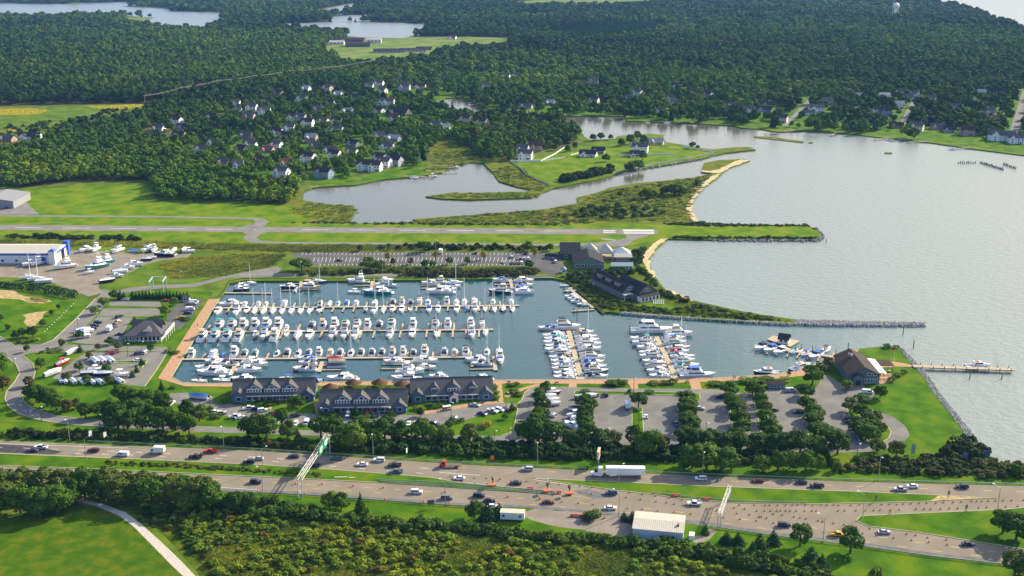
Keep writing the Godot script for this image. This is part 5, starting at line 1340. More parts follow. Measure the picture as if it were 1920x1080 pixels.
func build_buildings() -> void:
	marina_building([436, 753], [590, 750], 14.5, "first blue building with three arched dormers, beside the lawn and hedge", 0)
	marina_building([599, 774], [763, 772], 14.5, "second blue building with three arched dormers, in the middle", 0)
	marina_building([771, 753], [924, 748], 15.5, "third blue building with small dormers and a white entrance porch", 1)
	# marina office
	var si := site("marina_office", "grey hipped marina office with white porch beside the brick quay", "building", [234, 642], [304, 642])
	var o: Node3D = si[0]
	var l: float = si[1]
	var pale := mat("grey_siding", 0.42, 0.46, 0.48, 0.8)
	boxy(o, "wall", Vector3(0, 1.8, -11.0), Vector3(l - 2.0, 3.6, 19.0), pale)
	var s := Shape.new()
	s.hip(Vector3(0, 3.6, -11.0), Vector2(l, 21.0), 5.6, 0.8, 3.0)
	var rf := part(o, "roof", s.done(), mats["roof_grey"])
	s = Shape.new()
	s.gable(Vector3(0, 5.6, -11.0), Vector2(l * 0.8, 6.0), 3.7, 0.3, 0.15)
	part(rf, "upper_gable", s.done(), mats["roof_grey"])
	body(o, "dormer", Vector3(1.5, 4.0, -5.5), Vector2(6.0, 4.5), 1.8, 1.4, mats["white_paint"], PI / 2)
	roof(o, "dormer_roof", Vector3(1.5, 5.8, -5.5), Vector2(6.4, 4.5), 1.4, mats["roof_grey"], PI / 2, 0.3)
	window_row(o, 4, Vector3(-0.4, 5.1, -2.46), Vector3(3.4, 5.1, -2.46), 0.6, 0.8)
	window_row(o, 8, Vector3(-l / 2 + 1.4, 1.7, -1.48), Vector3(l / 2 - 1.4, 1.7, -1.48), 1.5, 1.9)
	for i in 9:
		boxy(o, "porch_post", Vector3(lerpf(-l / 2 + 0.3, l / 2 - 0.3, i / 8.0), 1.75, 0.0), Vector3(0.22, 3.5, 0.22), mats["white_paint"])
	boxy(o, "porch_rail", Vector3(0, 1.0, 0.0), Vector3(l - 0.8, 0.12, 0.1), mats["white_paint"])
	for i in 5:
		boxy(o, "balcony_post", Vector3(l / 2 + 1.6, 2.6, -2.0 - i * 4.0), Vector3(0.25, 5.2, 0.25), mats["white_paint"])
	boxy(o, "balcony", Vector3(l / 2 + 0.6, 3.7, -10.0), Vector3(2.2, 0.25, 17.0), mats["white_paint"])
	boxy(o, "balcony_rail", Vector3(l / 2 + 1.65, 4.8, -10.0), Vector3(0.12, 0.9, 17.0), mats["white_paint"])
	# boatyard hall
	si = site("boatyard_hall", "long white boatyard hall with blue trim at the left edge", "building", [-70, 494], [104, 494])
	o = si[0]
	l = si[1]
	var white := mat("white_siding", 0.66, 0.66, 0.62, 0.7)
	var blue := mat("blue_trim", 0.03, 0.09, 0.42, 0.6)
	body(o, "wall", Vector3(0, 0, -12), Vector2(l, 24), 7.0, 2.4, white)
	roof(o, "roof", Vector3(0, 7.0, -12), Vector2(l, 24), 2.4, mats["roof_metal"], 0.0, 0.4)
	boxy(o, "fascia", Vector3(0, 6.3, 0.06), Vector3(l + 0.2, 1.6, 0.14), blue)
	boxy(o, "fascia", Vector3(l / 2 + 0.06, 6.3, -12), Vector3(0.14, 1.6, 23.6), blue)
	boxy(o, "corner_tower", Vector3(l / 2 - 1.0, 4.5, 0.6), Vector3(4.0, 9.0, 4.0), white)
	var tp := Shape.new()
	tp.hip(Vector3(l / 2 - 1.0, 9.0, 0.6), Vector2(4.2, 4.2), 1.4, 0.2, 0.2)
	part(o, "tower_roof", tp.done(), blue)
	boxy(o, "corner_tower", Vector3(l / 2 - 0.6, 4.9, -23.0), Vector3(3.6, 9.8, 3.6), blue)
	boxy(o, "hall_door", Vector3(l / 2 + 0.08, 3.2, -14), Vector3(0.12, 6.4, 5.5), mats["glass_dark"])
	boxy(o, "hall_door", Vector3(l / 2 - 8.0, 2.2, 0.08), Vector3(4.2, 4.4, 0.12), blue)
	window_row(o, 5, Vector3(-l / 2 + 4, 2.0, 0.02), Vector3(l / 2 - 12, 2.0, 0.02), 1.6, 1.6)
	# grey hangar and other airfield buildings
	o = shed("grey metal hangar at the left edge of the airfield", [-60, 391], [26, 391], 34.0, 6.0, 2.5, mat("grey_metal", 0.22, 0.23, 0.24, 0.6), mat("hangar_roof", 0.20, 0.20, 0.20, 0.7), "hangar", "hangar", true, 0)
	boxy(o, "hangar_door", Vector3(-4, 2.4, 0.05), Vector3(14, 4.8, 0.1), mat("grey_door", 0.22, 0.23, 0.24, 0.6))
	# white metal shed by the highway
	si = site("metal_shed", "white metal shed with ribbed roof beside the highway", "shed", [1186, 1009], [1280, 1018])
	o = si[0]
	l = si[1]
	body(o, "wall", Vector3(0, 0, -6.5), Vector2(l, 13), 3.9, 0.7, mat("pale_blue_metal", 0.46, 0.54, 0.60, 0.6))
	var rib := roof(o, "roof", Vector3(0, 3.9, -6.5), Vector2(l, 13), 0.7, mats["roof_metal"], 0.0, 0.3)
	s = Shape.new()
	for i in 24:
		var x := lerpf(-l / 2, l / 2, i / 23.0)
		s.tube(Vector3(x, 0.16, 6.75), Vector3(x, 0.92, 0), 0.08, 0.08, 4)
		s.tube(Vector3(x, 0.92, 0), Vector3(x, 0.16, -6.75), 0.08, 0.08, 4)
	part(rib, "roof_rib", s.done(), mats["roof_metal"])
	boxy(o, "door", Vector3(l / 2 - 3.5, 1.1, 0.05), Vector3(1.2, 2.2, 0.1), mats["roof_dark"])
	boxy(o, "vent", Vector3(l / 2 - 2.0, 4.8, -4), Vector3(0.8, 0.8, 0.8), mat("rust", 0.22, 0.08, 0.03, 0.9))
	boxy(o, "tank", Vector3(l / 2 + 3.0, 0.9, -4), Vector3(1.8, 1.8, 3.0), mats["white_paint"])
	# office trailer
	si = site("office_trailer", "white construction office trailer parked by the near lanes", "trailer", [938, 977], [983, 979])
	o = si[0]
	l = si[1]
	boxy(o, "body", Vector3(0, 2.1, -1.6), Vector3(l, 2.7, 3.2), white)
	boxy(o, "roof", Vector3(0, 3.52, -1.6), Vector3(l + 0.3, 0.14, 3.5), mats["roof_metal"])
	window(o, Vector3(-l / 2 + 1.2, 2.3, 0.0), 0.9, 0.8)
	window(o, Vector3(l / 2 - 1.6, 2.3, 0.0), 0.9, 0.8)
	for x in [-2.0, -1.0, 1.0, 2.0]: boxy(o, "wheel", Vector3(x, 0.38, -0.3), Vector3(0.7, 0.76, 0.3), mats["tyre"])
	for x in [-4.0, 4.0]: boxy(o, "support", Vector3(x, 0.38, -1.6), Vector3(0.3, 0.78, 2.0), mats["wood_pile"])
	# restaurant on the point
	si = site("waterside_restaurant", "blue grey restaurant with brown gable roof on the point", "restaurant", [1590, 720], [1648, 720])
	o = si[0]
	l = si[1]
	var slate := mat("slate_siding", 0.085, 0.125, 0.150, 0.8)
	body(o, "wall", Vector3(0, 0, -13), Vector2(26, l), 5.0, 3.6, slate, PI / 2)
	roof(o, "roof", Vector3(0, 5.0, -13), Vector2(26, l), 3.6, mats["roof_brown"], PI / 2, 0.7)
	body(o, "entrance", Vector3(-3.2, 0, 0.6), Vector2(3.0, 4.6), 4.4, 1.2, slate, PI / 2)
	roof(o, "entrance_roof", Vector3(-3.2, 4.4, 0.6), Vector2(3.2, 4.6), 1.2, mats["roof_brown"], PI / 2, 0.3)
	boxy(o, "door", Vector3(-3.2, 1.4, 2.13), Vector3(2.2, 2.8, 0.08), mats["glass_dark"])
	window_row(o, 5, Vector3(0.2, 1.6, 0.02), Vector3(l / 2 - 0.6, 1.6, 0.02), 0.7, 1.9)
	window_row(o, 2, Vector3(1.0, 5.0, 0.02), Vector3(l / 2 - 1.0, 5.0, 0.02), 1.4, 1.1)
	for p in [[-2.0, -16], [-1.2, -17.5], [-2.4, -18.5]]: boxy(o, "roof_fan", Vector3(p[0], 8.6, p[1]), Vector3(0.8, 1.1, 0.8), mats["steel"])
	var aw := boxy(o, "awning", Vector3(l / 2 + 2.6, 4.2, -14), Vector3(4.4, 0.12, 20), mats["white_paint"])
	aw.rotation.z = -0.16
	for i in 6: boxy(o, "awning_post", Vector3(l / 2 + 4.6, 1.9, -4.4 - i * 3.9), Vector3(0.14, 3.8, 0.14), mats["white_paint"])
	boxy(o, "side_roof", Vector3(l / 2 + 8.5, 3.4, -20), Vector3(7.5, 0.25, 8), mats["roof_brown"])
	for x in [5.2, 11.8]:
		for z in [-16.6, -23.4]: boxy(o, "side_post", Vector3(l / 2 + x, 1.65, z), Vector3(0.2, 3.3, 0.2), mats["wood_pile"])
	for i in 9: 
		var t := thing("cafe_table", "small cafe table on the restaurant terrace, %s from its door" % ordinal(i + 1), "table", at(1652 + (i % 3) * 8, 697 + (i / 3) * 7), 0, "terrace tables")
		boxy(t, "table_top", Vector3(0, 0.74, 0), Vector3(1.3, 0.06, 1.3), mats["dock_wood"])
		boxy(t, "leg", Vector3(0, 0.36, 0), Vector3(0.15, 0.72, 0.15), mats["wood_pile"])
	shed("small blue storage shed with doors beside the car park", [1441, 729], [1471, 729], 4.0, 2.6, 0.9, mat("blue_siding", 0, 0, 0), mats["roof_brown"], "shed", "storage_shed", false, 4)
	shed("gatehouse with dark hipped roof on the dock platform", [1459, 643], [1478, 645.5], 5.0, 2.6, 2.2, white, mats["roof_dark"], "hut", "gatehouse", false, 2)
	# inn on the peninsula
	si = site("peninsula_inn", "grey shingled inn wing with three gable windows", "inn", [1165, 561], [1197, 559])
	o = si[0]
	l = si[1]
	o.rotation.y += 0.28
	var shingle := mat("grey_shingle", 0.135, 0.150, 0.130, 0.9)
	body(o, "wall", Vector3(0, 0, -18), Vector2(36, l), 5.0, 4.6, shingle, PI / 2)
	roof(o, "roof", Vector3(0, 5.0, -18), Vector2(36, l), 4.6, mats["roof_dark"], PI / 2, 0.6)
	for z in [-8.0, -18.0, -28.0]:
		boxy(o, "shed_dormer", Vector3(-2.6, 7.3, z), Vector3(3.4, 1.6, 8.0), mats["roof_dark"])
		window_row(o, 3, Vector3(-4.32, 7.2, z - 3), Vector3(-4.32, 7.2, z + 3), 1.0, 0.8, -PI / 2)
	window_row(o, 3, Vector3(-2.4, 6.4, 0.02), Vector3(2.4, 6.4, 0.02), 1.0, 1.5)
	window_row(o, 4, Vector3(-l / 2, 2.0, 0.02), Vector3(l / 2, 2.0, 0.02), 1.4, 1.8)
	boxy(o, "porch_roof", Vector3(0, 3.6, 1.2), Vector3(l + 1, 0.2, 2.6), mats["white_paint"])
	for x in [-l / 2, 0.0, l / 2]: boxy(o, "porch_post", Vector3(x, 1.75, 2.3), Vector3(0.2, 3.5, 0.2), mats["white_paint"])
	si = site("peninsula_inn", "grey shingled inn wing with white sun porch facing the lawn", "inn", [1198, 566], [1238, 562])
	o = si[0]
	l = si[1]
	o.rotation.y += 0.22
	body(o, "wall", Vector3(0, 0, -15), Vector2(24, l), 4.6, 5.0, shingle, PI / 2)
	roof(o, "roof", Vector3(0, 4.6, -15), Vector2(24, l), 5.0, mats["roof_dark"], PI / 2, 0.6)
	boxy(o, "sun_porch", Vector3(0, 1.6, -1.2), Vector3(l, 3.2, 3.4), mats["white_paint"])
	var lean := boxy(o, "porch_roof", Vector3(0, 3.7, -1.0), Vector3(l + 0.6, 0.2, 4.4), mats["roof_dark"])
	lean.rotation.x = 0.25
	window_row(o, 5, Vector3(-l / 2 + 0.3, 1.6, 0.52), Vector3(l / 2 - 0.3, 1.6, 0.52), 1.5, 2.0)
	window_row(o, 3, Vector3(-1.8, 6.2, -2.98), Vector3(1.8, 6.2, -2.98), 0.9, 1.4)
	for p in [[1.4, -8], [1.9, -9.5], [2.4, -11]]: boxy(o, "skylight", Vector3(p[0], 8.5 - p[0] * 0.55, p[1]), Vector3(0.7, 0.2, 0.7), mats["white_paint"])
	var row := 0
	for y in [565.5, 568.0, 570.5]:
		for i in 6:
			row += 1
			var t := thing("garden_chair", "white lawn chair, %s in the rows facing the inn" % ordinal(row), "chair", at(1226 + i * 3.6, y), 0.4, "white lawn chairs by the inn")
			boxy(t, "seat", Vector3(0, 0.42, 0), Vector3(0.55, 0.08, 0.55), mats["white_paint"])
			boxy(t, "backrest", Vector3(0, 0.8, -0.26), Vector3(0.55, 0.7, 0.06), mats["white_paint"])
			for x in [-0.24, 0.24]:
				for z in [-0.24, 0.24]: boxy(t, "leg", Vector3(x, 0.19, z), Vector3(0.06, 0.38, 0.06), mats["white_paint"])
	# club buildings behind the inn
	o = shed("large dark roofed club hall at the end of the far car park", [1052, 486], [1088, 486], 20.0, 3.6, 5.5, mat("dark_wall", 0.06, 0.055, 0.05, 0.9), mats["roof_dark"], "building", "club_hall", false, 2)
	o = shed("low green grey club house with wide gable", [1076, 504], [1132, 504], 22.0, 4.0, 4.2, mat("green_siding", 0.12, 0.17, 0.15, 0.8), mats["roof_dark"], "building", "club_house", true, 5)
	pavilion("white tent pavilion with a peaked roof, nearest the dark club hall", [1106, 482], 12.0, 13.0, 4.0, 6.0, mats["roof_metal"], "pavilions beside the beach")
	pavilion("white tent pavilion with a peaked roof, middle of the three", [1134, 481], 10.0, 11.0, 4.0, 5.5, mats["roof_metal"], "pavilions beside the beach")
	pavilion("grey pavilion with a peaked roof, nearest the beach", [1164, 484], 13.0, 13.0, 3.6, 4.6, mat("grey_sheet", 0.40, 0.41, 0.42, 0.6), "pavilions beside the beach")
	shed("brown beach house with a pale flat pitched roof", [1153, 491], [1184, 491], 7.0, 3.4, 1.4, mat("brown_wall", 0.09, 0.06, 0.045, 0.85), mats["roof_metal"], "building", "beach_house", false, 5)
	shed("white garden gazebo hall with green lawn behind the inn", [1147, 506], [1186, 506], 5.0, 2.8, 1.6, white, mat("pale_green_roof", 0.35, 0.42, 0.36, 0.7), "building", "garden_hall", false, 6)
	shed("tiny white hut at the corner of the basin", [1053, 512], [1061, 512], 2.6, 2.6, 1.0, white, mat("blue_roof", 0.10, 0.20, 0.32, 0.7), "hut", "hut", true, 1)
	shed("tiny blue grey shed at the end of the conifer row", [343, 566], [355, 566], 2.8, 2.6, 0.9, mat("grey_siding", 0, 0, 0), mats["roof_grey"], "shed", "small_shed", false, 2)
	# umbrellas of thatch on the quay
	var k := 0
	for p in [[663, 726, "brown"], [712, 726, "brown"], [620, 735, "brown"], [754, 729, "brown"]]:
		k += 1
		var t := thing("thatched_shelter", "brown thatched tiki shelter behind the blue buildings, %s from left" % ordinal([2, 3, 1, 4][k - 1]), "shelter", at(p[0], p[1]), 0, "thatched shelters on the quay")
		s = Shape.new()
		for i in 10:
			var a0 := TAU * i / 10
			var a1 := TAU * (i + 1) / 10
			s.tri(Vector3(0, 4.6, 0), Vector3(cos(a1) * 4.2, 2.4, sin(a1) * 4.2), Vector3(cos(a0) * 4.2, 2.4, sin(a0) * 4.2))
		part(t, "thatch_roof", s.done(), ground_mat("thatch", 51, [[0.25, 0.10, 0.055, 0.028], [0.75, 0.19, 0.11, 0.055]], 3.0, 2, 0.95, 0.05, 1.0))
		for i in 5: boxy(t, "post", Vector3(cos(TAU * i / 5) * 3.2, 1.4, sin(TAU * i / 5) * 3.2), Vector3(0.16, 2.8, 0.16), mats["wood_pile"])
	# boat lift behind the conifers
	var t := thing("boat_lift", "pale green travelling boat lift behind the conifer row", "boat lift", at(297, 544), 0.1)
	for x in [-4.0, 4.0]:
		for z in [-5.0, 5.0]: boxy(t, "leg", Vector3(x, 3.4, z), Vector3(0.45, 6.8, 0.45), mat("pale_green_steel", 0.34, 0.45, 0.42, 0.6))
		boxy(t, "beam", Vector3(x, 6.9, 0), Vector3(0.5, 0.5, 11), mats["pale_green_steel"])
	boxy(t, "cross_beam", Vector3(0, 6.9, -5.6), Vector3(9, 0.5, 0.5), mats["pale_green_steel"])

# ---------------------------------------------------------------- along the highway
func lamp_post(p: Array, high: float, arm: Vector3, label: String, group: String, m: String) -> void:
	var o := thing("street_lamp", label, "street lamp", at(p[0], p[1]), 0, group)
	part(o, "pole", shared("pole_%.1f" % high, func():
		var s := Shape.new()
		s.tube(Vector3.ZERO, Vector3(0, high, 0), 0.15, 0.09, 6)
		s.box(Vector3(0, 0.15, 0), Vector3(0.5, 0.3, 0.5))
		return s.done()), mats[m])
	part(o, "arm", shared("arm_%.1f_%s" % [high, arm], func():
		var s := Shape.new()
		s.tube(Vector3(0, high, 0), Vector3(0, high, 0) + arm, 0.07, 0.05, 5)
		return s.done()), mats[m])
	part(o, "lamp_head", shared("head_%.1f_%s" % [high, arm], func():
		var s := Shape.new()
		s.box(Vector3(0, high, 0) + arm, Vector3(0.75, 0.2, 0.4), atan2(-arm.z, arm.x))
		return s.done()), mats["white_paint"])

func guardrail(a: Array, label: String) -> void:
	var pts := path(a, 0.05)
	var base := pts[0]
	var o := thing("guardrail", label, "guardrail", base, 0, "guardrails of the highway")
	var local := PackedVector3Array()
	for p in pts: local.append(p - base + Vector3(0, 0.42, 0))
	var s := Shape.new()
	s.ribbon(local, 0.12, 0.34)
	part(o, "rail", s.done(), mats["galvanised"])
	var pm := shared("rail_post", func():
		var q := Shape.new()
		q.box(Vector3(0, 0.36, 0), Vector3(0.18, 0.72, 0.18))
		return q.done())
	var left := 0.5
	for i in local.size() - 1:
		var p := local[i] - Vector3(0, 0.42, 0)
		var q := local[i + 1] - Vector3(0, 0.42, 0)
		var d := (q - p).normalized()
		var length := p.distance_to(q)
		while left < length:
			part(o, "post", pm, mats["wood_pile"], p + d * left + Vector3(d.z, 0, -d.x) * 0.17)
			left += 5.7
		left -= length

func gantry(near: Array, far: Array, high: float, label: String, wide: float, panel: bool) -> void:
	var a := at(near[0], near[1])
	var b := at(far[0], far[1])
	var d := b - a
	var l := d.length()
	var o := thing("sign_gantry", label, "gantry", a, atan2(-d.z, d.x), "sign gantries over the highway")
	var steel: Material = mat("gantry_steel", 0.50, 0.49, 0.44, 0.5, 0.2)
	for x in [0.0, l]:
		for z in [-wide / 2, wide / 2]:
			part(o, "leg", shared("gleg_%.1f" % high, func():
				var s := Shape.new()
				s.tube(Vector3.ZERO, Vector3(0, high, 0), 0.19, 0.16, 8)
				return s.done()), steel, Vector3(x, 0, z))
		var s := Shape.new()
		var n := int(high / 1.8)
		for i in n:
			var y0 := high * i / n
			var y1 := high * (i + 1) / n
			s.tube(Vector3(x, y0, -wide / 2), Vector3(x, y1, wide / 2) if i % 2 == 0 else Vector3(x, y1, -wide / 2), 0.07, 0.07, 5)
			if i % 2 == 1: s.tube(Vector3(x, y0, wide / 2), Vector3(x, y1, -wide / 2), 0.07, 0.07, 5)
		part(o, "leg_brace", s.done(), steel)
	for c in [[0.0, -wide / 2], [0.0, wide / 2], [-1.5, wide / 2], [-1.5, -wide / 2]]:
		var s := Shape.new()
		s.tube(Vector3(0, high + c[0], c[1]), Vector3(l, high + c[0], c[1]), 0.12, 0.12, 6)
		part(o, "chord", s.done(), steel)
	var s := Shape.new()
	var n := int(l / 2.0)
	for i in n:
		var x0 := l * i / n
		var x1 := l * (i + 1) / n
		for z in [-wide / 2, wide / 2]:
			s.tube(Vector3(x0, high - (0.0 if i % 2 == 0 else 1.5), z), Vector3(x1, high - (1.5 if i % 2 == 0 else 0.0), z), 0.06, 0.06, 4)
		s.tube(Vector3(x0, high, wide / 2 * (1 if i % 2 == 0 else -1)), Vector3(x1, high, -wide / 2 * (1 if i % 2 == 0 else -1)), 0.06, 0.06, 4)
	part(o, "lattice", s.done(), steel)
	if panel:
		var green := mat("sign_green", 0.01, 0.20, 0.095, 0.45)
		for q in [[l * 0.66, 6.0], [l * 0.84, 7.0]]:
			var f := boxy(o, "sign_panel", Vector3(q[0], high - 0.5, wide / 2 + 0.35), Vector3(q[1], 4.0, 0.12), green)
			var w := Shape.new()
			for r in [[0.9, 0.6], [0.0, 0.8], [-0.9, 0.45]]:
				w.box(Vector3(0, r[0], 0.08), Vector3(q[1] * r[1], 0.34, 0.03))
			part(f, "legend", w.done(), mats["white_paint"])

func board(p: Array, w: float, h: float, up: float, turn: float, m: Material, label: String, called := "road_sign", back: Material = null) -> Node3D:
	var o := thing(called, label, "sign", at(p[0], p[1]), turn, "road signs")
	for x in [-w * 0.3, w * 0.3]: boxy(o, "post", Vector3(x, (up + h) / 2, -0.08), Vector3(0.12, up + h, 0.1), mats["wood_pile"])
	boxy(o, "panel", Vector3(0, up + h / 2, 0), Vector3(w, h, 0.06), m)
	return o

func build_road_furniture() -> void:
	var k := 0
	for p in [[131, 828], [420, 841.5], [700, 856], [1008, 872.5], [1317, 891], [1647, 901]]:
		k += 1
		lamp_post(p, 10.4, Vector3(0, 0.6, 2.0), "tall grey highway lamp on the far verge, %s from left" % ordinal(k), "highway lamps", "steel")
	k = 0
	for p in [[162, 863], [493, 884], [1160, 918]]:
		k += 1
		lamp_post(p, 9.5, Vector3(1.8, 1.0, -1.4), "tall grey highway lamp in the median, %s from left" % ordinal(k), "median lamps", "steel")
	k = 0
	for p in [[493, 924], [835, 948], [1160, 968], [1543, 1016], [1617, 972], [1870, 958]]:
		k += 1
		lamp_post(p, 9.6, Vector3(-2.0, 0.9, -1.6), "tall grey highway lamp beside the near lanes, %s from left" % ordinal(k), "near lane lamps", "steel")
	k = 0
	for p in [[28.5, 697], [78, 790], [188, 805], [147, 620], [394, 770], [600, 792], [728, 792], [846, 782], [949, 762], [954, 831], [927, 836], [1188, 735], [1197, 800], [1114, 835], [1138, 831], [1323, 821], [1338, 836], [1606, 861], [240, 668], [267, 664]]:
		k += 1
		lamp_post(p, 7.0, Vector3(0.9, 0.1, 0.3), "dark slender lamp post of the marina drives, %s in the line" % ordinal(k), "marina lamp posts", "pole_bronze")
	k = 0
	for p in [[564, 516], [668, 511], [718, 513], [766, 513], [983, 511], [907, 477], [817, 474], [1000, 477], [731, 466], [340, 534]]:
		k += 1
		lamp_post(p, 9.0, Vector3(0.8, 0.2, 0.5), "pale lamp post beside the far car park, %s in the line" % ordinal(k), "far car park lamps", "steel")
	guardrail([163, 828.5, 330, 836, 480, 843.5, 680, 856.3, 860, 868.5, 1100, 880], "long guardrail between shrubs and the far carriageway")
	guardrail([1205, 885.5, 1340, 891.2, 1600, 901.3, 1920, 909.5, 2000, 912], "guardrail beyond the semi truck along the far carriageway")
	guardrail([484, 926, 570, 929.5, 700, 939.2, 803, 946.5, 881, 951.5], "guardrail below the near lanes left of the trailer")
	guardrail([1613, 1026, 1746, 1045, 1880, 1060, 1990, 1073], "guardrail below the near lanes at the right edge")
	guardrail([1330, 989, 1446, 1006, 1600, 1025], "guardrail behind the small trees beside the near lanes")
	guardrail([707, 901, 800, 905, 860, 909, 960, 917, 1040, 924], "far guardrail of the long median")
	guardrail([712, 903.5, 800, 909.5, 920, 917.5, 1044, 926.5], "near guardrail of the long median")
	guardrail([1223, 925, 1290, 933, 1380, 941, 1513, 943.7], "guardrail of the tapering median")
	gantry([563.5, 934], [615.5, 851.5], 9.0, "white truss gantry with green sign spanning the whole highway", 1.6, true)
	gantry([1347.5, 992], [1366.5, 939], 6.6, "low white truss gantry over the near lanes", 1.0, false)
	# signs
	var white: Material = mats["white_paint"]
	var orange := mat("sign_orange", 0.62, 0.13, 0.015, 0.6)
	var yellow := mat("sign_yellow", 0.68, 0.40, 0.02, 0.6)
	var dark := mat("sign_back", 0.10, 0.10, 0.10, 0.7)
	board([171, 826], 1.4, 2.6, 2.0, 0.9, white, "white upright sign in the left shrubs, the first")
	board([198, 827], 1.4, 2.4, 1.8, 0.9, white, "white upright sign in the left shrubs, the second")
	board([139, 855], 1.3, 1.8, 0.8, 0.6, white, "small white sign in the median at the left")
	board([763, 858], 0.9, 2.2, 2.2, 1.1, white, "narrow white sign on the verge beyond the dark pickups")
	board([923, 868], 1.6, 1.6, 1.6, 0.4, orange, "rusty orange sign on the verge above the flatbed truck")
	board([506, 838], 1.5, 1.5, 1.5, 0.0, orange, "bright orange diamond sign beside the gantry bushes")
	board([808, 953], 2.6, 1.9, 1.6, 0.2, dark, "grey sign board seen from behind below the near lanes")
	board([1642, 941], 1.2, 1.4, 1.4, 0.5, dark, "dark sign in the tapering median, left one")
	board([1778, 934], 1.2, 1.6, 1.6, 0.5, dark, "dark sign in the tapering median, right one")
	board([1668, 966], 1.2, 1.2, 1.4, 0.3, yellow, "yellow diamond sign at the ramp island")
	board([1811, 961], 1.2, 1.4, 1.8, 0.5, dark, "dark sign in the ramp island near the lamp")
	board([1711, 857], 1.8, 4.5, 1.6, 0.2, mat("sign_grey_green", 0.20, 0.26, 0.22, 0.7), "tall grey green sign above the point hedge")
	board([1849, 862], 2.6, 3.2, 1.0, -0.2, mat("sign_blue_grey", 0.06, 0.09, 0.14, 0.6), "dark blue panel sign at the right shore")
	board([1809, 866], 2.0, 3.0, 1.0, -0.2, mat("sign_blue_grey", 0.06, 0.09, 0.14, 0.6), "dark blue panel sign in the shore shrubs")
	board([1027, 909], 0.8, 1.2, 1.4, 0.4, white, "small white sign at the crossover tip")
	# billboard seen from its edge
	var o := thing("billboard", "orange and white billboard on a post behind the semi truck", "billboard", at(1122, 871), deg_to_rad(80))
	boxy(o, "post", Vector3(0, 1.6, 0), Vector3(0.5, 3.2, 0.5), mats["steel"])
	boxy(o, "panel", Vector3(0, 5.0, 0.3), Vector3(5.0, 3.4, 0.3), mats["white_paint"])
	boxy(o, "poster", Vector3(0, 5.2, 0.49), Vector3(4.2, 2.2, 0.05), orange)
	boxy(o, "panel", Vector3(0, 5.0, -0.3), Vector3(5.0, 3.4, 0.3), mat("sign_cream", 0.66, 0.58, 0.36, 0.6))
	# construction gear
	k = 0
	for p in [[923.5, 912], [1026, 923], [1067, 928]]:
		k += 1
		o = thing("arrow_board", "orange arrow board trailer at the crossover, %s from left" % ordinal(k), "arrow board", at(p[0], p[1]), 0.3, "arrow boards at the crossover")
		boxy(o, "chassis", Vector3(0, 0.75, 0), Vector3(3.0, 0.5, 1.5), orange)
		boxy(o, "wheel", Vector3(0, 0.34, 0.85), Vector3(0.68, 0.68, 0.2), mats["tyre"])
		boxy(o, "wheel", Vector3(0, 0.34, -0.85), Vector3(0.68, 0.68, 0.2), mats["tyre"])
		boxy(o, "mast", Vector3(0, 1.9, 0), Vector3(0.2, 2.0, 0.2), orange)
		boxy(o, "arrow_panel", Vector3(0, 3.2, 0), Vector3(0.15, 1.4, 2.2), mats["tyre"])
	k = 0
	for p in [[1082, 969, 5.0], [1100, 970.5, 5.0], [1267, 931, 3.0], [1325, 937.5, 3.0], [1047, 925, 2.2], [994, 918, 2.2]]:
		k += 1
		o = thing("plastic_barrier", "red plastic barrier section at the road works, %s from left" % ordinal([4, 5, 3 + 3, 7, 2, 1][k - 1] if false else k), "barrier", at(p[0], p[1]), -0.1, "red plastic barriers")
		var s := Shape.new()
		s.hexa(Vector3.ZERO, Vector2(p[2], 0.8), Vector3(0, 1.1, 0), Vector2(p[2], 0.35))
		part(o, "body", s.done(), mat("barrier_red", 0.60, 0.045, 0.02, 0.55))
		boxy(o, "stripe", Vector3(0, 0.6, 0.3), Vector3(p[2] * 0.6, 0.14, 0.18), white)
	# cones and drums
	var cone := func() -> Mesh:
		var s := Shape.new()
		s.tube(Vector3(0, 0.06, 0), Vector3(0, 1.0, 0), 0.24, 0.06, 7)
		return s.done()
	var foot := func() -> Mesh:
		var s := Shape.new()
		s.box(Vector3(0, 0.04, 0), Vector3(0.62, 0.08, 0.62))
		return s.done()
	var band := func() -> Mesh:
		var s := Shape.new()
		s.tube(Vector3(0, 0.52, 0), Vector3(0, 0.70, 0), 0.16, 0.128, 7, false)
		return s.done()
	var co := mat("cone_orange", 0.66, 0.085, 0.012, 0.55)
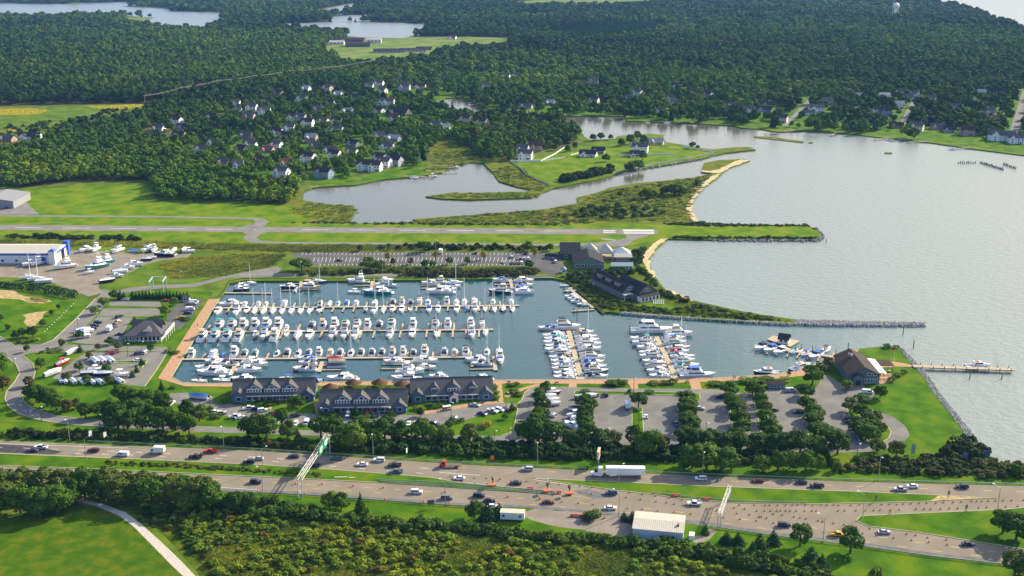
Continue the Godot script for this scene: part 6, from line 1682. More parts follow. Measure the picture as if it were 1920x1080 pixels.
	var rows := {
		"along the far taper": [[860, 800, 3.856], [-58, 355, -38, 360, 32, 362, 115, 367, 203, 370, 300, 378, 403, 387, 492, 393, 570, 402, 657, 407, 728, 413, 808, 422, 877, 428, 965, 435, 1050, 445, 1237, 472, 1330, 485, 1423, 497, 1518, 512, 1615, 525]],
		"along the long median": [[860, 800, 3.856], [32, 397, 122, 405, 210, 412, 345, 425]],
		"across the crossover": [[860, 800, 3.856], [590, 520, 745, 540, 865, 550, 973, 560, 880, 475, 960, 482, 1037, 487, 1212, 507, 1315, 522, 1427, 538, 1502, 546, 1557, 556, 1620, 565, 1690, 570, 1220, 588, 1327, 594, 1440, 605, 1558, 614, 1677, 628, 1793, 590]],
		"along the tapering median": [[1280, 800, 3.0], [318, 437, 403, 437, 465, 438, 490, 438, 535, 438, 580, 438, 617, 438, 648, 437, 690, 437, 733, 438, 780, 438, 811, 438, 850, 437, 878, 438, 947, 437, 995, 435, 1055, 434, 1120, 434, 1162, 433, 1205, 433, 1240, 431, 1284, 429, 1330, 427, 1373, 426, 1425, 425, 1468, 423, 1522, 421, 1567, 419, 1625, 416, 1655, 416, 1683, 416, 1720, 414, 1760, 413, 1802, 412, 1850, 411, 1916, 410]],
		"along the ramp's second line": [[1280, 800, 3.0], [290, 452, 348, 460, 417, 470, 460, 470, 495, 470, 530, 470, 550, 470, 580, 470, 605, 470, 640, 470, 685, 470, 727, 470, 752, 470, 874, 469, 912, 469, 975, 468, 1028, 468, 1075, 467, 1110, 466, 1218, 464, 1312, 460, 1358, 460, 1394, 460, 1450, 459, 1500, 456, 1547, 456, 1665, 452, 1710, 450, 1817, 447, 1885, 444]],
		"down the third line": [[1280, 800, 3.0], [192, 468, 305, 484, 375, 492, 430, 503, 443, 503, 472, 510, 510, 487, 560, 494, 625, 504, 660, 508, 694, 514, 762, 526, 787, 530, 848, 540, 907, 548, 975, 560, 1053, 569]],
		"beside the near lanes": [[1280, 800, 3.0], [230, 508, 322, 517, 415, 525, 510, 537, 1012, 597, 1090, 608, 1187, 621, 1260, 600, 1310, 607, 1288, 635, 1378, 620, 1385, 646, 1484, 632, 1488, 660]],
	}
	for place in rows:
		var z: Array = rows[place][0]
		var c: Array = rows[place][1]
		for i in range(0, c.size(), 2):
			var q := thing("traffic_cone", "orange traffic cone, %s in the line %s" % [ordinal(i / 2 + 1), place], "traffic cone", at(z[0] + c[i] / z[2], z[1] + (c[i + 1] + 6) / z[2]) + Vector3(0, 0.06, 0), rng.randf() * TAU, "traffic cones " + place)
			part(q, "cone", shared("cone", cone), co)
			part(q, "foot", shared("cone_foot", foot), mats["tyre"])
			part(q, "band", shared("cone_band", band), white)
	k = 0
	for p in [[484, 923], [605, 908], [663, 912], [719, 915], [780, 918], [835, 923], [573, 927], [722, 937], [795, 942.5], [844, 946], [953, 932], [1012, 936], [555, 908], [1041, 927], [1134, 972]]:
		k += 1
		var q := thing("traffic_drum", "orange and white traffic drum beside the near lanes, %s in order" % ordinal(k), "traffic drum", at(p[0], p[1]) + Vector3(0, 0.07, 0), 0, "traffic drums")
		part(q, "drum", shared("drum", func():
			var s := Shape.new()
			s.tube(Vector3.ZERO, Vector3(0, 1.1, 0), 0.32, 0.26, 8)
			return s.done()), co)
		part(q, "stripe", shared("drum_stripe", func():
			var s := Shape.new()
			s.tube(Vector3(0, 0.55, 0), Vector3(0, 0.72, 0), 0.305, 0.296, 8, false)
			s.tube(Vector3(0, 0.88, 0), Vector3(0, 1.0, 0), 0.287, 0.28, 8, false)
			return s.done()), white)

# ---------------------------------------------------------------- vehicles (front along +x)
const PAINT := {"white": [0.72, 0.72, 0.70], "silver": [0.40, 0.42, 0.44], "grey": [0.13, 0.14, 0.15], "dark": [0.022, 0.026, 0.034], "black": [0.012, 0.012, 0.014], "blue": [0.035, 0.07, 0.17], "navy": [0.014, 0.02, 0.06], "red": [0.42, 0.012, 0.012], "maroon": [0.10, 0.012, 0.016], "tan": [0.36, 0.29, 0.20], "yellow": [0.62, 0.36, 0.02], "teal": [0.05, 0.10, 0.12]}
func paint(c: String) -> Material:
	var k: Array = PAINT[c]
	return mat("paint_" + c, k[0], k[1], k[2], 0.25)

func wheel_mesh(r: float, w: float) -> Mesh:
	return shared("wheel_%.2f_%.2f" % [r, w], func():
		var s := Shape.new()
		s.tube(Vector3(0, 0, -w / 2), Vector3(0, 0, w / 2), r, r, 10)
		return s.done())

func wheels(o: Node, xs: Array, half: float, r := 0.34, w := 0.24) -> void:
	for x in xs:
		for z in [-half, half]:
			var q := part(o, "wheel", wheel_mesh(r, w), mats["tyre"], Vector3(x, r, z))
			part(q, "rim", wheel_mesh(r * 0.6, w + 0.03), mats["steel"])

func loft_box(lo: Vector3, ls: Vector2, hi: Vector3, hs: Vector2) -> Mesh:
	return shared("lb_%s_%s_%s_%s" % [lo, ls, hi, hs], func():
		var s := Shape.new()
		s.hexa(lo, ls, hi, hs)
		return s.done())

func car_lights(o: Node, l: float, half: float, y: float) -> void:
	for z in [-half + 0.25, half - 0.25]:
		part(o, "headlight", loft_box(Vector3(l / 2 - 0.02, y, 0), Vector2(0.08, 0.34), Vector3(l / 2 - 0.05, y + 0.16, 0), Vector2(0.08, 0.34)), mats["white_paint"], Vector3(0, 0, z))
		part(o, "tail_light", loft_box(Vector3(-l / 2 + 0.02, y + 0.08, 0), Vector2(0.08, 0.3), Vector3(-l / 2 + 0.02, y + 0.26, 0), Vector2(0.08, 0.3)), mat("tail_red", 0.30, 0.01, 0.01, 0.3), Vector3(0, 0, z))

func vehicle(kind: String, colour: String, where: Vector3, turn: float, label: String, group: String) -> Node3D:
	var m := paint(colour)
	var gm: Material = mats["glass_dark"]
	var cat: String = {"sedan": "car", "suv": "car", "pickup": "pickup", "van": "van", "box": "truck", "semi": "truck", "flatbed": "truck", "cart": "golf cart"}[kind]
	var nm: String = {"sedan": "car", "suv": "sport_utility_car", "pickup": "pickup_truck", "van": "van", "box": "box_truck", "semi": "semi_truck", "flatbed": "flatbed_truck", "cart": "golf_cart"}[kind]
	var o := thing(nm, label, cat, where, turn, group)
	match kind:
		"sedan":
			part(o, "body", loft_box(Vector3(0, 0.24, 0), Vector2(4.6, 1.78), Vector3(0, 0.72, 0), Vector2(4.7, 1.8)), m)
			part(o, "bonnet", loft_box(Vector3(0, 0.72, 0), Vector2(4.7, 1.8), Vector3(-0.05, 0.92, 0), Vector2(4.3, 1.62)), m)
			part(o, "window", loft_box(Vector3(-0.25, 0.91, 0), Vector2(2.9, 1.58), Vector3(-0.3, 1.36, 0), Vector2(1.6, 1.28)), gm)
			part(o, "roof", loft_box(Vector3(-0.3, 1.36, 0), Vector2(1.7, 1.34), Vector3(-0.3, 1.44, 0), Vector2(1.45, 1.16)), m)
			wheels(o, [-1.4, 1.4], 0.82)
			car_lights(o, 4.7, 0.85, 0.52)
		"suv":
			part(o, "body", loft_box(Vector3(0, 0.32, 0), Vector2(4.7, 1.86), Vector3(0, 1.0, 0), Vector2(4.75, 1.88)), m)
			part(o, "window", loft_box(Vector3(-0.55, 1.0, 0), Vector2(3.5, 1.72), Vector3(-0.7, 1.58, 0), Vector2(2.7, 1.46)), gm)
			part(o, "roof", loft_box(Vector3(-0.7, 1.58, 0), Vector2(2.85, 1.54), Vector3(-0.7, 1.70, 0), Vector2(2.6, 1.36)), m)
			part(o, "bonnet", loft_box(Vector3(1.6, 1.0, 0), Vector2(1.4, 1.8), Vector3(1.5, 1.1, 0), Vector2(1.2, 1.6)), m)
			wheels(o, [-1.45, 1.45], 0.86, 0.38)
			car_lights(o, 4.75, 0.9, 0.66)
		"pickup":
			part(o, "body", loft_box(Vector3(0, 0.42, 0), Vector2(5.5, 1.9), Vector3(0, 0.85, 0), Vector2(5.6, 1.94)), m)
			part(o, "bonnet", loft_box(Vector3(1.9, 0.85, 0), Vector2(1.7, 1.9), Vector3(1.85, 1.12, 0), Vector2(1.6, 1.76)), m)
			part(o, "window", loft_box(Vector3(0.2, 0.86, 0), Vector2(2.2, 1.8), Vector3(0.05, 1.72, 0), Vector2(1.5, 1.5)), gm)
			part(o, "roof", loft_box(Vector3(0.05, 1.70, 0), Vector2(1.6, 1.56), Vector3(0.05, 1.82, 0), Vector2(1.4, 1.4)), m)
			for z in [-0.92, 0.92]: part(o, "bed_side", loft_box(Vector3(-1.85, 0.85, 0), Vector2(1.9, 0.12), Vector3(-1.85, 1.22, 0), Vector2(1.9, 0.1)), m, Vector3(0, 0, z))
			part(o, "tailgate", loft_box(Vector3(-2.74, 0.85, 0), Vector2(0.1, 1.8), Vector3(-2.74, 1.22, 0), Vector2(0.1, 1.8)), m)
			wheels(o, [-1.75, 1.75], 0.86, 0.41)
			car_lights(o, 5.6, 0.92, 0.62)
		"van":
			part(o, "body", loft_box(Vector3(0, 0.32, 0), Vector2(5.2, 1.95), Vector3(-0.05, 1.15, 0), Vector2(5.15, 1.98)), m)
			part(o, "window", loft_box(Vector3(-0.15, 1.15, 0), Vector2(4.5, 1.9), Vector3(-0.4, 1.75, 0), Vector2(3.7, 1.7)), gm)
			part(o, "roof", loft_box(Vector3(-0.45, 1.75, 0), Vector2(3.9, 1.8), Vector3(-0.45, 2.02, 0), Vector2(3.6, 1.6)), m)
			part(o, "cargo_side", loft_box(Vector3(-1.35, 1.12, 0), Vector2(2.4, 1.99), Vector3(-1.35, 1.9, 0), Vector2(2.3, 1.80)), m)
			wheels(o, [-1.6, 1.6], 0.88, 0.36)
			car_lights(o, 5.2, 0.95, 0.7)
		"box":
			part(o, "cargo_box", loft_box(Vector3(-1.2, 0.9, 0), Vector2(4.4, 2.3), Vector3(-1.2, 3.2, 0), Vector2(4.4, 2.3)), mats["white_paint"])
			part(o, "cab", loft_box(Vector3(1.9, 0.45, 0), Vector2(2.0, 2.0), Vector3(1.75, 1.5, 0), Vector2(1.7, 1.95)), m)
			part(o, "window", loft_box(Vector3(1.65, 1.5, 0), Vector2(1.5, 1.9), Vector3(1.45, 2.2, 0), Vector2(0.9, 1.7)), gm)
			part(o, "roof", loft_box(Vector3(1.45, 2.2, 0), Vector2(1.0, 1.76), Vector3(1.45, 2.3, 0), Vector2(0.9, 1.6)), m)
			part(o, "chassis", loft_box(Vector3(-0.8, 0.5, 0), Vector2(5.0, 1.2), Vector3(-0.8, 0.92, 0), Vector2(5.0, 1.2)), mats["tyre"])
			wheels(o, [-1.9, 1.9], 0.95, 0.42)
		"semi":
			part(o, "trailer_box", loft_box(Vector3(-2.6, 1.15, 0), Vector2(15.6, 2.6), Vector3(-2.6, 4.1, 0), Vector2(15.6, 2.6)), mats["white_paint"])
			part(o, "trailer_skirt", loft_box(Vector3(-2.8, 0.75, 0), Vector2(7.5, 2.3), Vector3(-2.8, 1.15, 0), Vector2(7.5, 2.4)), mats["steel"])
			part(o, "sleeper", loft_box(Vector3(7.6, 0.9, 0), Vector2(2.6, 2.4), Vector3(7.3, 3.9, 0), Vector2(1.6, 2.1)), m)
			part(o, "cab", loft_box(Vector3(9.3, 0.7, 0), Vector2(1.6, 2.3), Vector3(8.9, 2.2, 0), Vector2(1.2, 2.2)), m)
			part(o, "window", loft_box(Vector3(9.0, 2.05, 0), Vector2(1.3, 2.24), Vector3(8.5, 2.95, 0), Vector2(0.9, 2.1)), gm)
			part(o, "bonnet", loft_box(Vector3(10.6, 0.6, 0), Vector2(1.6, 2.1), Vector3(10.3, 1.75, 0), Vector2(1.4, 1.7)), m)
			part(o, "chassis", loft_box(Vector3(5.5, 0.75, 0), Vector2(9.0, 1.1), Vector3(5.5, 1.1, 0), Vector2(9.0, 1.1)), mats["tyre"])
			wheels(o, [-8.4, -7.1, 4.2, 5.5, 10.3], 1.05, 0.5, 0.35)
		"flatbed":
			part(o, "cab", loft_box(Vector3(3.0, 0.6, 0), Vector2(2.6, 2.2), Vector3(2.8, 1.7, 0), Vector2(2.2, 2.1)), m)
			part(o, "window", loft_box(Vector3(2.6, 1.7, 0), Vector2(1.7, 2.0), Vector3(2.4, 2.5, 0), Vector2(1.2, 1.8)), gm)
			part(o, "roof", loft_box(Vector3(2.4, 2.5, 0), Vector2(1.3, 1.9), Vector3(2.4, 2.7, 0), Vector2(1.1, 1.7)), m)
			part(o, "bed", loft_box(Vector3(-1.6, 1.05, 0), Vector2(6.6, 2.4), Vector3(-1.6, 1.22, 0), Vector2(6.6, 2.4)), mats["wood_pile"])
			part(o, "headboard", loft_box(Vector3(1.62, 1.2, 0), Vector2(0.12, 2.3), Vector3(1.62, 2.2, 0), Vector2(0.12, 2.3)), m)
			part(o, "chassis", loft_box(Vector3(-0.6, 0.6, 0), Vector2(7.5, 1.0), Vector3(-0.6, 1.05, 0), Vector2(7.5, 1.0)), mats["tyre"])
			wheels(o, [-3.2, 2.9], 1.0, 0.46, 0.3)
		"cart":
			part(o, "body", loft_box(Vector3(0, 0.3, 0), Vector2(2.3, 1.15), Vector3(0, 0.75, 0), Vector2(2.1, 1.1)), m)
			part(o, "seat", loft_box(Vector3(-0.3, 0.75, 0), Vector2(0.6, 1.0), Vector3(-0.35, 1.0, 0), Vector2(0.5, 1.0)), mats["tyre"])
			part(o, "roof", loft_box(Vector3(-0.05, 1.8, 0), Vector2(1.9, 1.2), Vector3(-0.05, 1.88, 0), Vector2(1.8, 1.1)), mats["white_paint"])
			for x in [-0.85, 0.8]:
				for z in [-0.5, 0.5]: part(o, "post", loft_box(Vector3(0, 0.7, 0), Vector2(0.06, 0.06), Vector3(0, 1.8, 0), Vector2(0.06, 0.06)), mats["tyre"], Vector3(x, 0, z))
			wheels(o, [-0.75, 0.8], 0.5, 0.24, 0.18)
	return o

func traffic(list: Array, place: String, far_turn: float, group: String) -> void:   # [px, py, kind, colour, extra turn in degrees]
	var k := 0
	for e in list:
		k += 1
		var nm: String = {"sedan": "car", "suv": "sport utility car", "pickup": "pickup truck", "van": "van", "box": "box truck", "semi": "semi truck with long trailer", "flatbed": "flatbed truck", "cart": "golf cart"}[e[2]]
		vehicle(e[2], e[3], at(e[0], e[1]) + Vector3(0, 0.075, 0), far_turn + deg_to_rad(e[4] if e.size() > 4 else 0.0), "%s %s, %s from left %s" % [e[3], nm, ordinal(k), place], group)

func zoomed(x0: float, y0: float, k: float, list: Array) -> Array:
	var out := []
	for e in list:
		var q: Array = e.duplicate()
		q[0] = x0 + e[0] / k
		q[1] = y0 + e[1] / k
		out.append(q)
	return out

func build_vehicles() -> void:
	traffic([[62, 847, "sedan", "black"], [77, 841, "pickup", "white"], [176, 847, "suv", "maroon"], [230, 855, "van", "white"], [294, 850, "box", "white"], [367, 859, "pickup", "black"], [395, 849, "pickup", "red"], [467, 869, "suv", "black"], [484, 862, "sedan", "silver"], [551, 858, "sedan", "navy"], [588, 876, "pickup", "black"], [631, 862, "sedan", "teal"], [679, 873, "sedan", "white"], [711, 865, "suv", "white"], [740, 875, "pickup", "dark"], [743, 887, "pickup", "grey"], [843, 876, "flatbed", "red"], [861, 899, "sedan", "white"]], "on the far lanes, left half", PI - 0.05, "traffic on the far lanes")
	traffic([[967, 908, "sedan", "black"], [989, 882, "suv", "silver"], [1146, 927, "suv", "blue"], [1302, 947, "pickup", "white"], [1314, 900, "suv", "white"], [1421, 904, "sedan", "maroon"], [1502, 907, "sedan", "navy"], [1531, 914, "pickup", "black"], [1688, 920, "pickup", "silver"], [1710, 914, "sedan", "white"], [1804, 915, "suv", "navy"]], "on the far lanes, right half", PI - 0.05, "traffic on the far lanes")
	var semi := vehicle("semi", "white", at(1160, 893) + Vector3(0, 0.075, 0), PI - 0.03, "white semi truck with long white trailer on the far lanes", "")
	traffic([[480, 906, "suv", "navy"], [781, 925, "suv", "white"], [838, 936, "suv", "grey"], [898, 932, "suv", "navy"], [918, 941, "sedan", "navy"], [923, 952, "sedan", "white"], [1028, 944, "sedan", "maroon"], [1144, 955, "sedan", "white"], [1470, 987, "suv", "navy"], [1571, 1005, "pickup", "yellow"], [1657, 1000, "sedan", "silver"], [1815, 1023, "sedan", "navy"]], "on the near lanes", -0.06, "traffic on the near lanes")
	traffic(zoomed(380, 680, 4.908, [[112, 468, "suv", "white", 25], [168, 478, "pickup", "silver", 25], [300, 505, "pickup", "white", 20], [345, 515, "sedan", "white", 30], [425, 430, "pickup", "white", 20], [495, 440, "suv", "dark", 20], [550, 450, "suv", "white", 20], [638, 475, "sedan", "grey", 15], [692, 480, "sedan", "red", 12], [852, 498, "suv", "dark", 20], [690, 555, "suv", "white", 260], [797, 568, "suv", "dark", 265], [855, 575, "suv", "white", 265], [952, 565, "van", "white", 268], [1040, 555, "sedan", "white", 262], [1275, 492, "suv", "dark", 280], [1337, 490, "suv", "white", 272], [1512, 490, "suv", "red", 268], [1565, 492, "suv", "dark", 268], [1612, 490, "sedan", "dark", 265], [1352, 570, "suv", "dark", 268], [1425, 565, "sedan", "blue", 268], [1485, 560, "sedan", "red", 268], [1555, 575, "sedan", "silver", 266], [1606, 568, "sedan", "blue", 266]]), "before the first two blue buildings", 0, "cars before the blue buildings")
	traffic(zoomed(700, 680, 4.908, [[265, 570, "sedan", "teal", 268], [325, 572, "sedan", "white", 268], [385, 572, "sedan", "tan", 268], [562, 575, "suv", "navy", 330], [652, 438, "cart", "tan", 290], [678, 434, "cart", "tan", 290], [703, 430, "cart", "tan", 290], [752, 530, "suv", "blue", 335], [936, 400, "sedan", "silver", 340], [1000, 480, "sedan", "navy", 330], [1100, 455, "pickup", "white", 325], [1165, 445, "suv", "white", 325], [1215, 440, "sedan", "black", 325]]), "before the third blue building", 0, "cars before the third building")
	traffic(zoomed(1020, 680, 4.908, [[475, 303, "suv", "dark", 100], [570, 303, "suv", "dark", 92], [767, 412, "box", "white", 92], [935, 515, "cart", "white", 180], [1212, 575, "pickup", "blue", 278], [1430, 430, "sedan", "silver", 350], [1625, 330, "suv", "navy", 5]]), "in the left half of the main lot", 0, "cars in the main lot")
	traffic(zoomed(1340, 600, 4.908, [[540, 840, "sedan", "black", 10], [697, 660, "van", "silver", 2], [768, 860, "sedan", "navy", 0], [893, 665, "suv", "white", 100], [1232, 925, "sedan", "navy", 345], [1245, 950, "sedan", "black", 345], [1405, 675, "van", "white", 350]]), "in the right half of the main lot", 0, "cars in the main lot")
	traffic(zoomed(0, 440, 4.908, [[832, 892, "sedan", "dark", 15], [852, 872, "suv", "navy", 15], [872, 848, "suv", "navy", 15], [900, 818, "suv", "black", 15], [1012, 885, "box", "black", 92], [1048, 860, "sedan", "dark", 70], [1082, 815, "pickup", "tan", 70], [1098, 762, "suv", "dark", 60], [1100, 925, "sedan", "navy", 20], [1152, 605, "sedan", "silver", 5], [1528, 615, "sedan", "red", 5], [1050, 975, "sedan", "silver", 20]]), "beside the marina office", 0, "cars beside the marina office")
	traffic(zoomed(0, 620, 4.908, [[1020, 208, "sedan", "red", 40], [1066, 210, "sedan", "maroon", 60], [1265, 215, "suv", "navy", 85], [1340, 208, "suv", "silver", 75], [1270, 280, "sedan", "white", 30], [1575, 680, "suv", "white", 75]]), "in the boat storage lot", 0, "cars in the storage lot")
	traffic(zoomed(320, 500, 4.908, [[160, 435, "suv", "navy", 5], [178, 400, "van", "white", 5], [205, 350, "suv", "silver", 5], [215, 335, "van", "white", 5]]), "beside the brick quay", 0, "cars beside the quay")
	traffic(zoomed(480, 420, 3.556, [[555, 248, "sedan", "maroon", 5], [1232, 195, "box", "white", 90], [1465, 198, "suv", "maroon", 90], [1650, 262, "sedan", "silver", 92], [1705, 226, "suv", "silver", 92], [1708, 266, "sedan", "blue", 92], [1740, 266, "sedan", "red", 92], [1762, 236, "suv", "grey", 92], [1770, 264, "suv", "white", 92], [1790, 236, "suv", "silver", 92], [1800, 200, "suv", "black", 92], [1815, 236, "suv", "white", 92]]), "in the far parking lot", 0, "cars in the far lot")
	traffic(zoomed(960, 420, 4.908, [[400, 355, "suv", "white", 95], [378, 330, "sedan", "navy", 90], [388, 290, "pickup", "navy", 5], [340, 290, "pickup", "navy", 5], [783, 572, "van", "white", 320]]), "among the club buildings", 0, "cars at the club buildings")
	traffic([[14, 391, "suv", "blue", 5]], "at the grey hangar", 0, "")
	traffic([[340, 598, "pickup", "yellow", 20]], "of the quay strip with yellow bodywork", 0, "")
	traffic([[1741, 206, "sedan", "white", 110], [1718, 208, "sedan", "white", 110]], "on the far neighbourhood street", 0, "far street cars")

# ---------------------------------------------------------------- far houses
const WALLS := {"white": [0.76, 0.75, 0.72], "cream": [0.66, 0.58, 0.44], "tan": [0.36, 0.27, 0.18], "grey": [0.34, 0.36, 0.37], "blue": [0.22, 0.29, 0.36], "red": [0.24, 0.055, 0.035], "dark": [0.09, 0.085, 0.08]}
func house(where: Vector3, w: float, d: float, storeys: int, turn: float, wall: String, top: String, label: String, group: String) -> void:
	var o := thing("house", label, "house", where, turn, group)
	var c: Array = WALLS[wall]
	var wm := mat("house_" + wall, c[0], c[1], c[2], 0.8)
	var rm: Material = {"grey": mats["roof_grey"], "dark": mats["roof_dark"], "brown": mats["roof_brown"], "red": mat("roof_red", 0.20, 0.055, 0.035, 0.85), "pale": mat("roof_pale", 0.30, 0.29, 0.27, 0.85)}[top]
	var high := 3.0 * storeys + 0.4
	var rise := d * 0.36
	body(o, "wall", Vector3.ZERO, Vector2(w, d), high, rise, wm)
	var r := roof(o, "roof", Vector3(0, high, 0), Vector2(w, d), rise, rm, 0.0, 0.6)
	part(r, "chimney", shared("chimney", func():
		var s := Shape.new()
		s.box(Vector3(0, 0, 0), Vector3(0.9, 2.6, 0.9))
		return s.done()), mat("chimney_brick", 0.22, 0.13, 0.10, 0.9), Vector3(w * 0.3, rise * 0.9, -d * 0.08))
	# a front wing with its own gable
	body(o, "wing", Vector3(-w * 0.22, 0, d * 0.5), Vector2(d * 0.7, w * 0.32), high * 0.92, w * 0.13, wm, PI / 2)
	roof(o, "wing_roof", Vector3(-w * 0.22, high * 0.92, d * 0.5), Vector2(d * 0.7, w * 0.32), w * 0.13, rm, PI / 2, 0.4)
	for k in storeys:
		var y := 1.5 + 2.8 * k
		window(o, Vector3(w * 0.14, y, d / 2 + 0.02), 1.2, 1.3)
		window(o, Vector3(w * 0.36, y, d / 2 + 0.02), 1.2, 1.3)
		window(o, Vector3(-w * 0.22, y, d * 0.85 + 0.02), 1.5, 1.3)
		window(o, Vector3(w / 2 + 0.02, y, 0), 1.2, 1.3, PI / 2)
	boxy(o, "door", Vector3(w * 0.25, 1.05, d / 2 + 0.05), Vector3(1.0, 2.1, 0.08), mats["roof_dark"])

var house_spots := []
func build_houses() -> void:
	# [px, py, width, depth, storeys, turn degrees, wall, roof]
	var sets := {
		"by the inner creek": [[529, 331, 13, 8, 2, -10, "white", "grey"], [608, 333, 15, 9, 2, -25, "blue", "dark"], [580, 303, 13, 9, 2, -25, "white", "dark"], [686, 318, 14, 9, 2, 30, "white", "dark"], [704, 320, 11, 9, 2, 25, "white", "brown"], [722, 313, 12, 9, 2, -15, "white", "grey"], [741, 310, 13, 10, 2, -20, "grey", "dark"], [660, 288, 11, 7, 1, 5, "cream", "grey"], [619, 285, 12, 8, 1, 15, "white", "grey"], [448, 317, 9, 8, 2, 70, "white", "grey"], [536, 309, 10, 8, 1, 60, "cream", "red"], [488, 303, 10, 7, 1, -15, "red", "brown"], [502, 285, 12, 8, 1, 20, "tan", "red"], [520, 280, 11, 8, 2, -20, "white", "grey"]],
		"in the middle grove": [[543, 247, 12, 9, 2, 40, "white", "grey"], [520, 250, 11, 8, 1, 30, "white", "dark"], [577, 237, 13, 9, 2, 30, "white", "brown"], [632, 247, 13, 9, 1, 25, "white", "grey"], [632, 229, 11, 8, 1, 20, "white", "dark"], [608, 230, 11, 8, 1, -20, "cream", "grey"], [738, 229, 12, 9, 2, 50, "cream", "brown"], [748, 215, 26, 16, 1, -15, "dark", "dark"], [728, 198, 15, 10, 2, 40, "white", "grey"], [717, 194, 11, 8, 1, 50, "white", "grey"], [875, 230, 13, 10, 2, -35, "cream", "brown"], [905, 236, 12, 9, 2, -40, "cream", "brown"], [816, 238, 14, 10, 1, 20, "grey", "grey"], [834, 242, 11, 8, 1, 60, "white", "pale"]],
		"in the left woods": [[60, 260, 24, 10, 1, 5, "white", "dark"], [14, 264, 18, 9, 1, 5, "tan", "grey"], [298, 244, 13, 9, 1, 15, "white", "grey"], [333, 233, 12, 9, 2, -20, "white", "brown"], [337, 257, 13, 9, 1, 20, "tan", "brown"], [379, 283, 13, 8, 1, 10, "white", "grey"], [402, 270, 12, 8, 1, 20, "white", "grey"], [462, 258, 14, 9, 1, 10, "tan", "grey"], [443, 200, 10, 8, 2, 60, "white", "grey"], [446, 210, 9, 7, 1, 60, "white", "grey"], [473, 208, 13, 9, 2, 20, "white", "grey"], [397, 221, 11, 8, 1, 30, "white", "dark"], [420, 308, 11, 8, 1, 20, "cream", "grey"], [345, 242, 12, 8, 1, 20, "grey", "dark"]],
		"near the school": [[692, 167, 12, 9, 2, 50, "white", "grey"], [710, 162, 14, 9, 2, 20, "cream", "grey"], [745, 155, 14, 9, 1, 15, "tan", "grey"], [758, 169, 16, 11, 2, 40, "grey", "grey"], [787, 165, 16, 10, 1, 40, "white", "brown"], [910, 167, 11, 9, 2, 60, "white", "grey"], [837, 149, 10, 8, 1, 30, "white", "grey"], [840, 134, 11, 8, 2, 30, "white", "grey"], [947, 149, 14, 9, 2, 20, "white", "grey"], [562, 69, 18, 12, 2, 40, "white", "brown"], [620, 195, 12, 8, 1, -30, "white", "dark"], [967, 145, 14, 9, 1, 10, "white", "grey"], [848, 73, 16, 12, 1, 30, "white", "red"]],
		"on the lawn peninsula": [[985, 298, 13, 9, 2, 25, "white", "grey"], [980, 288, 11, 9, 2, 20, "white", "grey"], [1004, 283, 13, 10, 2, 60, "tan", "brown"], [1103, 293, 16, 8, 1, 10, "white", "dark"], [1122, 287, 12, 8, 1, 30, "grey", "dark"], [1200, 285, 15, 9, 2, 20, "white", "grey"], [1190, 293, 9, 7, 1, 60, "white", "dark"], [1230, 270, 15, 7, 1, 15, "cream", "pale"]],
		"along the far shore": [[985, 203, 17, 8, 1, 10, "grey", "grey"], [1112, 158, 15, 9, 2, 40, "grey", "grey"], [1269, 168, 12, 9, 2, 10, "white", "dark"], [1382, 178, 12, 8, 2, 30, "white", "grey"], [1405, 213, 11, 9, 2, 30, "white", "grey"], [1432, 209, 18, 9, 1, 15, "blue", "dark"], [1257, 187, 11, 8, 1, 20, "white", "grey"], [1236, 211, 11, 8, 1, 20, "white", "grey"], [1440, 200, 18, 9, 1, 10, "tan", "brown"], [1466, 229, 12, 9, 2, -20, "cream", "dark"], [1530, 210, 18, 9, 2, 55, "white", "grey"], [1517, 216, 12, 8, 1, 50, "white", "grey"], [1035, 102, 14, 9, 1, 20, "white", "grey"]],
		"by the right hand shore": [[1660, 216, 12, 9, 2, 20, "blue", "brown"], [1645, 214, 10, 8, 2, 50, "white", "brown"], [1680, 239, 15, 8, 1, 5, "tan", "brown"], [1718, 245, 14, 10, 2, -30, "cream", "grey"], [1758, 242, 15, 9, 1, -10, "tan", "grey"], [1780, 247, 13, 9, 1, -10, "grey", "dark"], [1813, 253, 14, 10, 2, 30, "tan", "brown"], [1877, 263, 26, 11, 2, -12, "white", "grey"], [1905, 268, 16, 10, 2, -10, "white", "grey"], [1684, 175, 13, 9, 1, 15, "white", "grey"], [1874, 178, 14, 9, 1, 10, "tan", "dark"], [1862, 226, 11, 8, 1, 20, "white", "red"], [1745, 192, 12, 9, 2, -50, "blue", "grey"], [1735, 84, 14, 10, 1, 20, "white", "grey"]],
	}
	for place in sets:
		var k := 0
		for e in sets[place]:
			k += 1
			var p := at(e[0], e[1])
			house_spots.append(Vector3(p.x, p.z, e[2]))
			house(p, e[2] * 1.05, e[3] * 1.05, e[4], deg_to_rad(-20.0 + e[5] * 0.3), e[6], e[7], "%s %s storey house with %s roof, %s of those %s" % [e[6], "two" if e[4] == 2 else "one", e[7], ordinal(k), place], "houses " + place)
	var r := RandomNumberGenerator.new()
	r.seed = 31
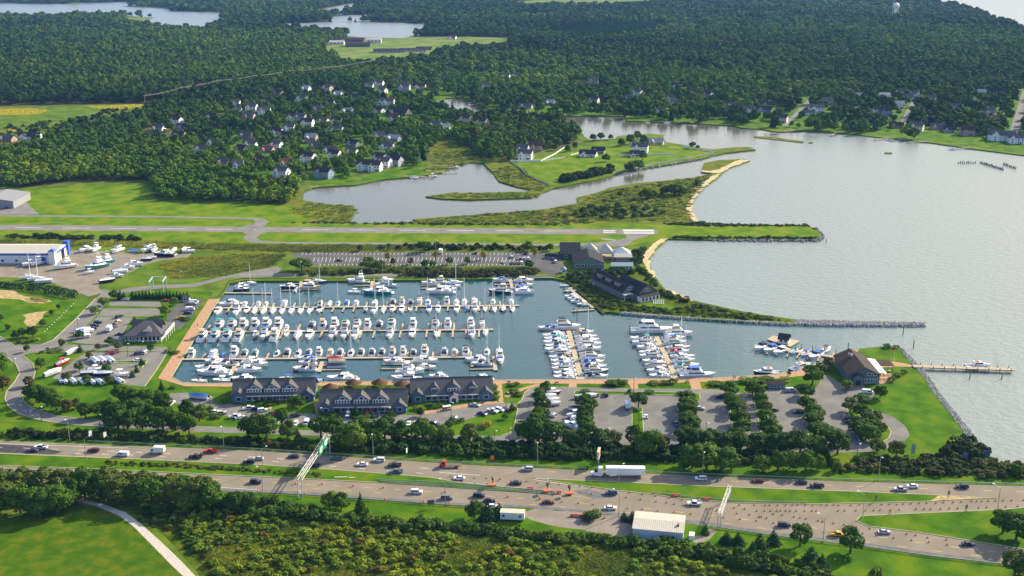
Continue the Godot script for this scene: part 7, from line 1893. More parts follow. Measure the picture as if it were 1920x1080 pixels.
	for a in [["among the upper grove", [430, 228, 520, 175, 690, 158, 760, 178, 720, 200, 690, 240, 640, 262, 560, 272, 470, 268], 52.0], ["behind the inner creek", [430, 300, 470, 262, 640, 262, 760, 250, 790, 262, 770, 300, 660, 310, 560, 322, 470, 322], 46.0], ["among the far shore trees", [1000, 200, 1060, 170, 1300, 168, 1440, 178, 1440, 204, 1300, 218, 1100, 206], 72.0], ["among the right hand streets", [1470, 215, 1540, 175, 1900, 180, 1880, 235, 1740, 226, 1560, 232], 64.0]]:
		var k := 0
		for q in scatter(a[1], a[2], r, func(_q: Vector2) -> bool: return true):
			var near := false
			for h in house_spots:
				if Vector2(h.x, h.y).distance_to(q) < 24.0: near = true
			if near: continue
			k += 1
			var wall: String = ["white", "white", "white", "cream", "grey", "tan"][r.randi() % 6]
			var top: String = ["grey", "dark", "grey", "brown", "pale"][r.randi() % 5]
			var n := r.randi_range(1, 2)
			var w := r.randf_range(11.0, 15.0)
			house_spots.append(Vector3(q.x, q.y, w))
			house(Vector3(q.x, 0, q.y), snappedf(w, 1.0), 9.0, n, deg_to_rad(r.randf_range(-40, 5)), wall, top, "%s %s storey house with %s roof, %s of those %s" % [wall, "two" if n == 2 else "one", top, ordinal(k), a[0]], "houses " + a[0])
	# the school
	var k := 0
	for e in [[730, 98, 60, 16, 4, "grey", "dark"], [775, 97, 52, 16, 4, "cream", "dark"], [795, 94, 30, 12, 4, "tan", "dark"], [672, 87, 50, 22, 6, "dark", "dark"], [632, 83, 30, 18, 5, "white", "pale"], [702, 80, 30, 20, 7, "white", "pale"], [665, 78, 40, 16, 5, "red", "dark"]]:
		k += 1
		var o := thing("school_building", "%s walled school building with %s roof, block %s from the pond" % [e[5], e[6], ordinal(k)], "building", at(e[0], e[1]), 0.05, "school buildings in the far field")
		var c: Array = WALLS[e[5]]
		body(o, "wall", Vector3.ZERO, Vector2(e[2], e[3]), e[4], 3.0, mat("house_" + e[5], c[0], c[1], c[2]))
		roof(o, "roof", Vector3(0, e[4], 0), Vector2(e[2], e[3]), 3.0, mats["roof_dark"] if e[6] == "dark" else mat("roof_pale", 0.3, 0.29, 0.27), 0.0, 0.8)
		window_row(o, int(e[2] / 7), Vector3(-e[2] / 2, e[4] * 0.5, e[3] / 2 + 0.02), Vector3(e[2] / 2, e[4] * 0.5, e[3] / 2 + 0.02), 3.0, e[4] * 0.4)
		house_spots.append(Vector3(o.position.x, o.position.z, e[2]))
	# water tower
	var o := thing("water_tower", "white water tower on eight legs above the far woods", "water tower", at(1678, 36))
	var s := Shape.new()
	var prof := [[0.3, 43.0], [4.5, 42.2], [7.5, 40.0], [8.6, 36.5], [8.4, 33.0], [6.8, 30.5], [2.0, 29.0]]
	for i in prof.size() - 1:
		for j in 14:
			var a := TAU * j / 14
			var b := TAU * (j + 1) / 14
			var p0 := Vector3(cos(a) * prof[i][0], prof[i][1], sin(a) * prof[i][0])
			var p1 := Vector3(cos(b) * prof[i][0], prof[i][1], sin(b) * prof[i][0])
			var q0 := Vector3(cos(a) * prof[i + 1][0], prof[i + 1][1], sin(a) * prof[i + 1][0])
			var q1 := Vector3(cos(b) * prof[i + 1][0], prof[i + 1][1], sin(b) * prof[i + 1][0])
			s.quad(p0, p1, q1, q0)
	part(o, "tank", s.done(), mats["white_paint"])
	for j in 8:
		s = Shape.new()
		var a := TAU * j / 8
		s.tube(Vector3(cos(a) * 8.6, 0, sin(a) * 8.6), Vector3(cos(a) * 7.8, 33, sin(a) * 7.8), 0.55, 0.5, 6)
		part(o, "leg", s.done(), mats["white_paint"])
	s = Shape.new()
	s.tube(Vector3.ZERO, Vector3(0, 30, 0), 1.5, 1.5, 10)
	part(o, "riser", s.done(), mats["white_paint"])
	# creek docks
	k = 0
	for e in [[808, 334, 6, 200], [777, 333, 22, 175], [828, 313, 26, 5], [835, 325, 22, 5], [842, 316, 10, 5], [590, 352, 10, 200], [1010, 214, 14, 190], [1045, 214, 14, 200], [1075, 217, 12, 200], [1445, 252, 16, 205], [1480, 247, 22, 30], [1563, 254, 18, 60], [1655, 262, 26, 30], [1690, 264, 30, 25], [1720, 268, 22, 0], [1800, 280, 26, 10], [818, 192, 12, 190], [885, 198, 12, 10]]:
		k += 1
		var p := at(e[0], e[1], WATER)
		o = thing("creek_jetty", "small plank jetty on the creek shore, %s of the private jetties" % ordinal(k), "jetty", p, deg_to_rad(e[3]), "private jetties")
		boxy(o, "deck", Vector3(0, 1.2, 0), Vector3(e[2], 0.2, 1.8), mats["dock_wood"])
		for x in [-0.45, 0.0, 0.45]:
			for z in [-0.8, 0.8]: part(o, "pile", shared("jetty_pile", func():
				var q := Shape.new()
				q.tube(Vector3(0, -1.5, 0), Vector3(0, 1.9, 0), 0.16, 0.14, 5)
				return q.done()), mats["wood_pile"], Vector3(x * e[2], 0, z))
	loose_boats(Vector2.ZERO, [[777 * 4.908, 334.5 * 4.908, "cwt", 8, 5], [812 * 4.908, 331 * 4.908, "cww", 8, 5], [852 * 4.908, 314.5 * 4.908, "ewk", 9, 5], [1668 * 4.908, 263.5 * 4.908, "cwt", 9, 185], [1788 * 4.908, 281 * 4.908, "cwt", 8, 190], [1214 * 4.908, 231 * 4.908, "cwr", 7, 0], [1251 * 4.908, 231.5 * 4.908, "cwb", 8, 0], [1297 * 4.908, 231.5 * 4.908, "cww", 7, 0]], "of the small boats on the creek shores")
	# fences of the lawn peninsula
	k = 0
	for a in [[956, 303, 985, 304, 1014, 303], [1014, 303, 1040, 290, 1058, 278], [1016, 303, 1060, 296], [1070, 292, 1085, 288], [958, 304, 975, 316, 985, 327, 1008, 339, 1030, 347], [1150, 326, 1224, 309, 1290, 297, 1340, 287], [1280, 277, 1310, 281, 1338, 286], [1160, 293, 1195, 292, 1225, 290, 1265, 290]]:
		k += 1
		var pts := path(a, 0.0)
		var base := pts[0]
		o = thing("white_fence", "white fence of the lawn peninsula, run %s from the grove" % ordinal(k), "fence", base, 0, "white fences of the lawn peninsula")
		var local := PackedVector3Array()
		for p in pts: local.append(p - base + Vector3(0, 0.3, 0))
		s = Shape.new()
		s.ribbon(local, 0.12, 1.1 if k != 1 else 1.6)
		part(o, "panel", s.done(), mats["white_paint"] if k < 5 or k > 6 else mat("pale_path", 0.42, 0.40, 0.34, 0.9))
		for i in local.size(): boxy(o, "post", local[i] + Vector3(0, 0.4, 0), Vector3(0.25, 1.5, 0.25), mats["white_paint"])

# ---------------------------------------------------------------- vegetation
func leaf_mat(called: String, r: float, g: float, b: float) -> StandardMaterial3D:
	var m := mat(called, r, g, b, 0.75)
	m.vertex_color_use_as_albedo = true
	m.backlight_enabled = true
	m.backlight = Color(0.50, 0.62, 0.16)
	m.metallic_specular = 0.2
	return m

func leaf(s: Shape, p: Vector3, out: Vector3, size: float, r: RandomNumberGenerator) -> void:
	var n := (out.normalized() + Vector3(r.randf_range(-1, 1), r.randf_range(-0.5, 1), r.randf_range(-1, 1)) * 0.75).normalized()
	var x := n.cross(Vector3(r.randf_range(-1, 1), r.randf_range(-1, 1), r.randf_range(-1, 1))).normalized() * size * r.randf_range(0.7, 1.3)
	var y := n.cross(x).normalized() * size * r.randf_range(0.7, 1.3)
	var t := r.randf_range(0.72, 1.28)
	s.tint = Color(t * r.randf_range(0.9, 1.15), t, t * r.randf_range(0.75, 1.1))
	var lift := n * size * 0.35
	s.tri(p - x, p + y * 0.9 - lift * 0.3, p + x)
	s.tri(p - x, p + x, p - y * 0.9 - lift * 0.3)

# a crown of leaf clumps spread over several lobes; centre at the origin, radius about 1, later scaled
func crown_mesh(seed_: int, leaves: int, size: float, flat_: float, lobes := 9, spread := 0.62) -> Mesh:
	var r := RandomNumberGenerator.new()
	r.seed = seed_
	var s := Shape.new()
	s.tinted = true
	var balls := [[Vector3(0, 0.02, 0), 0.68]]
	for i in lobes:
		var a := TAU * (i + r.randf() * 0.7) / lobes
		var y := r.randf_range(-0.42, 0.55)
		var w := spread * sqrt(maxf(0.12, 1.0 - y * y * 1.3))
		balls.append([Vector3(cos(a) * w, y, sin(a) * w), r.randf_range(0.30, 0.46)])
	for i in 3:
		balls.append([Vector3(r.randf_range(-0.3, 0.3), r.randf_range(0.45, 0.7), r.randf_range(-0.3, 0.3)), r.randf_range(0.26, 0.36)])
	var made := 0
	while made < leaves:
		var b: Array = balls[r.randi() % balls.size()]
		var d := Vector3(r.randfn(), r.randfn(), r.randfn()).normalized()
		if d.y < -0.55 and r.randf() < 0.6: continue
		var p: Vector3 = b[0] + d * b[1] * r.randf_range(0.82, 1.06)
		var inside := false
		for q in balls:
			if p.distance_to(q[0]) < q[1] * 0.72: inside = true
		if inside: continue
		p.y *= flat_
		leaf(s, p, d + p * 0.4, size, r)
		made += 1
	return s.done()

func conifer_mesh(seed_: int, leaves: int, size: float, slim: float) -> Mesh:   # 0 at the foot, tip at y = 1
	var r := RandomNumberGenerator.new()
	r.seed = seed_
	var s := Shape.new()
	s.tinted = true
	for i in leaves:
		var y := 1.0 - sqrt(r.randf())
		var w := slim * pow(1.0 - y, 0.85) * (0.82 + 0.22 * sin(y * 40.0 + r.randf()))
		var a := r.randf() * TAU
		var k := r.randf_range(0.7, 1.05)
		leaf(s, Vector3(cos(a) * w * k, y * 0.96 + 0.03, sin(a) * w * k), Vector3(cos(a), 0.5, sin(a)), size * lerpf(1.1, 0.6, y), r)
	return s.done()

func trunk_mesh(seed_: int) -> Mesh:   # 1 m high, widened when scaled
	var r := RandomNumberGenerator.new()
	r.seed = seed_
	var s := Shape.new()
	s.tube(Vector3.ZERO, Vector3(0.01, 0.45, 0), 0.05, 0.036, 7)
	s.tube(Vector3(0.01, 0.45, 0), Vector3(0.0, 0.85, 0.02), 0.036, 0.012, 6)
	for i in 5:
		var a := TAU * i / 5 + r.randf()
		var y := r.randf_range(0.36, 0.55)
		s.tube(Vector3(0, y, 0), Vector3(cos(a) * 0.26, y + 0.24, sin(a) * 0.26), 0.02, 0.006, 5)
	return s.done()

const GREENS := {"deep": [0.040, 0.088, 0.007], "mid": [0.060, 0.124, 0.008], "bright": [0.100, 0.165, 0.011], "olive": [0.082, 0.115, 0.015], "russet": [0.105, 0.072, 0.020], "gold": [0.34, 0.25, 0.015], "blue_green": [0.024, 0.070, 0.026], "lime": [0.13, 0.20, 0.015]}
func green(c: String) -> StandardMaterial3D:
	var k: Array = GREENS[c]
	return leaf_mat("leaf_" + c, k[0], k[1], k[2])

const GREEN_WORD := {"deep": "dark green", "mid": "green", "bright": "bright green", "olive": "olive green", "russet": "reddish brown", "gold": "golden yellow", "blue_green": "blue green", "lime": "lime green"}
func tree(p: Vector3, high: float, wide: float, tone: String, label: String, group: String, stem := 0.24) -> void:   # wide is the crown's diameter
	var o := thing("leafy_tree", label, "tree", p, rng.randf() * TAU, group)
	var v := rng.randi() % 6
	var t := part(o, "trunk", shared("trunk_%d" % (v % 3), func(): return trunk_mesh(40 + v % 3)), mat("bark", 0.07, 0.052, 0.038, 0.95))
	t.scale = Vector3(high * 0.9, high, high * 0.9)
	var c := part(o, "crown", shared("crown_%d" % v, func(): return crown_mesh(100 + v, 1500, 0.078, 0.92, 10 + v % 3, 0.55)), green(tone))
	var rise := high * (1.0 - stem)
	c.scale = Vector3(wide / 2, rise / 1.85, wide / 2)
	c.position.y = high * stem + rise * 0.49

func conifer(p: Vector3, high: float, wide: float, tone: String, label: String, group: String) -> void:
	var o := thing("conifer_tree", label, "tree", p, rng.randf() * TAU, group)
	var v := rng.randi() % 3
	var t := part(o, "trunk", shared("ctrunk", func():
		var s := Shape.new()
		s.tube(Vector3.ZERO, Vector3(0, 0.9, 0), 0.03, 0.006, 6)
		return s.done()), mat("bark", 0, 0, 0))
	t.scale = Vector3(high, high, high)
	var c := part(o, "crown", shared("conifer_%d" % v, func(): return conifer_mesh(200 + v, 620, 0.055, 0.5)), green(tone))
	c.scale = Vector3(wide, high, wide)

func bush(p: Vector3, high: float, wide: float, tone: String, label: String, group: String) -> void:
	var o := thing("rounded_bush", label, "bush", p, rng.randf() * TAU, group)
	var v := rng.randi() % 3
	var c := part(o, "foliage", shared("bush_%d" % v, func(): return crown_mesh(300 + v, 360, 0.13, 0.9, 7, 0.6)), green(tone))
	c.scale = Vector3(wide / 2, high * 0.62, wide / 2)
	c.position.y = high * 0.42

func build_trees() -> void:
	# [px, py of the foot, height, crown width, tone]
	var sets := {
		"along the curved marina drive": [[51, 660, 4, 3.6, "olive"], [117, 651, 4.5, 4, "mid"], [77, 690, 5.5, 5, "mid"], [55, 724, 5, 5.5, "russet"], [58, 745, 7, 8, "deep"], [70, 754, 8, 9, "deep"], [88, 762, 9, 10, "deep"], [106, 769, 8.5, 9, "mid"], [127, 772, 6, 5.5, "russet"], [161, 784, 7.5, 7, "deep"], [184, 783, 6.5, 6, "mid"], [143, 766, 5, 5, "olive"], [206, 778, 8, 8, "mid"], [222, 804, 11.5, 13, "deep"], [240, 806, 9, 9, "deep"], [254, 783, 9.5, 10, "mid"], [274, 775, 7, 7, "mid"], [268, 807, 7, 6.5, "deep"], [306, 808, 11, 13, "deep"], [330, 807, 9.5, 9, "deep"], [352, 783, 8.5, 8, "deep"], [355, 815, 8, 7.5, "deep"], [-2, 702, 11, 10, "mid"], [6, 733, 8, 8, "russet"], [374, 790, 7.5, 8, "olive"]],
		"of the dense clump beside the hedge lawn": [[226, 750, 7.5, 9, "mid"], [242, 756, 8, 10, "mid"], [258, 760, 8, 10, "deep"], [275, 763, 8, 10, "mid"], [292, 765, 8, 10, "mid"], [308, 767, 7.5, 8, "deep"]],
		"in the boat storage lot": [[168, 673, 3.6, 4, "olive"], [149, 695, 4.2, 5, "mid"], [125, 714, 4.2, 5, "olive"], [163, 718, 4, 5, "olive"], [206, 719, 4, 5, "olive"], [200, 698, 4.2, 5, "mid"], [222, 655, 4, 4.5, "mid"], [184, 656, 3.5, 3.2, "russet"], [283, 658, 4, 4.2, "mid"]],
		"on the lawn beside the office road": [[110, 581, 3.2, 2.6, "deep"], [97, 591, 3.2, 2.8, "deep"], [81, 612, 4.2, 4, "mid"], [61, 632, 6, 6, "deep"], [43, 632, 5, 5, "mid"], [30, 635, 4.5, 5, "deep"], [16, 620, 3.8, 3.4, "mid"], [2, 600, 3.4, 3, "deep"], [179, 589, 4.8, 6, "lime"], [195, 573, 5, 6.5, "bright"], [214, 561, 5.5, 6, "mid"], [311, 592, 6, 6.5, "lime"], [326, 573, 5.5, 5.5, "bright"], [150, 635, 5, 5, "deep"], [206, 647, 4.2, 5.5, "deep"]],
		"beside the blue buildings' car park": [[484, 822, 10.5, 12, "deep"], [467, 816, 9, 9, "deep"], [500, 820, 10, 10, "mid"], [529, 796, 8, 7, "mid"], [540, 822, 8, 8, "mid"], [602, 822, 9.5, 11, "deep"], [625, 822, 9.5, 10, "deep"], [663, 846, 12, 11, "bright"], [682, 822, 9, 9, "mid"], [640, 840, 9, 9, "mid"], [722, 824, 10, 12, "deep"], [748, 824, 9, 9, "deep"], [792, 824, 9.5, 11, "mid"], [811, 832, 9, 8, "bright"], [836, 832, 7.5, 7.5, "mid"], [881, 827, 7.5, 8, "olive"], [549, 763, 5.5, 5, "mid"], [563, 763, 6, 5.5, "mid"], [788, 781, 4.2, 3.8, "deep"], [700, 836, 8, 8, "mid"]],
		"at the left side of the main lot": [[1022, 735, 5.5, 6, "mid"], [1010, 752, 6, 6.5, "mid"], [1017, 771, 7, 8.5, "deep"], [1013, 792, 7.5, 8.5, "deep"], [1006, 806, 8, 9, "mid"], [990, 830, 11, 12, "deep"], [1010, 832, 12, 13, "deep"], [1034, 830, 10.5, 11, "deep"]],
		"in the second tree row of the main lot": [[1095, 764, 6.5, 8, "deep"], [1107, 770, 6, 7, "mid"], [1096, 783, 6.5, 7.5, "deep"], [1097, 796, 6.5, 7.5, "deep"], [1098, 806, 6.5, 7.5, "mid"], [1101, 832, 9, 10, "deep"], [1128, 839, 8.5, 8.5, "deep"], [1152, 834, 6.5, 6, "olive"], [1067, 832, 6, 6.5, "olive"], [1080, 838, 7, 8, "deep"]],
		"around the middle of the main lot": [[1197, 764, 7, 9, "deep"], [1191, 836, 9, 9, "deep"], [1213, 856, 12, 12, "mid"], [1246, 839, 5.5, 5, "russet"], [1230, 852, 9, 9, "deep"]],
		"in the third tree row of the main lot": [[1287, 760, 6.5, 8, "deep"], [1288, 771, 6.5, 9, "mid"], [1289, 783, 6.5, 8.5, "deep"], [1290, 796, 6.5, 8.5, "mid"], [1293, 809, 7, 9.5, "deep"], [1285, 834, 7.5, 10, "deep"], [1300, 834, 7.5, 9, "deep"]],
		"in the fourth tree row of the main lot": [[1366, 741, 6.5, 8, "deep"], [1371, 762, 6.5, 7.5, "mid"], [1381, 775, 6.5, 8, "deep"], [1387, 797, 7, 9, "deep"], [1391, 815, 7, 8, "mid"], [1382, 833, 7.5, 9, "deep"]],
		"in the fifth tree row of the main lot": [[1411, 740, 6, 7.5, "deep"], [1424, 742, 5, 5, "mid"], [1425, 759, 6, 6.5, "mid"], [1433, 773, 6, 6.5, "olive"], [1436, 793, 6.5, 8.5, "mid"], [1440, 814, 7, 8.5, "deep"], [1452, 826, 7, 8, "mid"], [1432, 840, 7, 8, "deep"]],
		"in the sixth tree row of the main lot": [[1510, 744, 6, 7.5, "deep"], [1511, 768, 6.5, 8, "deep"], [1527, 786, 7, 9, "mid"], [1524, 799, 6.5, 8, "deep"], [1536, 822, 7.5, 10, "deep"], [1560, 834, 7, 9, "mid"]],
		"in the last tree row before the turning loop": [[1594, 773, 6.5, 7.5, "olive"], [1616, 784, 6.5, 8, "deep"], [1627, 804, 7, 9, "deep"], [1625, 824, 7.5, 10, "mid"], [1644, 790, 5, 4.8, "olive"], [1652, 813, 5, 4.8, "olive"], [1608, 815, 6.5, 8, "deep"]],
		"around the restaurant": [[1523, 721, 9, 10.5, "mid"], [1552, 694, 6.5, 6, "olive"], [1538, 702, 6, 6.5, "olive"], [1588, 731, 5, 5.5, "lime"], [1650, 746, 6, 6.5, "deep"]],
		"in the dark belt north of the highway": [[1300, 842, 9, 10, "deep"], [1328, 843, 9, 11, "deep"], [1357, 844, 9, 11, "deep"], [1388, 845, 8.5, 10, "deep"], [1418, 846, 8, 9, "deep"], [1446, 846, 8, 9, "deep"], [1472, 847, 8.5, 10, "deep"], [1500, 849, 9, 11, "deep"], [1533, 852, 8, 9, "mid"], [1570, 852, 10, 11, "deep"]],
		"on the grass north of the highway": [[1298, 878, 10.5, 12, "mid"], [1325, 880, 11, 13, "bright"], [1352, 882, 10, 12, "mid"], [1372, 880, 7, 7, "olive"], [1430, 884, 7, 7.5, "bright"], [1458, 882, 8, 8, "mid"], [1481, 879, 7.5, 7, "bright"], [1510, 883, 9, 9.5, "mid"], [1535, 879, 6, 6, "bright"], [1569, 883, 4.5, 4, "lime"], [1645, 848, 6, 7, "olive"], [1680, 856, 7, 7.5, "olive"]],
		"beside the near lanes": [[1500, 1024, 8.5, 8, "mid"], [1594, 1037, 9.6, 8.5, "mid"], [1880, 1000, 9, 10, "mid"], [1905, 1012, 10, 13, "deep"], [1902, 1080, 9, 9, "olive"], [1932, 1082, 9, 10, "mid"], [618, 952, 7, 7, "bright"], [640, 955, 6.5, 7, "mid"], [890, 972, 7, 8, "deep"], [1905, 893, 5, 5, "mid"]],
		"in the wood edge at the lower left": [[10, 955, 11, 11, "olive"], [40, 962, 12, 12, "mid"], [75, 968, 11, 12, "mid"], [108, 962, 12, 12, "mid"], [130, 948, 11, 10, "deep"], [160, 936, 11, 10, "deep"], [190, 938, 10, 10, "deep"], [222, 945, 11, 11, "olive"], [255, 945, 10, 10, "deep"], [285, 948, 11, 11, "mid"], [312, 946, 10, 9, "olive"], [340, 950, 11, 10, "olive"], [368, 952, 11.5, 11, "olive"], [398, 955, 11, 11, "mid"], [350, 962, 7, 7, "bright"], [440, 958, 8, 9, "deep"], [468, 955, 7, 8, "deep"], [5, 932, 11, 12, "olive"], [42, 928, 11, 12, "olive"], [82, 926, 11, 12, "olive"], [122, 926, 10.5, 12, "olive"], [160, 925, 10.5, 11, "mid"], [200, 926, 10.5, 12, "olive"], [240, 928, 10, 11, "olive"], [278, 930, 10, 11, "olive"], [318, 932, 10, 11, "olive"], [352, 934, 10, 11, "mid"], [384, 938, 10, 10, "olive"], [-20, 970, 12, 13, "mid"], [-45, 940, 11, 11, "deep"]],
		"of the gold trees in the far parking lot": [[727, 489, 6, 4, "gold"], [817, 487, 6, 3.4, "gold"], [907, 487, 6.5, 3.6, "gold"], [1003, 482, 6.5, 4, "gold"]],
		"of the small trees before the far parking lot": [[737, 497, 4.6, 4, "deep"], [770, 496, 4.6, 4.4, "deep"], [843, 496, 5.4, 5.5, "mid"], [877, 495, 5, 4.6, "mid"], [640, 515, 3.6, 3, "deep"], [812, 503, 5, 5, "mid"], [797, 503, 6, 6, "mid"]],
		"of the trees beside the far parking lot": [[565, 508, 9, 15, "mid"], [692, 506, 8, 13, "mid"], [712, 508, 7, 9, "olive"], [797, 472, 7.5, 10, "deep"], [990, 470, 6, 8, "mid"], [675, 471, 4.5, 4.5, "deep"], [992, 503, 6, 7, "mid"], [1032, 470, 5, 5, "mid"]],
		"on the creek peninsula": [[1136, 303, 7.5, 9, "mid"], [1064, 285, 7, 6.5, "deep"], [1078, 281, 8, 6, "deep"], [1197, 318, 9, 12, "mid"], [1180, 322, 9, 11, "deep"], [1205, 300, 9, 8, "olive"], [1127, 262, 8, 9, "mid"], [1112, 264, 7, 8, "deep"], [1145, 262, 6, 6, "mid"], [1182, 270, 10, 9, "mid"], [1195, 262, 10, 8, "mid"], [1207, 272, 10, 10, "deep"], [1165, 274, 8, 8, "deep"], [1298, 278, 6.5, 8, "mid"], [1308, 279, 4, 5, "mid"], [1040, 282, 6, 7, "deep"]],
		"on the marsh": [[1212, 372, 8, 13, "deep"], [1225, 370, 6, 7, "deep"], [1245, 365, 7, 7, "deep"], [1265, 366, 9.5, 15, "deep"], [1280, 366, 7, 8, "deep"], [1306, 349, 6, 4, "deep"], [1162, 370, 5, 5, "deep"]],
	}
	for place in sets:
		var k := 0
		for e in sets[place]:
			k += 1
			var lead := "" if place.begins_with("of") else ""
			tree(at(e[0], e[1]), e[2] * rng.randf_range(1.0, 1.1), e[3] * (1.22 if "row" in place else 1.1), e[4], "%s leafy tree, %s %s" % [GREEN_WORD[e[4]], ordinal(k), place], "trees " + place, 0.08)
	var k := 0
	for i in 17:
		k += 1
		conifer(at(249 + i * 6.4, 560.5), rng.randf_range(4.6, 6.0), 3.4, "blue_green", "dark conifer, %s from left in the clipped conifer row" % ordinal(k), "conifer row behind the office")
	k = 0
	for e in [[226, 561, 6.5, 5], [233, 562, 5.5, 4], [150, 660, 5, 4], [253, 606, 4.5, 4.4], [266, 684, 4.6, 3.6], [256, 698, 4.4, 3.4], [248, 707, 4, 3.4], [303, 732, 5.5, 4], [559, 826, 6, 4], [667, 782, 6.5, 5], [960, 768, 4, 3], [690, 975, 6, 3], [677, 985, 4.5, 2.4], [720, 1003, 4, 2], [818, 986, 4.5, 1.6], [915, 975, 8, 8], [935, 968, 6, 6], [676, 958, 8, 5], [1170, 976, 4, 4], [1185, 978, 4.6, 5], [1205, 980, 4, 4], [1225, 984, 4, 4], [1250, 988, 3.6, 5], [1322, 1002, 4.5, 3.5], [1362, 1018, 5, 6], [1384, 1020, 5, 6], [1424, 1030, 7, 7], [1450, 1020, 6, 6], [1410, 1045, 7, 5], [1380, 1065, 7, 5], [1520, 1060, 8, 9], [1540, 1066, 6, 6], [1000, 400, 3.4, 2.6], [1306, 348, 4, 2]]:
		k += 1
		conifer(at(e[0], e[1]), e[2], e[3], "blue_green" if k % 3 else "deep", "dark pointed evergreen, %s of the scattered evergreens" % ordinal(k), "scattered evergreens")
	k = 0
	for e in [[790, 771, 2.2, 4.5, "lime"], [780, 768, 2.0, 4, "lime"], [812, 765, 2.2, 4, "mid"], [826, 764, 2.2, 4, "bright"], [805, 762, 1.8, 5, "mid"], [829, 808, 3, 5, "bright"], [842, 799, 2.6, 4, "mid"], [849, 793, 2.6, 4.6, "bright"], [866, 791, 2.2, 3, "mid"], [962, 771, 2.6, 4, "mid"], [947, 786, 2.6, 3.6, "mid"], [892, 806, 2, 4, "mid"], [905, 803, 1.8, 5, "russet"], [915, 797, 1.8, 4, "gold"], [963, 737, 2, 6, "mid"], [972, 742, 2, 5, "olive"], [960, 724, 1.6, 5, "mid"], [968, 722, 1.6, 4, "mid"], [1098, 736, 1.6, 6, "mid"], [1180, 737, 2, 3, "mid"], [1217, 737, 1.6, 6, "mid"], [1278, 740, 1.4, 6, "mid"], [1150, 722, 2.6, 8, "mid"], [1160, 721, 2.8, 6, "mid"], [1143, 722, 2.4, 6, "deep"], [1170, 721, 2.4, 5, "mid"], [1262, 719, 2.4, 6, "mid"], [1246, 720, 1.8, 6, "deep"], [1225, 720, 1.4, 7, "olive"], [1340, 722, 2, 8, "mid"], [1352, 723, 1.6, 6, "deep"], [1400, 717, 2, 10, "mid"], [1420, 715, 2, 10, "mid"], [1440, 713, 2, 8, "deep"], [1470, 716, 2.2, 7, "lime"], [1479, 705, 2.4, 2.4, "russet"], [1620, 753, 3.4, 6.5, "bright"], [1608, 751, 3, 5, "mid"], [1664, 652, 2.4, 5, "mid"], [1680, 653, 1.8, 4, "russet"], [78, 662, 1.4, 3, "deep"], [89, 657, 1.8, 2, "deep"], [99, 660, 1, 7, "olive"], [110, 658, 1, 6, "olive"], [325, 728, 1.4, 4, "olive"], [930, 748, 2, 5, "lime"], [928, 738, 2, 5, "bright"], [927, 728, 2, 4, "lime"], [394, 776, 3.4, 4, "deep"], [405, 783, 2, 6, "olive"], [348, 600, 1.6, 7, "deep"], [318, 660, 1.8, 6, "lime"], [330, 663, 1.6, 5, "olive"], [40, 642, 1.8, 5, "olive"], [52, 643, 1.6, 4, "russet"], [62, 641, 1.8, 4, "olive"], [70, 638, 1.4, 4, "gold"], [772, 742, 2.6, 6, "mid"], [770, 730, 2.4, 5, "bright"], [640, 733, 2.2, 3, "lime"], [693, 731, 2.2, 4, "lime"], [728, 733, 2.2, 4, "russet"], [600, 744, 2, 3, "lime"], [420, 757, 2.6, 3.2, "deep"], [680, 781, 1.6, 16, "deep"], [735, 779, 2.6, 5, "bright"], [620, 776, 1.6, 14, "deep"], [500, 757, 1.4, 12, "deep"], [1590, 701, 2, 5, "deep"], [1113, 971, 3.4, 7, "mid"], [1103, 975, 3, 6, "deep"], [1672, 715, 2.2, 5, "mid"], [1682, 706, 2, 5, "olive"], [1695, 700, 2, 4, "olive"]]:
		k += 1
		bush(at(e[0], e[1]), e[2], e[3], e[4], "%s rounded bush, %s of the marina plantings" % [GREEN_WORD[e[4]], ordinal(k)], "bushes of the marina plantings")
	# clipped hedges
	for h in [[[-30, 536, 10, 538, 48, 541], 3.2, 5.0, "long dark hedge at the left edge of the boatyard"], [[53, 541, 100, 549, 144, 557], 4.2, 6.5, "tall dark hedge between boatyard and lawn"]]:
		var pts := path(h[0])
		var o := thing("boatyard_hedge", h[3], "hedge", pts[0], 0, "")
		var r := RandomNumberGenerator.new()
		r.seed = 9
		var s := Shape.new()
		s.tinted = true
		for i in pts.size() - 1:
			var length := pts[i].distance_to(pts[i + 1])
			for j in int(length * 26):
				var q := pts[i].lerp(pts[i + 1], r.randf()) - pts[0]
				var a := r.randf() * PI
				var rr := r.randf_range(0.85, 1.08)
				leaf(s, q + Vector3(0, sin(a) * h[1] * rr + 0.1, cos(a) * h[2] / 2 * rr), Vector3(0, sin(a), cos(a)), 0.5, r)
		part(o, "foliage", s.done(), green("blue_green"))

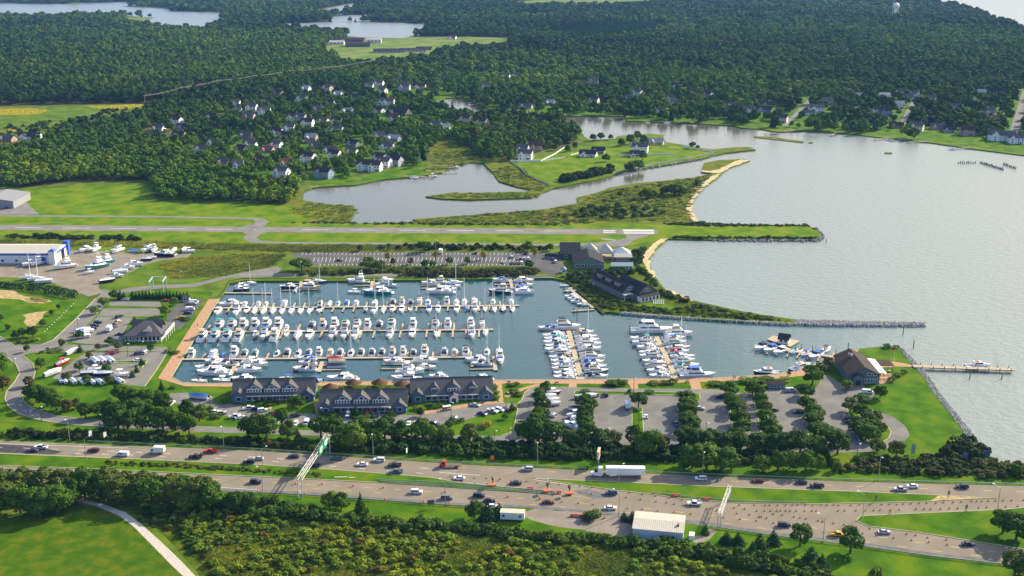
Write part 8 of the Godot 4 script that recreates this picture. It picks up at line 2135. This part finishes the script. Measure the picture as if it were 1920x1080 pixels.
# ---------------------------------------------------------------- woods: too many to count
func mass_of(called: String, label: String, kinds: Array, spots: Array, parent: Node3D = null) -> void:
	# spots: [position, scale xz, scale y, kind, colour]
	var o := Node3D.new()
	o.name = numbered(called)
	add_child(o)
	mark(o, label, "", "", "stuff")
	for k in kinds.size():
		var mine := []
		for q in spots:
			if q[3] == k: mine.append(q)
		if mine.is_empty(): continue
		var buf := PackedFloat32Array()
		buf.resize(mine.size() * 16)
		var i := 0
		for q in mine:
			var b := Basis(Vector3.UP, rng.randf() * TAU).scaled(Vector3(q[1], q[2], q[1]))
			var p: Vector3 = q[0]
			var c: Color = q[4]
			for row in 3:
				buf[i] = b.x[row]; buf[i + 1] = b.y[row]; buf[i + 2] = b.z[row]; buf[i + 3] = p[row]
				i += 4
			buf[i] = c.r; buf[i + 1] = c.g; buf[i + 2] = c.b; buf[i + 3] = 1.0
			i += 4
		var mm := MultiMesh.new()
		mm.transform_format = MultiMesh.TRANSFORM_3D
		mm.use_colors = true
		mm.mesh = kinds[k]
		mm.instance_count = mine.size()
		mm.buffer = buf
		var n := MultiMeshInstance3D.new()
		n.name = "crowns"
		n.multimesh = mm
		n.material_override = leaf_mat("leaf_mass", 1.0, 1.0, 1.0)
		o.add_child(n, true)

func in_any(p: Vector2, polys: Array) -> bool:
	for q in polys:
		if q[1].has_point(p) and Geometry2D.is_point_in_polygon(p, q[0]): return true
	return false

func boxed(list: Array) -> Array:
	var out := []
	for a in list:
		var f: PackedVector2Array = a if a is PackedVector2Array else flat(a)
		var b := Rect2(f[0], Vector2.ZERO)
		for p in f: b = b.expand(p)
		out.append([f, b])
	return out

func tone_at(p: Vector2, n: FastNoiseLite, r: RandomNumberGenerator, base: Array) -> Color:
	var t := n.get_noise_2d(p.x, p.y)
	var wide := n.get_noise_2d(p.x * 0.2 + 900.0, p.y * 0.2)
	var v := r.randf_range(0.66, 1.38) * (1.0 + 0.35 * t + 0.75 * wide)
	t += wide * 0.8
	var warm := clampf(t * 0.9 + r.randfn() * 0.28, -0.8, 1.0)
	var c := Color(base[0] * v * (1.0 + 0.55 * maxf(warm, -0.4)), base[1] * v * (1.0 + 0.12 * warm), base[2] * v * (1.0 - 0.35 * warm))
	if r.randf() < 0.003: c = Color(0.10 * v, 0.055 * v, 0.02)
	return c

func scatter(poly: Array, step: float, r: RandomNumberGenerator, keep: Callable) -> PackedVector2Array:
	var f := flat(poly)
	var b := Rect2(f[0], Vector2.ZERO)
	for p in f: b = b.expand(p)
	var out := PackedVector2Array()
	var y := b.position.y
	while y < b.end.y:
		var x := b.position.x
		while x < b.end.x:
			var p := Vector2(x + r.randf() * step, y + r.randf() * step)
			if Geometry2D.is_point_in_polygon(p, f) and keep.call(p): out.append(p)
			x += step
		y += step
	return out

const PLANTATION := [1020, 64, 1045, 73, 1100, 77, 1180, 74, 1268, 55, 1230, 47, 1130, 45, 1060, 50]
func build_woods() -> void:
	var r := RandomNumberGenerator.new()
	r.seed = 21
	var n := FastNoiseLite.new()
	n.seed = 4
	n.frequency = 0.006
	var crowns := []
	for i in 5: crowns.append(shared("wood_%d" % i, func(): return crown_mesh(400 + i, 300, 0.17, 0.95, 8)))
	crowns.append(shared("wood_pine", func():
		return conifer_mesh(410, 220, 0.10, 0.45)))
	var clear := boxed([
		[620, 78, 700, 70, 860, 68, 965, 71, 950, 92, 850, 96, 800, 104, 760, 112, 740, 118, 700, 122, 640, 124, 625, 108, 600, 92],
		[915, 7, 1040, -2, 1260, -4, 1240, 8, 1180, 13, 1060, 14, 1000, 16], [95, 27, 150, 24, 178, 30, 120, 35], [235, 31, 290, 33, 270, 39, 235, 41],
		[-80, 203, 60, 199, 270, 193, 290, 203, 250, 220, 170, 226, 110, 246, 90, 262, -80, 268],
		[690, 168, 830, 173, 870, 183, 800, 184, 700, 182], [600, 347, 668, 345, 676, 335, 600, 338], [660, 343, 800, 327, 800, 318, 700, 323], [1390, 236, 1460, 237, 1540, 241, 1560, 230, 1470, 224], [1600, 253, 1700, 258, 1920, 290, 1990, 294, 1920, 266, 1790, 256, 1660, 244],
		[1020, 210, 1045, 211, 1045, 206, 1025, 205], [1110, 214, 1150, 215, 1150, 209, 1112, 208], [1190, 227, 1230, 228, 1225, 222, 1190, 221], [1330, 231, 1370, 234, 1370, 226, 1335, 224],
		[1462, 237, 1482, 237, 1538, 180, 1520, 178], [1680, 234, 1702, 234, 1728, 178, 1712, 176], [1884, 254, 1916, 256, 1936, 165, 1912, 163], [1580, 112, 1596, 112, 1594, 86, 1586, 86], [1726, 94, 1738, 94, 1738, 78, 1729, 78],
		[290, 264, 330, 260, 332, 272, 292, 272], [405, 228, 440, 224, 430, 218, 405, 220], [468, 313, 500, 311, 498, 302, 468, 304], [512, 323, 545, 321, 545, 313, 515, 315],
		[955, 28, 1030, 25, 1042, 32, 1000, 37, 960, 36], [1262, 51, 1330, 48, 1345, 52, 1300, 57], [1583, 112, 1595, 112, 1594, 84, 1586, 84],
		PLANTATION,
	])
	var water := boxed(LAKES)
	var roofs := PackedVector3Array()
	for h in house_spots: roofs.append(h)
	var free := func(p: Vector2) -> bool:
		if not Geometry2D.is_point_in_polygon(p, coast): return false
		if in_any(p, water) or in_any(p, clear): return false
		for h in roofs:
			var dx := p.x - h.x
			var dy := p.y - h.y
			# keep the house itself and its front yard open
			if absf(dx) < h.z * 0.8 and dy > -h.z * 0.7 and dy < h.z * 2.1 + 6.0: return false
		return true
	var spots := []
	var areas := [
		# polygon, step, crown radius, height factor, base colour, pine share
		[[-60, 345, 30, 352, 150, 338, 280, 338, 300, 375, 440, 378, 545, 384, 560, 350, 470, 336, 440, 300, 300, 272, 130, 250, 80, 268, -60, 270], 6.0, 4.2, 1.0, [0.084, 0.152, 0.009], 0.02, false],
		[[80, 266, 130, 246, 250, 220, 300, 196, 520, 160, 700, 148, 900, 140, 905, 190, 812, 184, 806, 200, 850, 210, 900, 222, 870, 260, 830, 262, 800, 300, 790, 318, 700, 320, 640, 340, 600, 345, 560, 340, 470, 330, 440, 300, 300, 272], 8.2, 4.7, 1.0, [0.068, 0.136, 0.010], 0.05, true],
		[[860, 226, 960, 219, 1050, 232, 1078, 248, 1085, 268, 1040, 278, 1012, 280, 975, 304, 955, 303, 905, 300, 850, 264], 8.0, 4.8, 1.05, [0.068, 0.130, 0.010], 0.05, false],
		[[-120, 199, -120, 120, 620, 118, 700, 121, 704, 152, 600, 154, 480, 166, 330, 190, 270, 193], 8.5, 5.0, 1.15, [0.074, 0.134, 0.011], 0.02, false],
		[[-160, 120, -200, 62, 640, 66, 700, 120, 620, 118], 10.5, 6.2, 1.1, [0.068, 0.126, 0.013], 0.05, false],
		[[880, 200, 900, 140, 1400, 132, 1960, 120, 2060, 260, 1920, 284, 1660, 256, 1560, 247, 1380, 234, 1180, 222, 1000, 210, 920, 203], 9.0, 5.0, 1.0, [0.078, 0.142, 0.012], 0.04, true],
		[[700, 148, 720, 66, 1400, 60, 1960, 60, 1980, 122, 1400, 134, 900, 142], 11.0, 6.4, 1.05, [0.072, 0.130, 0.014], 0.06, false],
		[[-260, 64, -300, 22, 1000, 16, 1960, 24, 1990, 66, 1400, 62, 700, 68], 16.0, 9.0, 0.85, [0.056, 0.108, 0.020], 0.05, false],
		[[-300, 22, -320, -8, 900, -14, 1560, -14, 1700, 0, 1900, 26, 1000, 18], 24.0, 13.0, 0.62, [0.052, 0.100, 0.022], 0.0, false],
	]
	for a in areas:
		for p in scatter(a[0], a[1], r, free):
			var pine: bool = r.randf() < a[5]
			var k := r.randf_range(0.62, 1.32)
			if a[6] and n.get_noise_2d(p.x * 4.0 + 77.0, p.y * 4.0) > 0.2: continue
			for h in roofs:
				if p.y - h.y > 0.0 and p.y - h.y < h.z * 4.0 and absf(p.x - h.x) < h.z: k = minf(k, 0.62)
			var rad: float = a[2] * k
			if pine:
				spots.append([Vector3(p.x, 0, p.y), rad * 1.3, 13.0 * k, 5, tone_at(p, n, r, [0.020, 0.048, 0.020])])
			else:
				var h: float = rad * r.randf_range(0.85, 1.2) * a[3]
				spots.append([Vector3(p.x, h * 0.95 + 1.2 * k, p.y), rad, h, r.randi() % 5, tone_at(p, n, r, a[4])])
	for p in scatter(PLANTATION, 8.0, r, func(_p: Vector2) -> bool: return true):
		spots.append([Vector3(p.x, 0, p.y), r.randf_range(4.6, 5.6), r.randf_range(12.0, 14.0), 5, tone_at(p, n, r, [0.026, 0.072, 0.026])])
	mass_of("woodland", "wide woods of rounded crowns beyond the airfield", crowns, spots)
	# thickets and shrub belts
	var shrubs := []
	for i in 3: shrubs.append(shared("shrub_%d" % i, func(): return crown_mesh(500 + i, 200, 0.19, 0.9, 6)))
	var belts := [
		# name, label, polygon, step, radius, height, colour
		["roadside_shrubs", "dark shrub belt between marina drive and highway", [-60, 822, 60, 822, 165, 826, 330, 832, 480, 839, 600, 846, 720, 852, 720, 838, 600, 832, 480, 826, 400, 822, 230, 814, -60, 806], 2.6, 1.9, 1.5, [0.058, 0.092, 0.013]],
		["roadside_shrubs", "dark evergreen belt below the main car park", [700, 848, 780, 850, 900, 858, 1000, 862, 1100, 864, 1280, 866, 1290, 842, 1160, 842, 1060, 836, 960, 834, 820, 830, 700, 826], 2.8, 2.4, 2.2, [0.034, 0.078, 0.011]],
		["roadside_shrubs", "brown green brush between the point and the highway", [1560, 884, 1700, 890, 1800, 894, 1980, 905, 1980, 880, 1890, 868, 1840, 852, 1790, 850, 1700, 862, 1600, 862], 2.8, 1.9, 1.4, [0.080, 0.092, 0.017]],
		["roadside_shrubs", "dark brush on the far side of the tree belt", [1280, 870, 1420, 872, 1560, 874, 1560, 856, 1420, 850, 1280, 848], 3.0, 2.3, 2.0, [0.036, 0.078, 0.011]],
		["shore_shrubs", "dark shore thicket above the right hand water", [1770, 856, 1810, 860, 1850, 860, 1840, 842, 1815, 828, 1785, 836], 2.4, 2.4, 2.2, [0.050, 0.072, 0.018]],
		["hedgerow", "dark hedgerow along the top of the scrubland", [240, 960, 330, 952, 430, 942, 560, 950, 620, 966, 760, 982, 900, 988, 1000, 1004, 1180, 1012, 1300, 1026, 1420, 1040, 1560, 1074, 1540, 1096, 1300, 1052, 1180, 1030, 900, 1006, 700, 990, 560, 976, 430, 968, 300, 968], 2.7, 2.2, 2.0, [0.048, 0.092, 0.010]],
		["scrub_bushes", "tangled green and brown bushes of the scrubland", [250, 970, 420, 968, 560, 980, 760, 994, 900, 1010, 1180, 1034, 1300, 1056, 1540, 1100, 1560, 1140, 430, 1140, 392, 1066, 335, 1006], 3.4, 1.9, 1.25, [0.100, 0.150, 0.010]],
		["scrub_bushes", "lower right scrub below the near verge", [1560, 1085, 1640, 1072, 1700, 1090, 1780, 1130, 1560, 1140], 3.0, 1.9, 1.4, [0.050, 0.078, 0.014]],
		["peninsula_shrubs", "green shrubs on the harbour peninsula", [1045, 522, 1070, 528, 1100, 552, 1126, 580, 1165, 583, 1286, 592, 1480, 603, 1400, 588, 1300, 569, 1280, 578, 1190, 576, 1150, 562, 1125, 545, 1100, 525, 1080, 515], 3.0, 1.7, 1.0, [0.080, 0.125, 0.015]],
		["peninsula_shrubs", "green shrubs between beach and club buildings", [1185, 470, 1215, 462, 1205, 480, 1204, 500, 1222, 522, 1238, 542, 1262, 552, 1300, 566, 1280, 568, 1245, 556, 1238, 545, 1215, 530, 1195, 505, 1188, 490], 3.4, 2.0, 1.3, [0.078, 0.112, 0.017]],
		["peninsula_shrubs", "shrubs in front of the club house", [1060, 518, 1080, 512, 1140, 512, 1145, 506, 1190, 508, 1185, 514, 1130, 520, 1075, 526], 3.0, 2.2, 1.6, [0.046, 0.080, 0.015]],
		["marsh_shrubs", "shrubs scattered over the marsh", [1020, 404, 1090, 396, 1100, 386, 1180, 386, 1230, 390, 1250, 398, 1230, 410, 1160, 412, 1080, 408, 1030, 408], 7.5, 2.6, 2.0, [0.050, 0.090, 0.015]],
		["marsh_shrubs", "reedy shrubs over the marsh tongue", [1130, 360, 1240, 345, 1320, 336, 1310, 352, 1295, 372, 1288, 392, 1250, 384, 1180, 384, 1110, 378], 13.0, 1.8, 1.0, [0.085, 0.115, 0.018]],
		["marsh_shrubs", "dark thicket at the field corner", [1046, 345, 1085, 338, 1130, 328, 1150, 322, 1150, 316, 1110, 322, 1055, 336], 3.6, 3.4, 3.0, [0.030, 0.058, 0.014]],
		["field_shrubs", "dark shrub line below the runway", [10, 446, 60, 448, 150, 450, 180, 450, 180, 445, 100, 442, 20, 441], 3.2, 2.2, 1.4, [0.036, 0.060, 0.014]],
		["field_shrubs", "scattered dark shrubs right of the shrub line", [190, 449, 260, 452, 272, 450, 250, 446, 195, 445], 3.4, 2.2, 1.5, [0.036, 0.060, 0.014]],
		["field_shrubs", "low hedge between taxiway and far car park", [700, 466, 800, 468, 1020, 470, 1040, 462, 800, 460, 690, 461], 4.4, 2.2, 1.6, [0.036, 0.066, 0.016]],
		["field_shrubs", "weedy shrubs between far car park and basin", [548, 516, 600, 513, 700, 510, 760, 506, 1000, 508, 1030, 516, 1000, 518, 760, 513, 620, 517], 3.6, 2.0, 1.3, [0.060, 0.085, 0.016]],
		["field_shrubs", "dark hedge strip along the service road", [740, 520, 760, 513, 980, 513, 985, 520, 860, 520], 3.2, 2.2, 1.5, [0.045, 0.060, 0.014]],
		["meadow_shrubs", "scattered shrubs of the wildflower meadow", [-20, 244, 60, 232, 130, 226, 180, 214, 200, 206, 250, 206, 180, 224, 110, 244, 60, 252, -20, 256], 11.0, 3.0, 2.4, [0.032, 0.058, 0.016]],
		["median_weeds", "weedy strip of the long median", [200, 873, 300, 876, 430, 884, 560, 891, 620, 896, 600, 889, 440, 877, 320, 869, 200, 866], 1.5, 0.85, 0.5, [0.110, 0.105, 0.016]],
		["verge_weeds", "weeds along the marsh edge of the runway", [540, 418, 700, 420, 1060, 423, 1060, 420, 780, 418, 600, 416], 3.0, 1.8, 0.7, [0.055, 0.085, 0.016]],
		["verge_weeds", "reeds on the airfield point", [1230, 420, 1310, 424, 1520, 425, 1538, 436, 1530, 430, 1515, 422.5, 1411, 421.5, 1311, 417], 2.6, 1.8, 0.8, [0.050, 0.075, 0.016]],
		["verge_weeds", "reeds along the near edge of the airfield point", [1258, 446, 1330, 448, 1525, 449, 1535, 445, 1400, 445, 1260, 444], 2.6, 1.7, 0.8, [0.040, 0.060, 0.014]],
	]
	for b in belts:
		var list := []
		for p in scatter(b[2], b[3], r, func(p: Vector2) -> bool: return Geometry2D.is_point_in_polygon(p, coast)):
			if b[0] == "scrub_bushes" and n.get_noise_2d(p.x * 5.0, p.y * 5.0) < -0.12 + 0.0011 * (p.x): continue
			var k := r.randf_range(0.55, 1.35)
			var c := tone_at(p * 3.0, n, r, b[6])
			if b[0] == "scrub_bushes" and r.randf() < 0.06: c = Color(0.11 * k, 0.085 * k, 0.018)
			list.append([Vector3(p.x, b[5] * k * 0.6, p.y), b[4] * k, b[5] * k * r.randf_range(0.8, 1.3), r.randi() % 3, c])
		mass_of(b[0], b[1], shrubs, list)
	# tufts of reeds and coarse grass on marsh and scrub
	var tuft := shared("tuft", func():
		var s := Shape.new()
		s.tinted = true
		var q := RandomNumberGenerator.new()
		q.seed = 77
		for i in 60:
			var a := q.randf() * TAU
			var d := sqrt(q.randf()) * 1.0
			var p := Vector3(cos(a) * d, 0, sin(a) * d)
			var h := q.randf_range(0.5, 1.1)
			var lean := Vector3(q.randf_range(-0.9, 0.9), h * 0.7, q.randf_range(-0.9, 0.9))
			var side := Vector3(cos(a * 3.0), 0, sin(a * 3.0)) * 0.22
			var t := q.randf_range(0.7, 1.3)
			s.tint = Color(t, t, t * 0.9)
			s.tri(p - side, p + side, p + lean)
		return s.done())
	for b in [["marsh_grass", "coarse grass of the tidal marsh", [[540, 392, 590, 380, 663, 386, 667, 396, 655, 414, 600, 416, 560, 405], [690, 421, 850, 406, 1026, 393, 1086, 382, 1119, 362, 1242, 340, 1336, 328, 1300, 370, 1290, 392, 1300, 414, 1140, 415, 1060, 422], [803, 368, 860, 362, 990, 360, 965, 348, 936, 338, 926, 320, 960, 308, 1032, 348, 1000, 368, 880, 373], [805, 262, 830, 260, 905, 292, 880, 302, 830, 320, 795, 318, 815, 300]], 5.0, 2.4, 0.7, [0.150, 0.185, 0.016]], ["scrub_grass", "coarse yellow green grass of the scrubland", [[250, 970, 420, 968, 560, 980, 760, 994, 900, 1010, 1180, 1034, 1300, 1056, 1540, 1100, 1560, 1140, 430, 1140, 392, 1066, 335, 1006]], 1.7, 1.3, 0.6, [0.150, 0.185, 0.014]], ["rough_grass_tufts", "rough grass beside the boatyard", [[-60, 449, 240, 452, 480, 458, 900, 460, 1040, 462, 1030, 466, 560, 473, 330, 465, 130, 461, -60, 459], [300, 497, 350, 484, 430, 477, 535, 477, 515, 497, 420, 516, 325, 522], [550, 514, 600, 502, 1000, 502, 1010, 510, 760, 512, 600, 516]], 2.6, 2.0, 0.6, [0.140, 0.165, 0.018]]]:
		var list := []
		for poly in b[2]:
			for p in scatter(poly, b[3], r, func(p: Vector2) -> bool: return Geometry2D.is_point_in_polygon(p, coast)):
				var k := r.randf_range(0.7, 1.3)
				list.append([Vector3(p.x, 0.03, p.y), b[4] * k, b[5] * k, 0, tone_at(p * 4.0, n, r, b[6])])
		mass_of(b[0], b[1], [tuft], list)

func build_small_things() -> void:
	# flagpole on the point lawn
	var o := thing("flagpole", "white flagpole with a small bright flag on the point lawn", "flagpole", at(1676, 678))
	var s := Shape.new()
	s.tube(Vector3.ZERO, Vector3(0, 9.5, 0), 0.09, 0.05, 6)
	part(o, "pole", s.done(), mats["white_paint"])
	s = Shape.new()
	for i in 5:
		var x0 := -1.9 * i / 5.0
		var x1 := -1.9 * (i + 1) / 5.0
		s.quad(Vector3(x0, 5.2, 0.15 * sin(i * 1.4)), Vector3(x0, 6.4, 0.15 * sin(i * 1.4)), Vector3(x1, 6.4, 0.15 * sin(i * 1.4 + 1.4)), Vector3(x1, 5.2, 0.15 * sin(i * 1.4 + 1.4)))
	part(o, "flag", s.done(), mat("flag_gold", 0.62, 0.30, 0.04, 0.8))
	# power line poles at the edge of the big wood
	var prev := []
	var k := 0
	for p in [[273, 203], [343, 186], [410, 172], [475, 163], [545, 152], [610, 146], [680, 135], [720, 126]]:
		k += 1
		var base := at(p[0], p[1])
		o = thing("power_pole", "tall power line pole at the wood edge, %s from left" % ordinal(k), "power pole", base, 0, "power line poles")
		s = Shape.new()
		s.tube(Vector3.ZERO, Vector3(0, 17, 0), 0.28, 0.2, 6)
		part(o, "pole", s.done(), mat("pole_grey", 0.30, 0.28, 0.25, 0.8))
		boxy(o, "cross_arm", Vector3(0, 16, 0), Vector3(3.2, 0.25, 0.3), mats["pole_grey"])
		if k > 1:
			var line := thing("power_line", "pale power line wires over the trees, span %s from left" % ordinal(k - 1), "wires", prev[0], 0, "power line spans")
			for x in [-1.4, 1.4]:
				s = Shape.new()
				var last := Vector3(x, 16.2, 0)
				for i in 6:
					var t := (i + 1) / 6.0
					var q: Vector3 = (base - prev[0]) * t + Vector3(x, 16.2 - 3.0 * 4.0 * t * (1 - t) * 0.5, 0)
					s.tube(last, q, 0.08, 0.08, 4, false)
					last = q
				part(line, "wire", s.done(), mat("wire_pale", 0.30, 0.29, 0.26, 0.6))
		prev = [base]
	# people on the quay
	k = 0
	for p in [[1375, 710, 0.9], [1378.5, 710.5, 0.4], [247 / 4.908 + 320, 612, 1.2]]:
		k += 1
		person(at(p[0], p[1]), p[2], ["person in dark clothes walking on the brick quay, first of a pair", "person in dark clothes walking on the brick quay, second of the pair", "person in dark clothes standing on the left brick quay"][k - 1])
	# white marker stones along the lawn
	for i in 14:
		var f := i / 13.0
		o = thing("marker_stone", "small white marker stone on the left lawn, %s from the road" % ordinal(i + 1), "stone", at(lerpf(84, 142, f), lerpf(622, 566, f)), i, "white marker stones")
		s = Shape.new()
		s.hexa(Vector3.ZERO, Vector2(0.6, 0.5), Vector3(0.04, 0.4, 0), Vector2(0.34, 0.3))
		part(o, "stone", s.done(), mats["white_paint"])
	# benches on the quay
	k = 0
	for p in [[1044, 719], [1288, 717], [1425, 709], [954, 718]]:
		k += 1
		o = thing("quay_bench", "dark bench on the brick quay, %s from left" % ordinal([2, 3, 4, 1][k - 1]), "bench", at(p[0], p[1]), 0, "quay benches")
		boxy(o, "seat", Vector3(0, 0.45, 0), Vector3(1.8, 0.08, 0.5), mats["wood_pile"])
		boxy(o, "backrest", Vector3(0, 0.8, 0.24), Vector3(1.8, 0.5, 0.06), mats["wood_pile"])
		for x in [-0.8, 0.8]: boxy(o, "leg", Vector3(x, 0.2, 0), Vector3(0.1, 0.41, 0.45), mats["pole_bronze"])
	# debris strips of pale concrete in the median
	k = 0
	for a in [[[627, 893.5, 652, 893.2, 652, 894.6, 627, 895]], [[654, 894.2, 666, 894.6, 666, 895.8, 654, 895.6]]]:
		k += 1
		s = Shape.new()
		s.slab(path(a[0], 0.32), 0.2)
		o = thing("drain_slab", "pale concrete drain slab in the long median, %s one" % ["longer", "shorter"][k - 1], "slab")
		part(o, "slab", s.done(), mats["concrete_kerb"])

func person(p: Vector3, turn: float, label: String) -> void:
	var o := thing("person", label, "person", p + Vector3(0, 0.08, 0), turn, "")
	part(o, "body", shared("person_body", func():
		var s := Shape.new()
		for z in [-0.1, 0.1]:
			s.tube(Vector3(0.1 * signf(z), 0.0, z), Vector3(0.02, 0.46, z), 0.065, 0.075, 6)
			s.tube(Vector3(0.02, 0.46, z), Vector3(0, 0.9, z * 0.9), 0.075, 0.1, 6)
			s.tube(Vector3(0.0, 1.42, z * 2.1), Vector3(0.06 * signf(z), 1.12, z * 2.6), 0.06, 0.05, 6)
			s.tube(Vector3(0.06 * signf(z), 1.12, z * 2.6), Vector3(0.14 * signf(z), 0.86, z * 2.5), 0.05, 0.04, 6)
		s.tube(Vector3(0, 0.86, 0), Vector3(0, 1.2, 0), 0.19, 0.17, 8)
		s.tube(Vector3(0, 1.2, 0), Vector3(0, 1.46, 0), 0.18, 0.2, 8)
		s.tube(Vector3(0, 1.46, 0), Vector3(0, 1.56, 0), 0.16, 0.06, 8)
		return s.done()), mat("dark_clothes", 0.04, 0.045, 0.06, 0.9))
	part(o, "head", shared("person_head", func():
		var s := Shape.new()
		s.tube(Vector3(0, 1.5, 0), Vector3(0, 1.6, 0), 0.055, 0.075, 8)
		s.tube(Vector3(0, 1.6, 0), Vector3(0, 1.7, 0), 0.085, 0.1, 8)
		s.tube(Vector3(0, 1.7, 0), Vector3(0, 1.8, 0), 0.1, 0.05, 8)
		return s.done()), mat("skin", 0.35, 0.2, 0.13, 0.7))
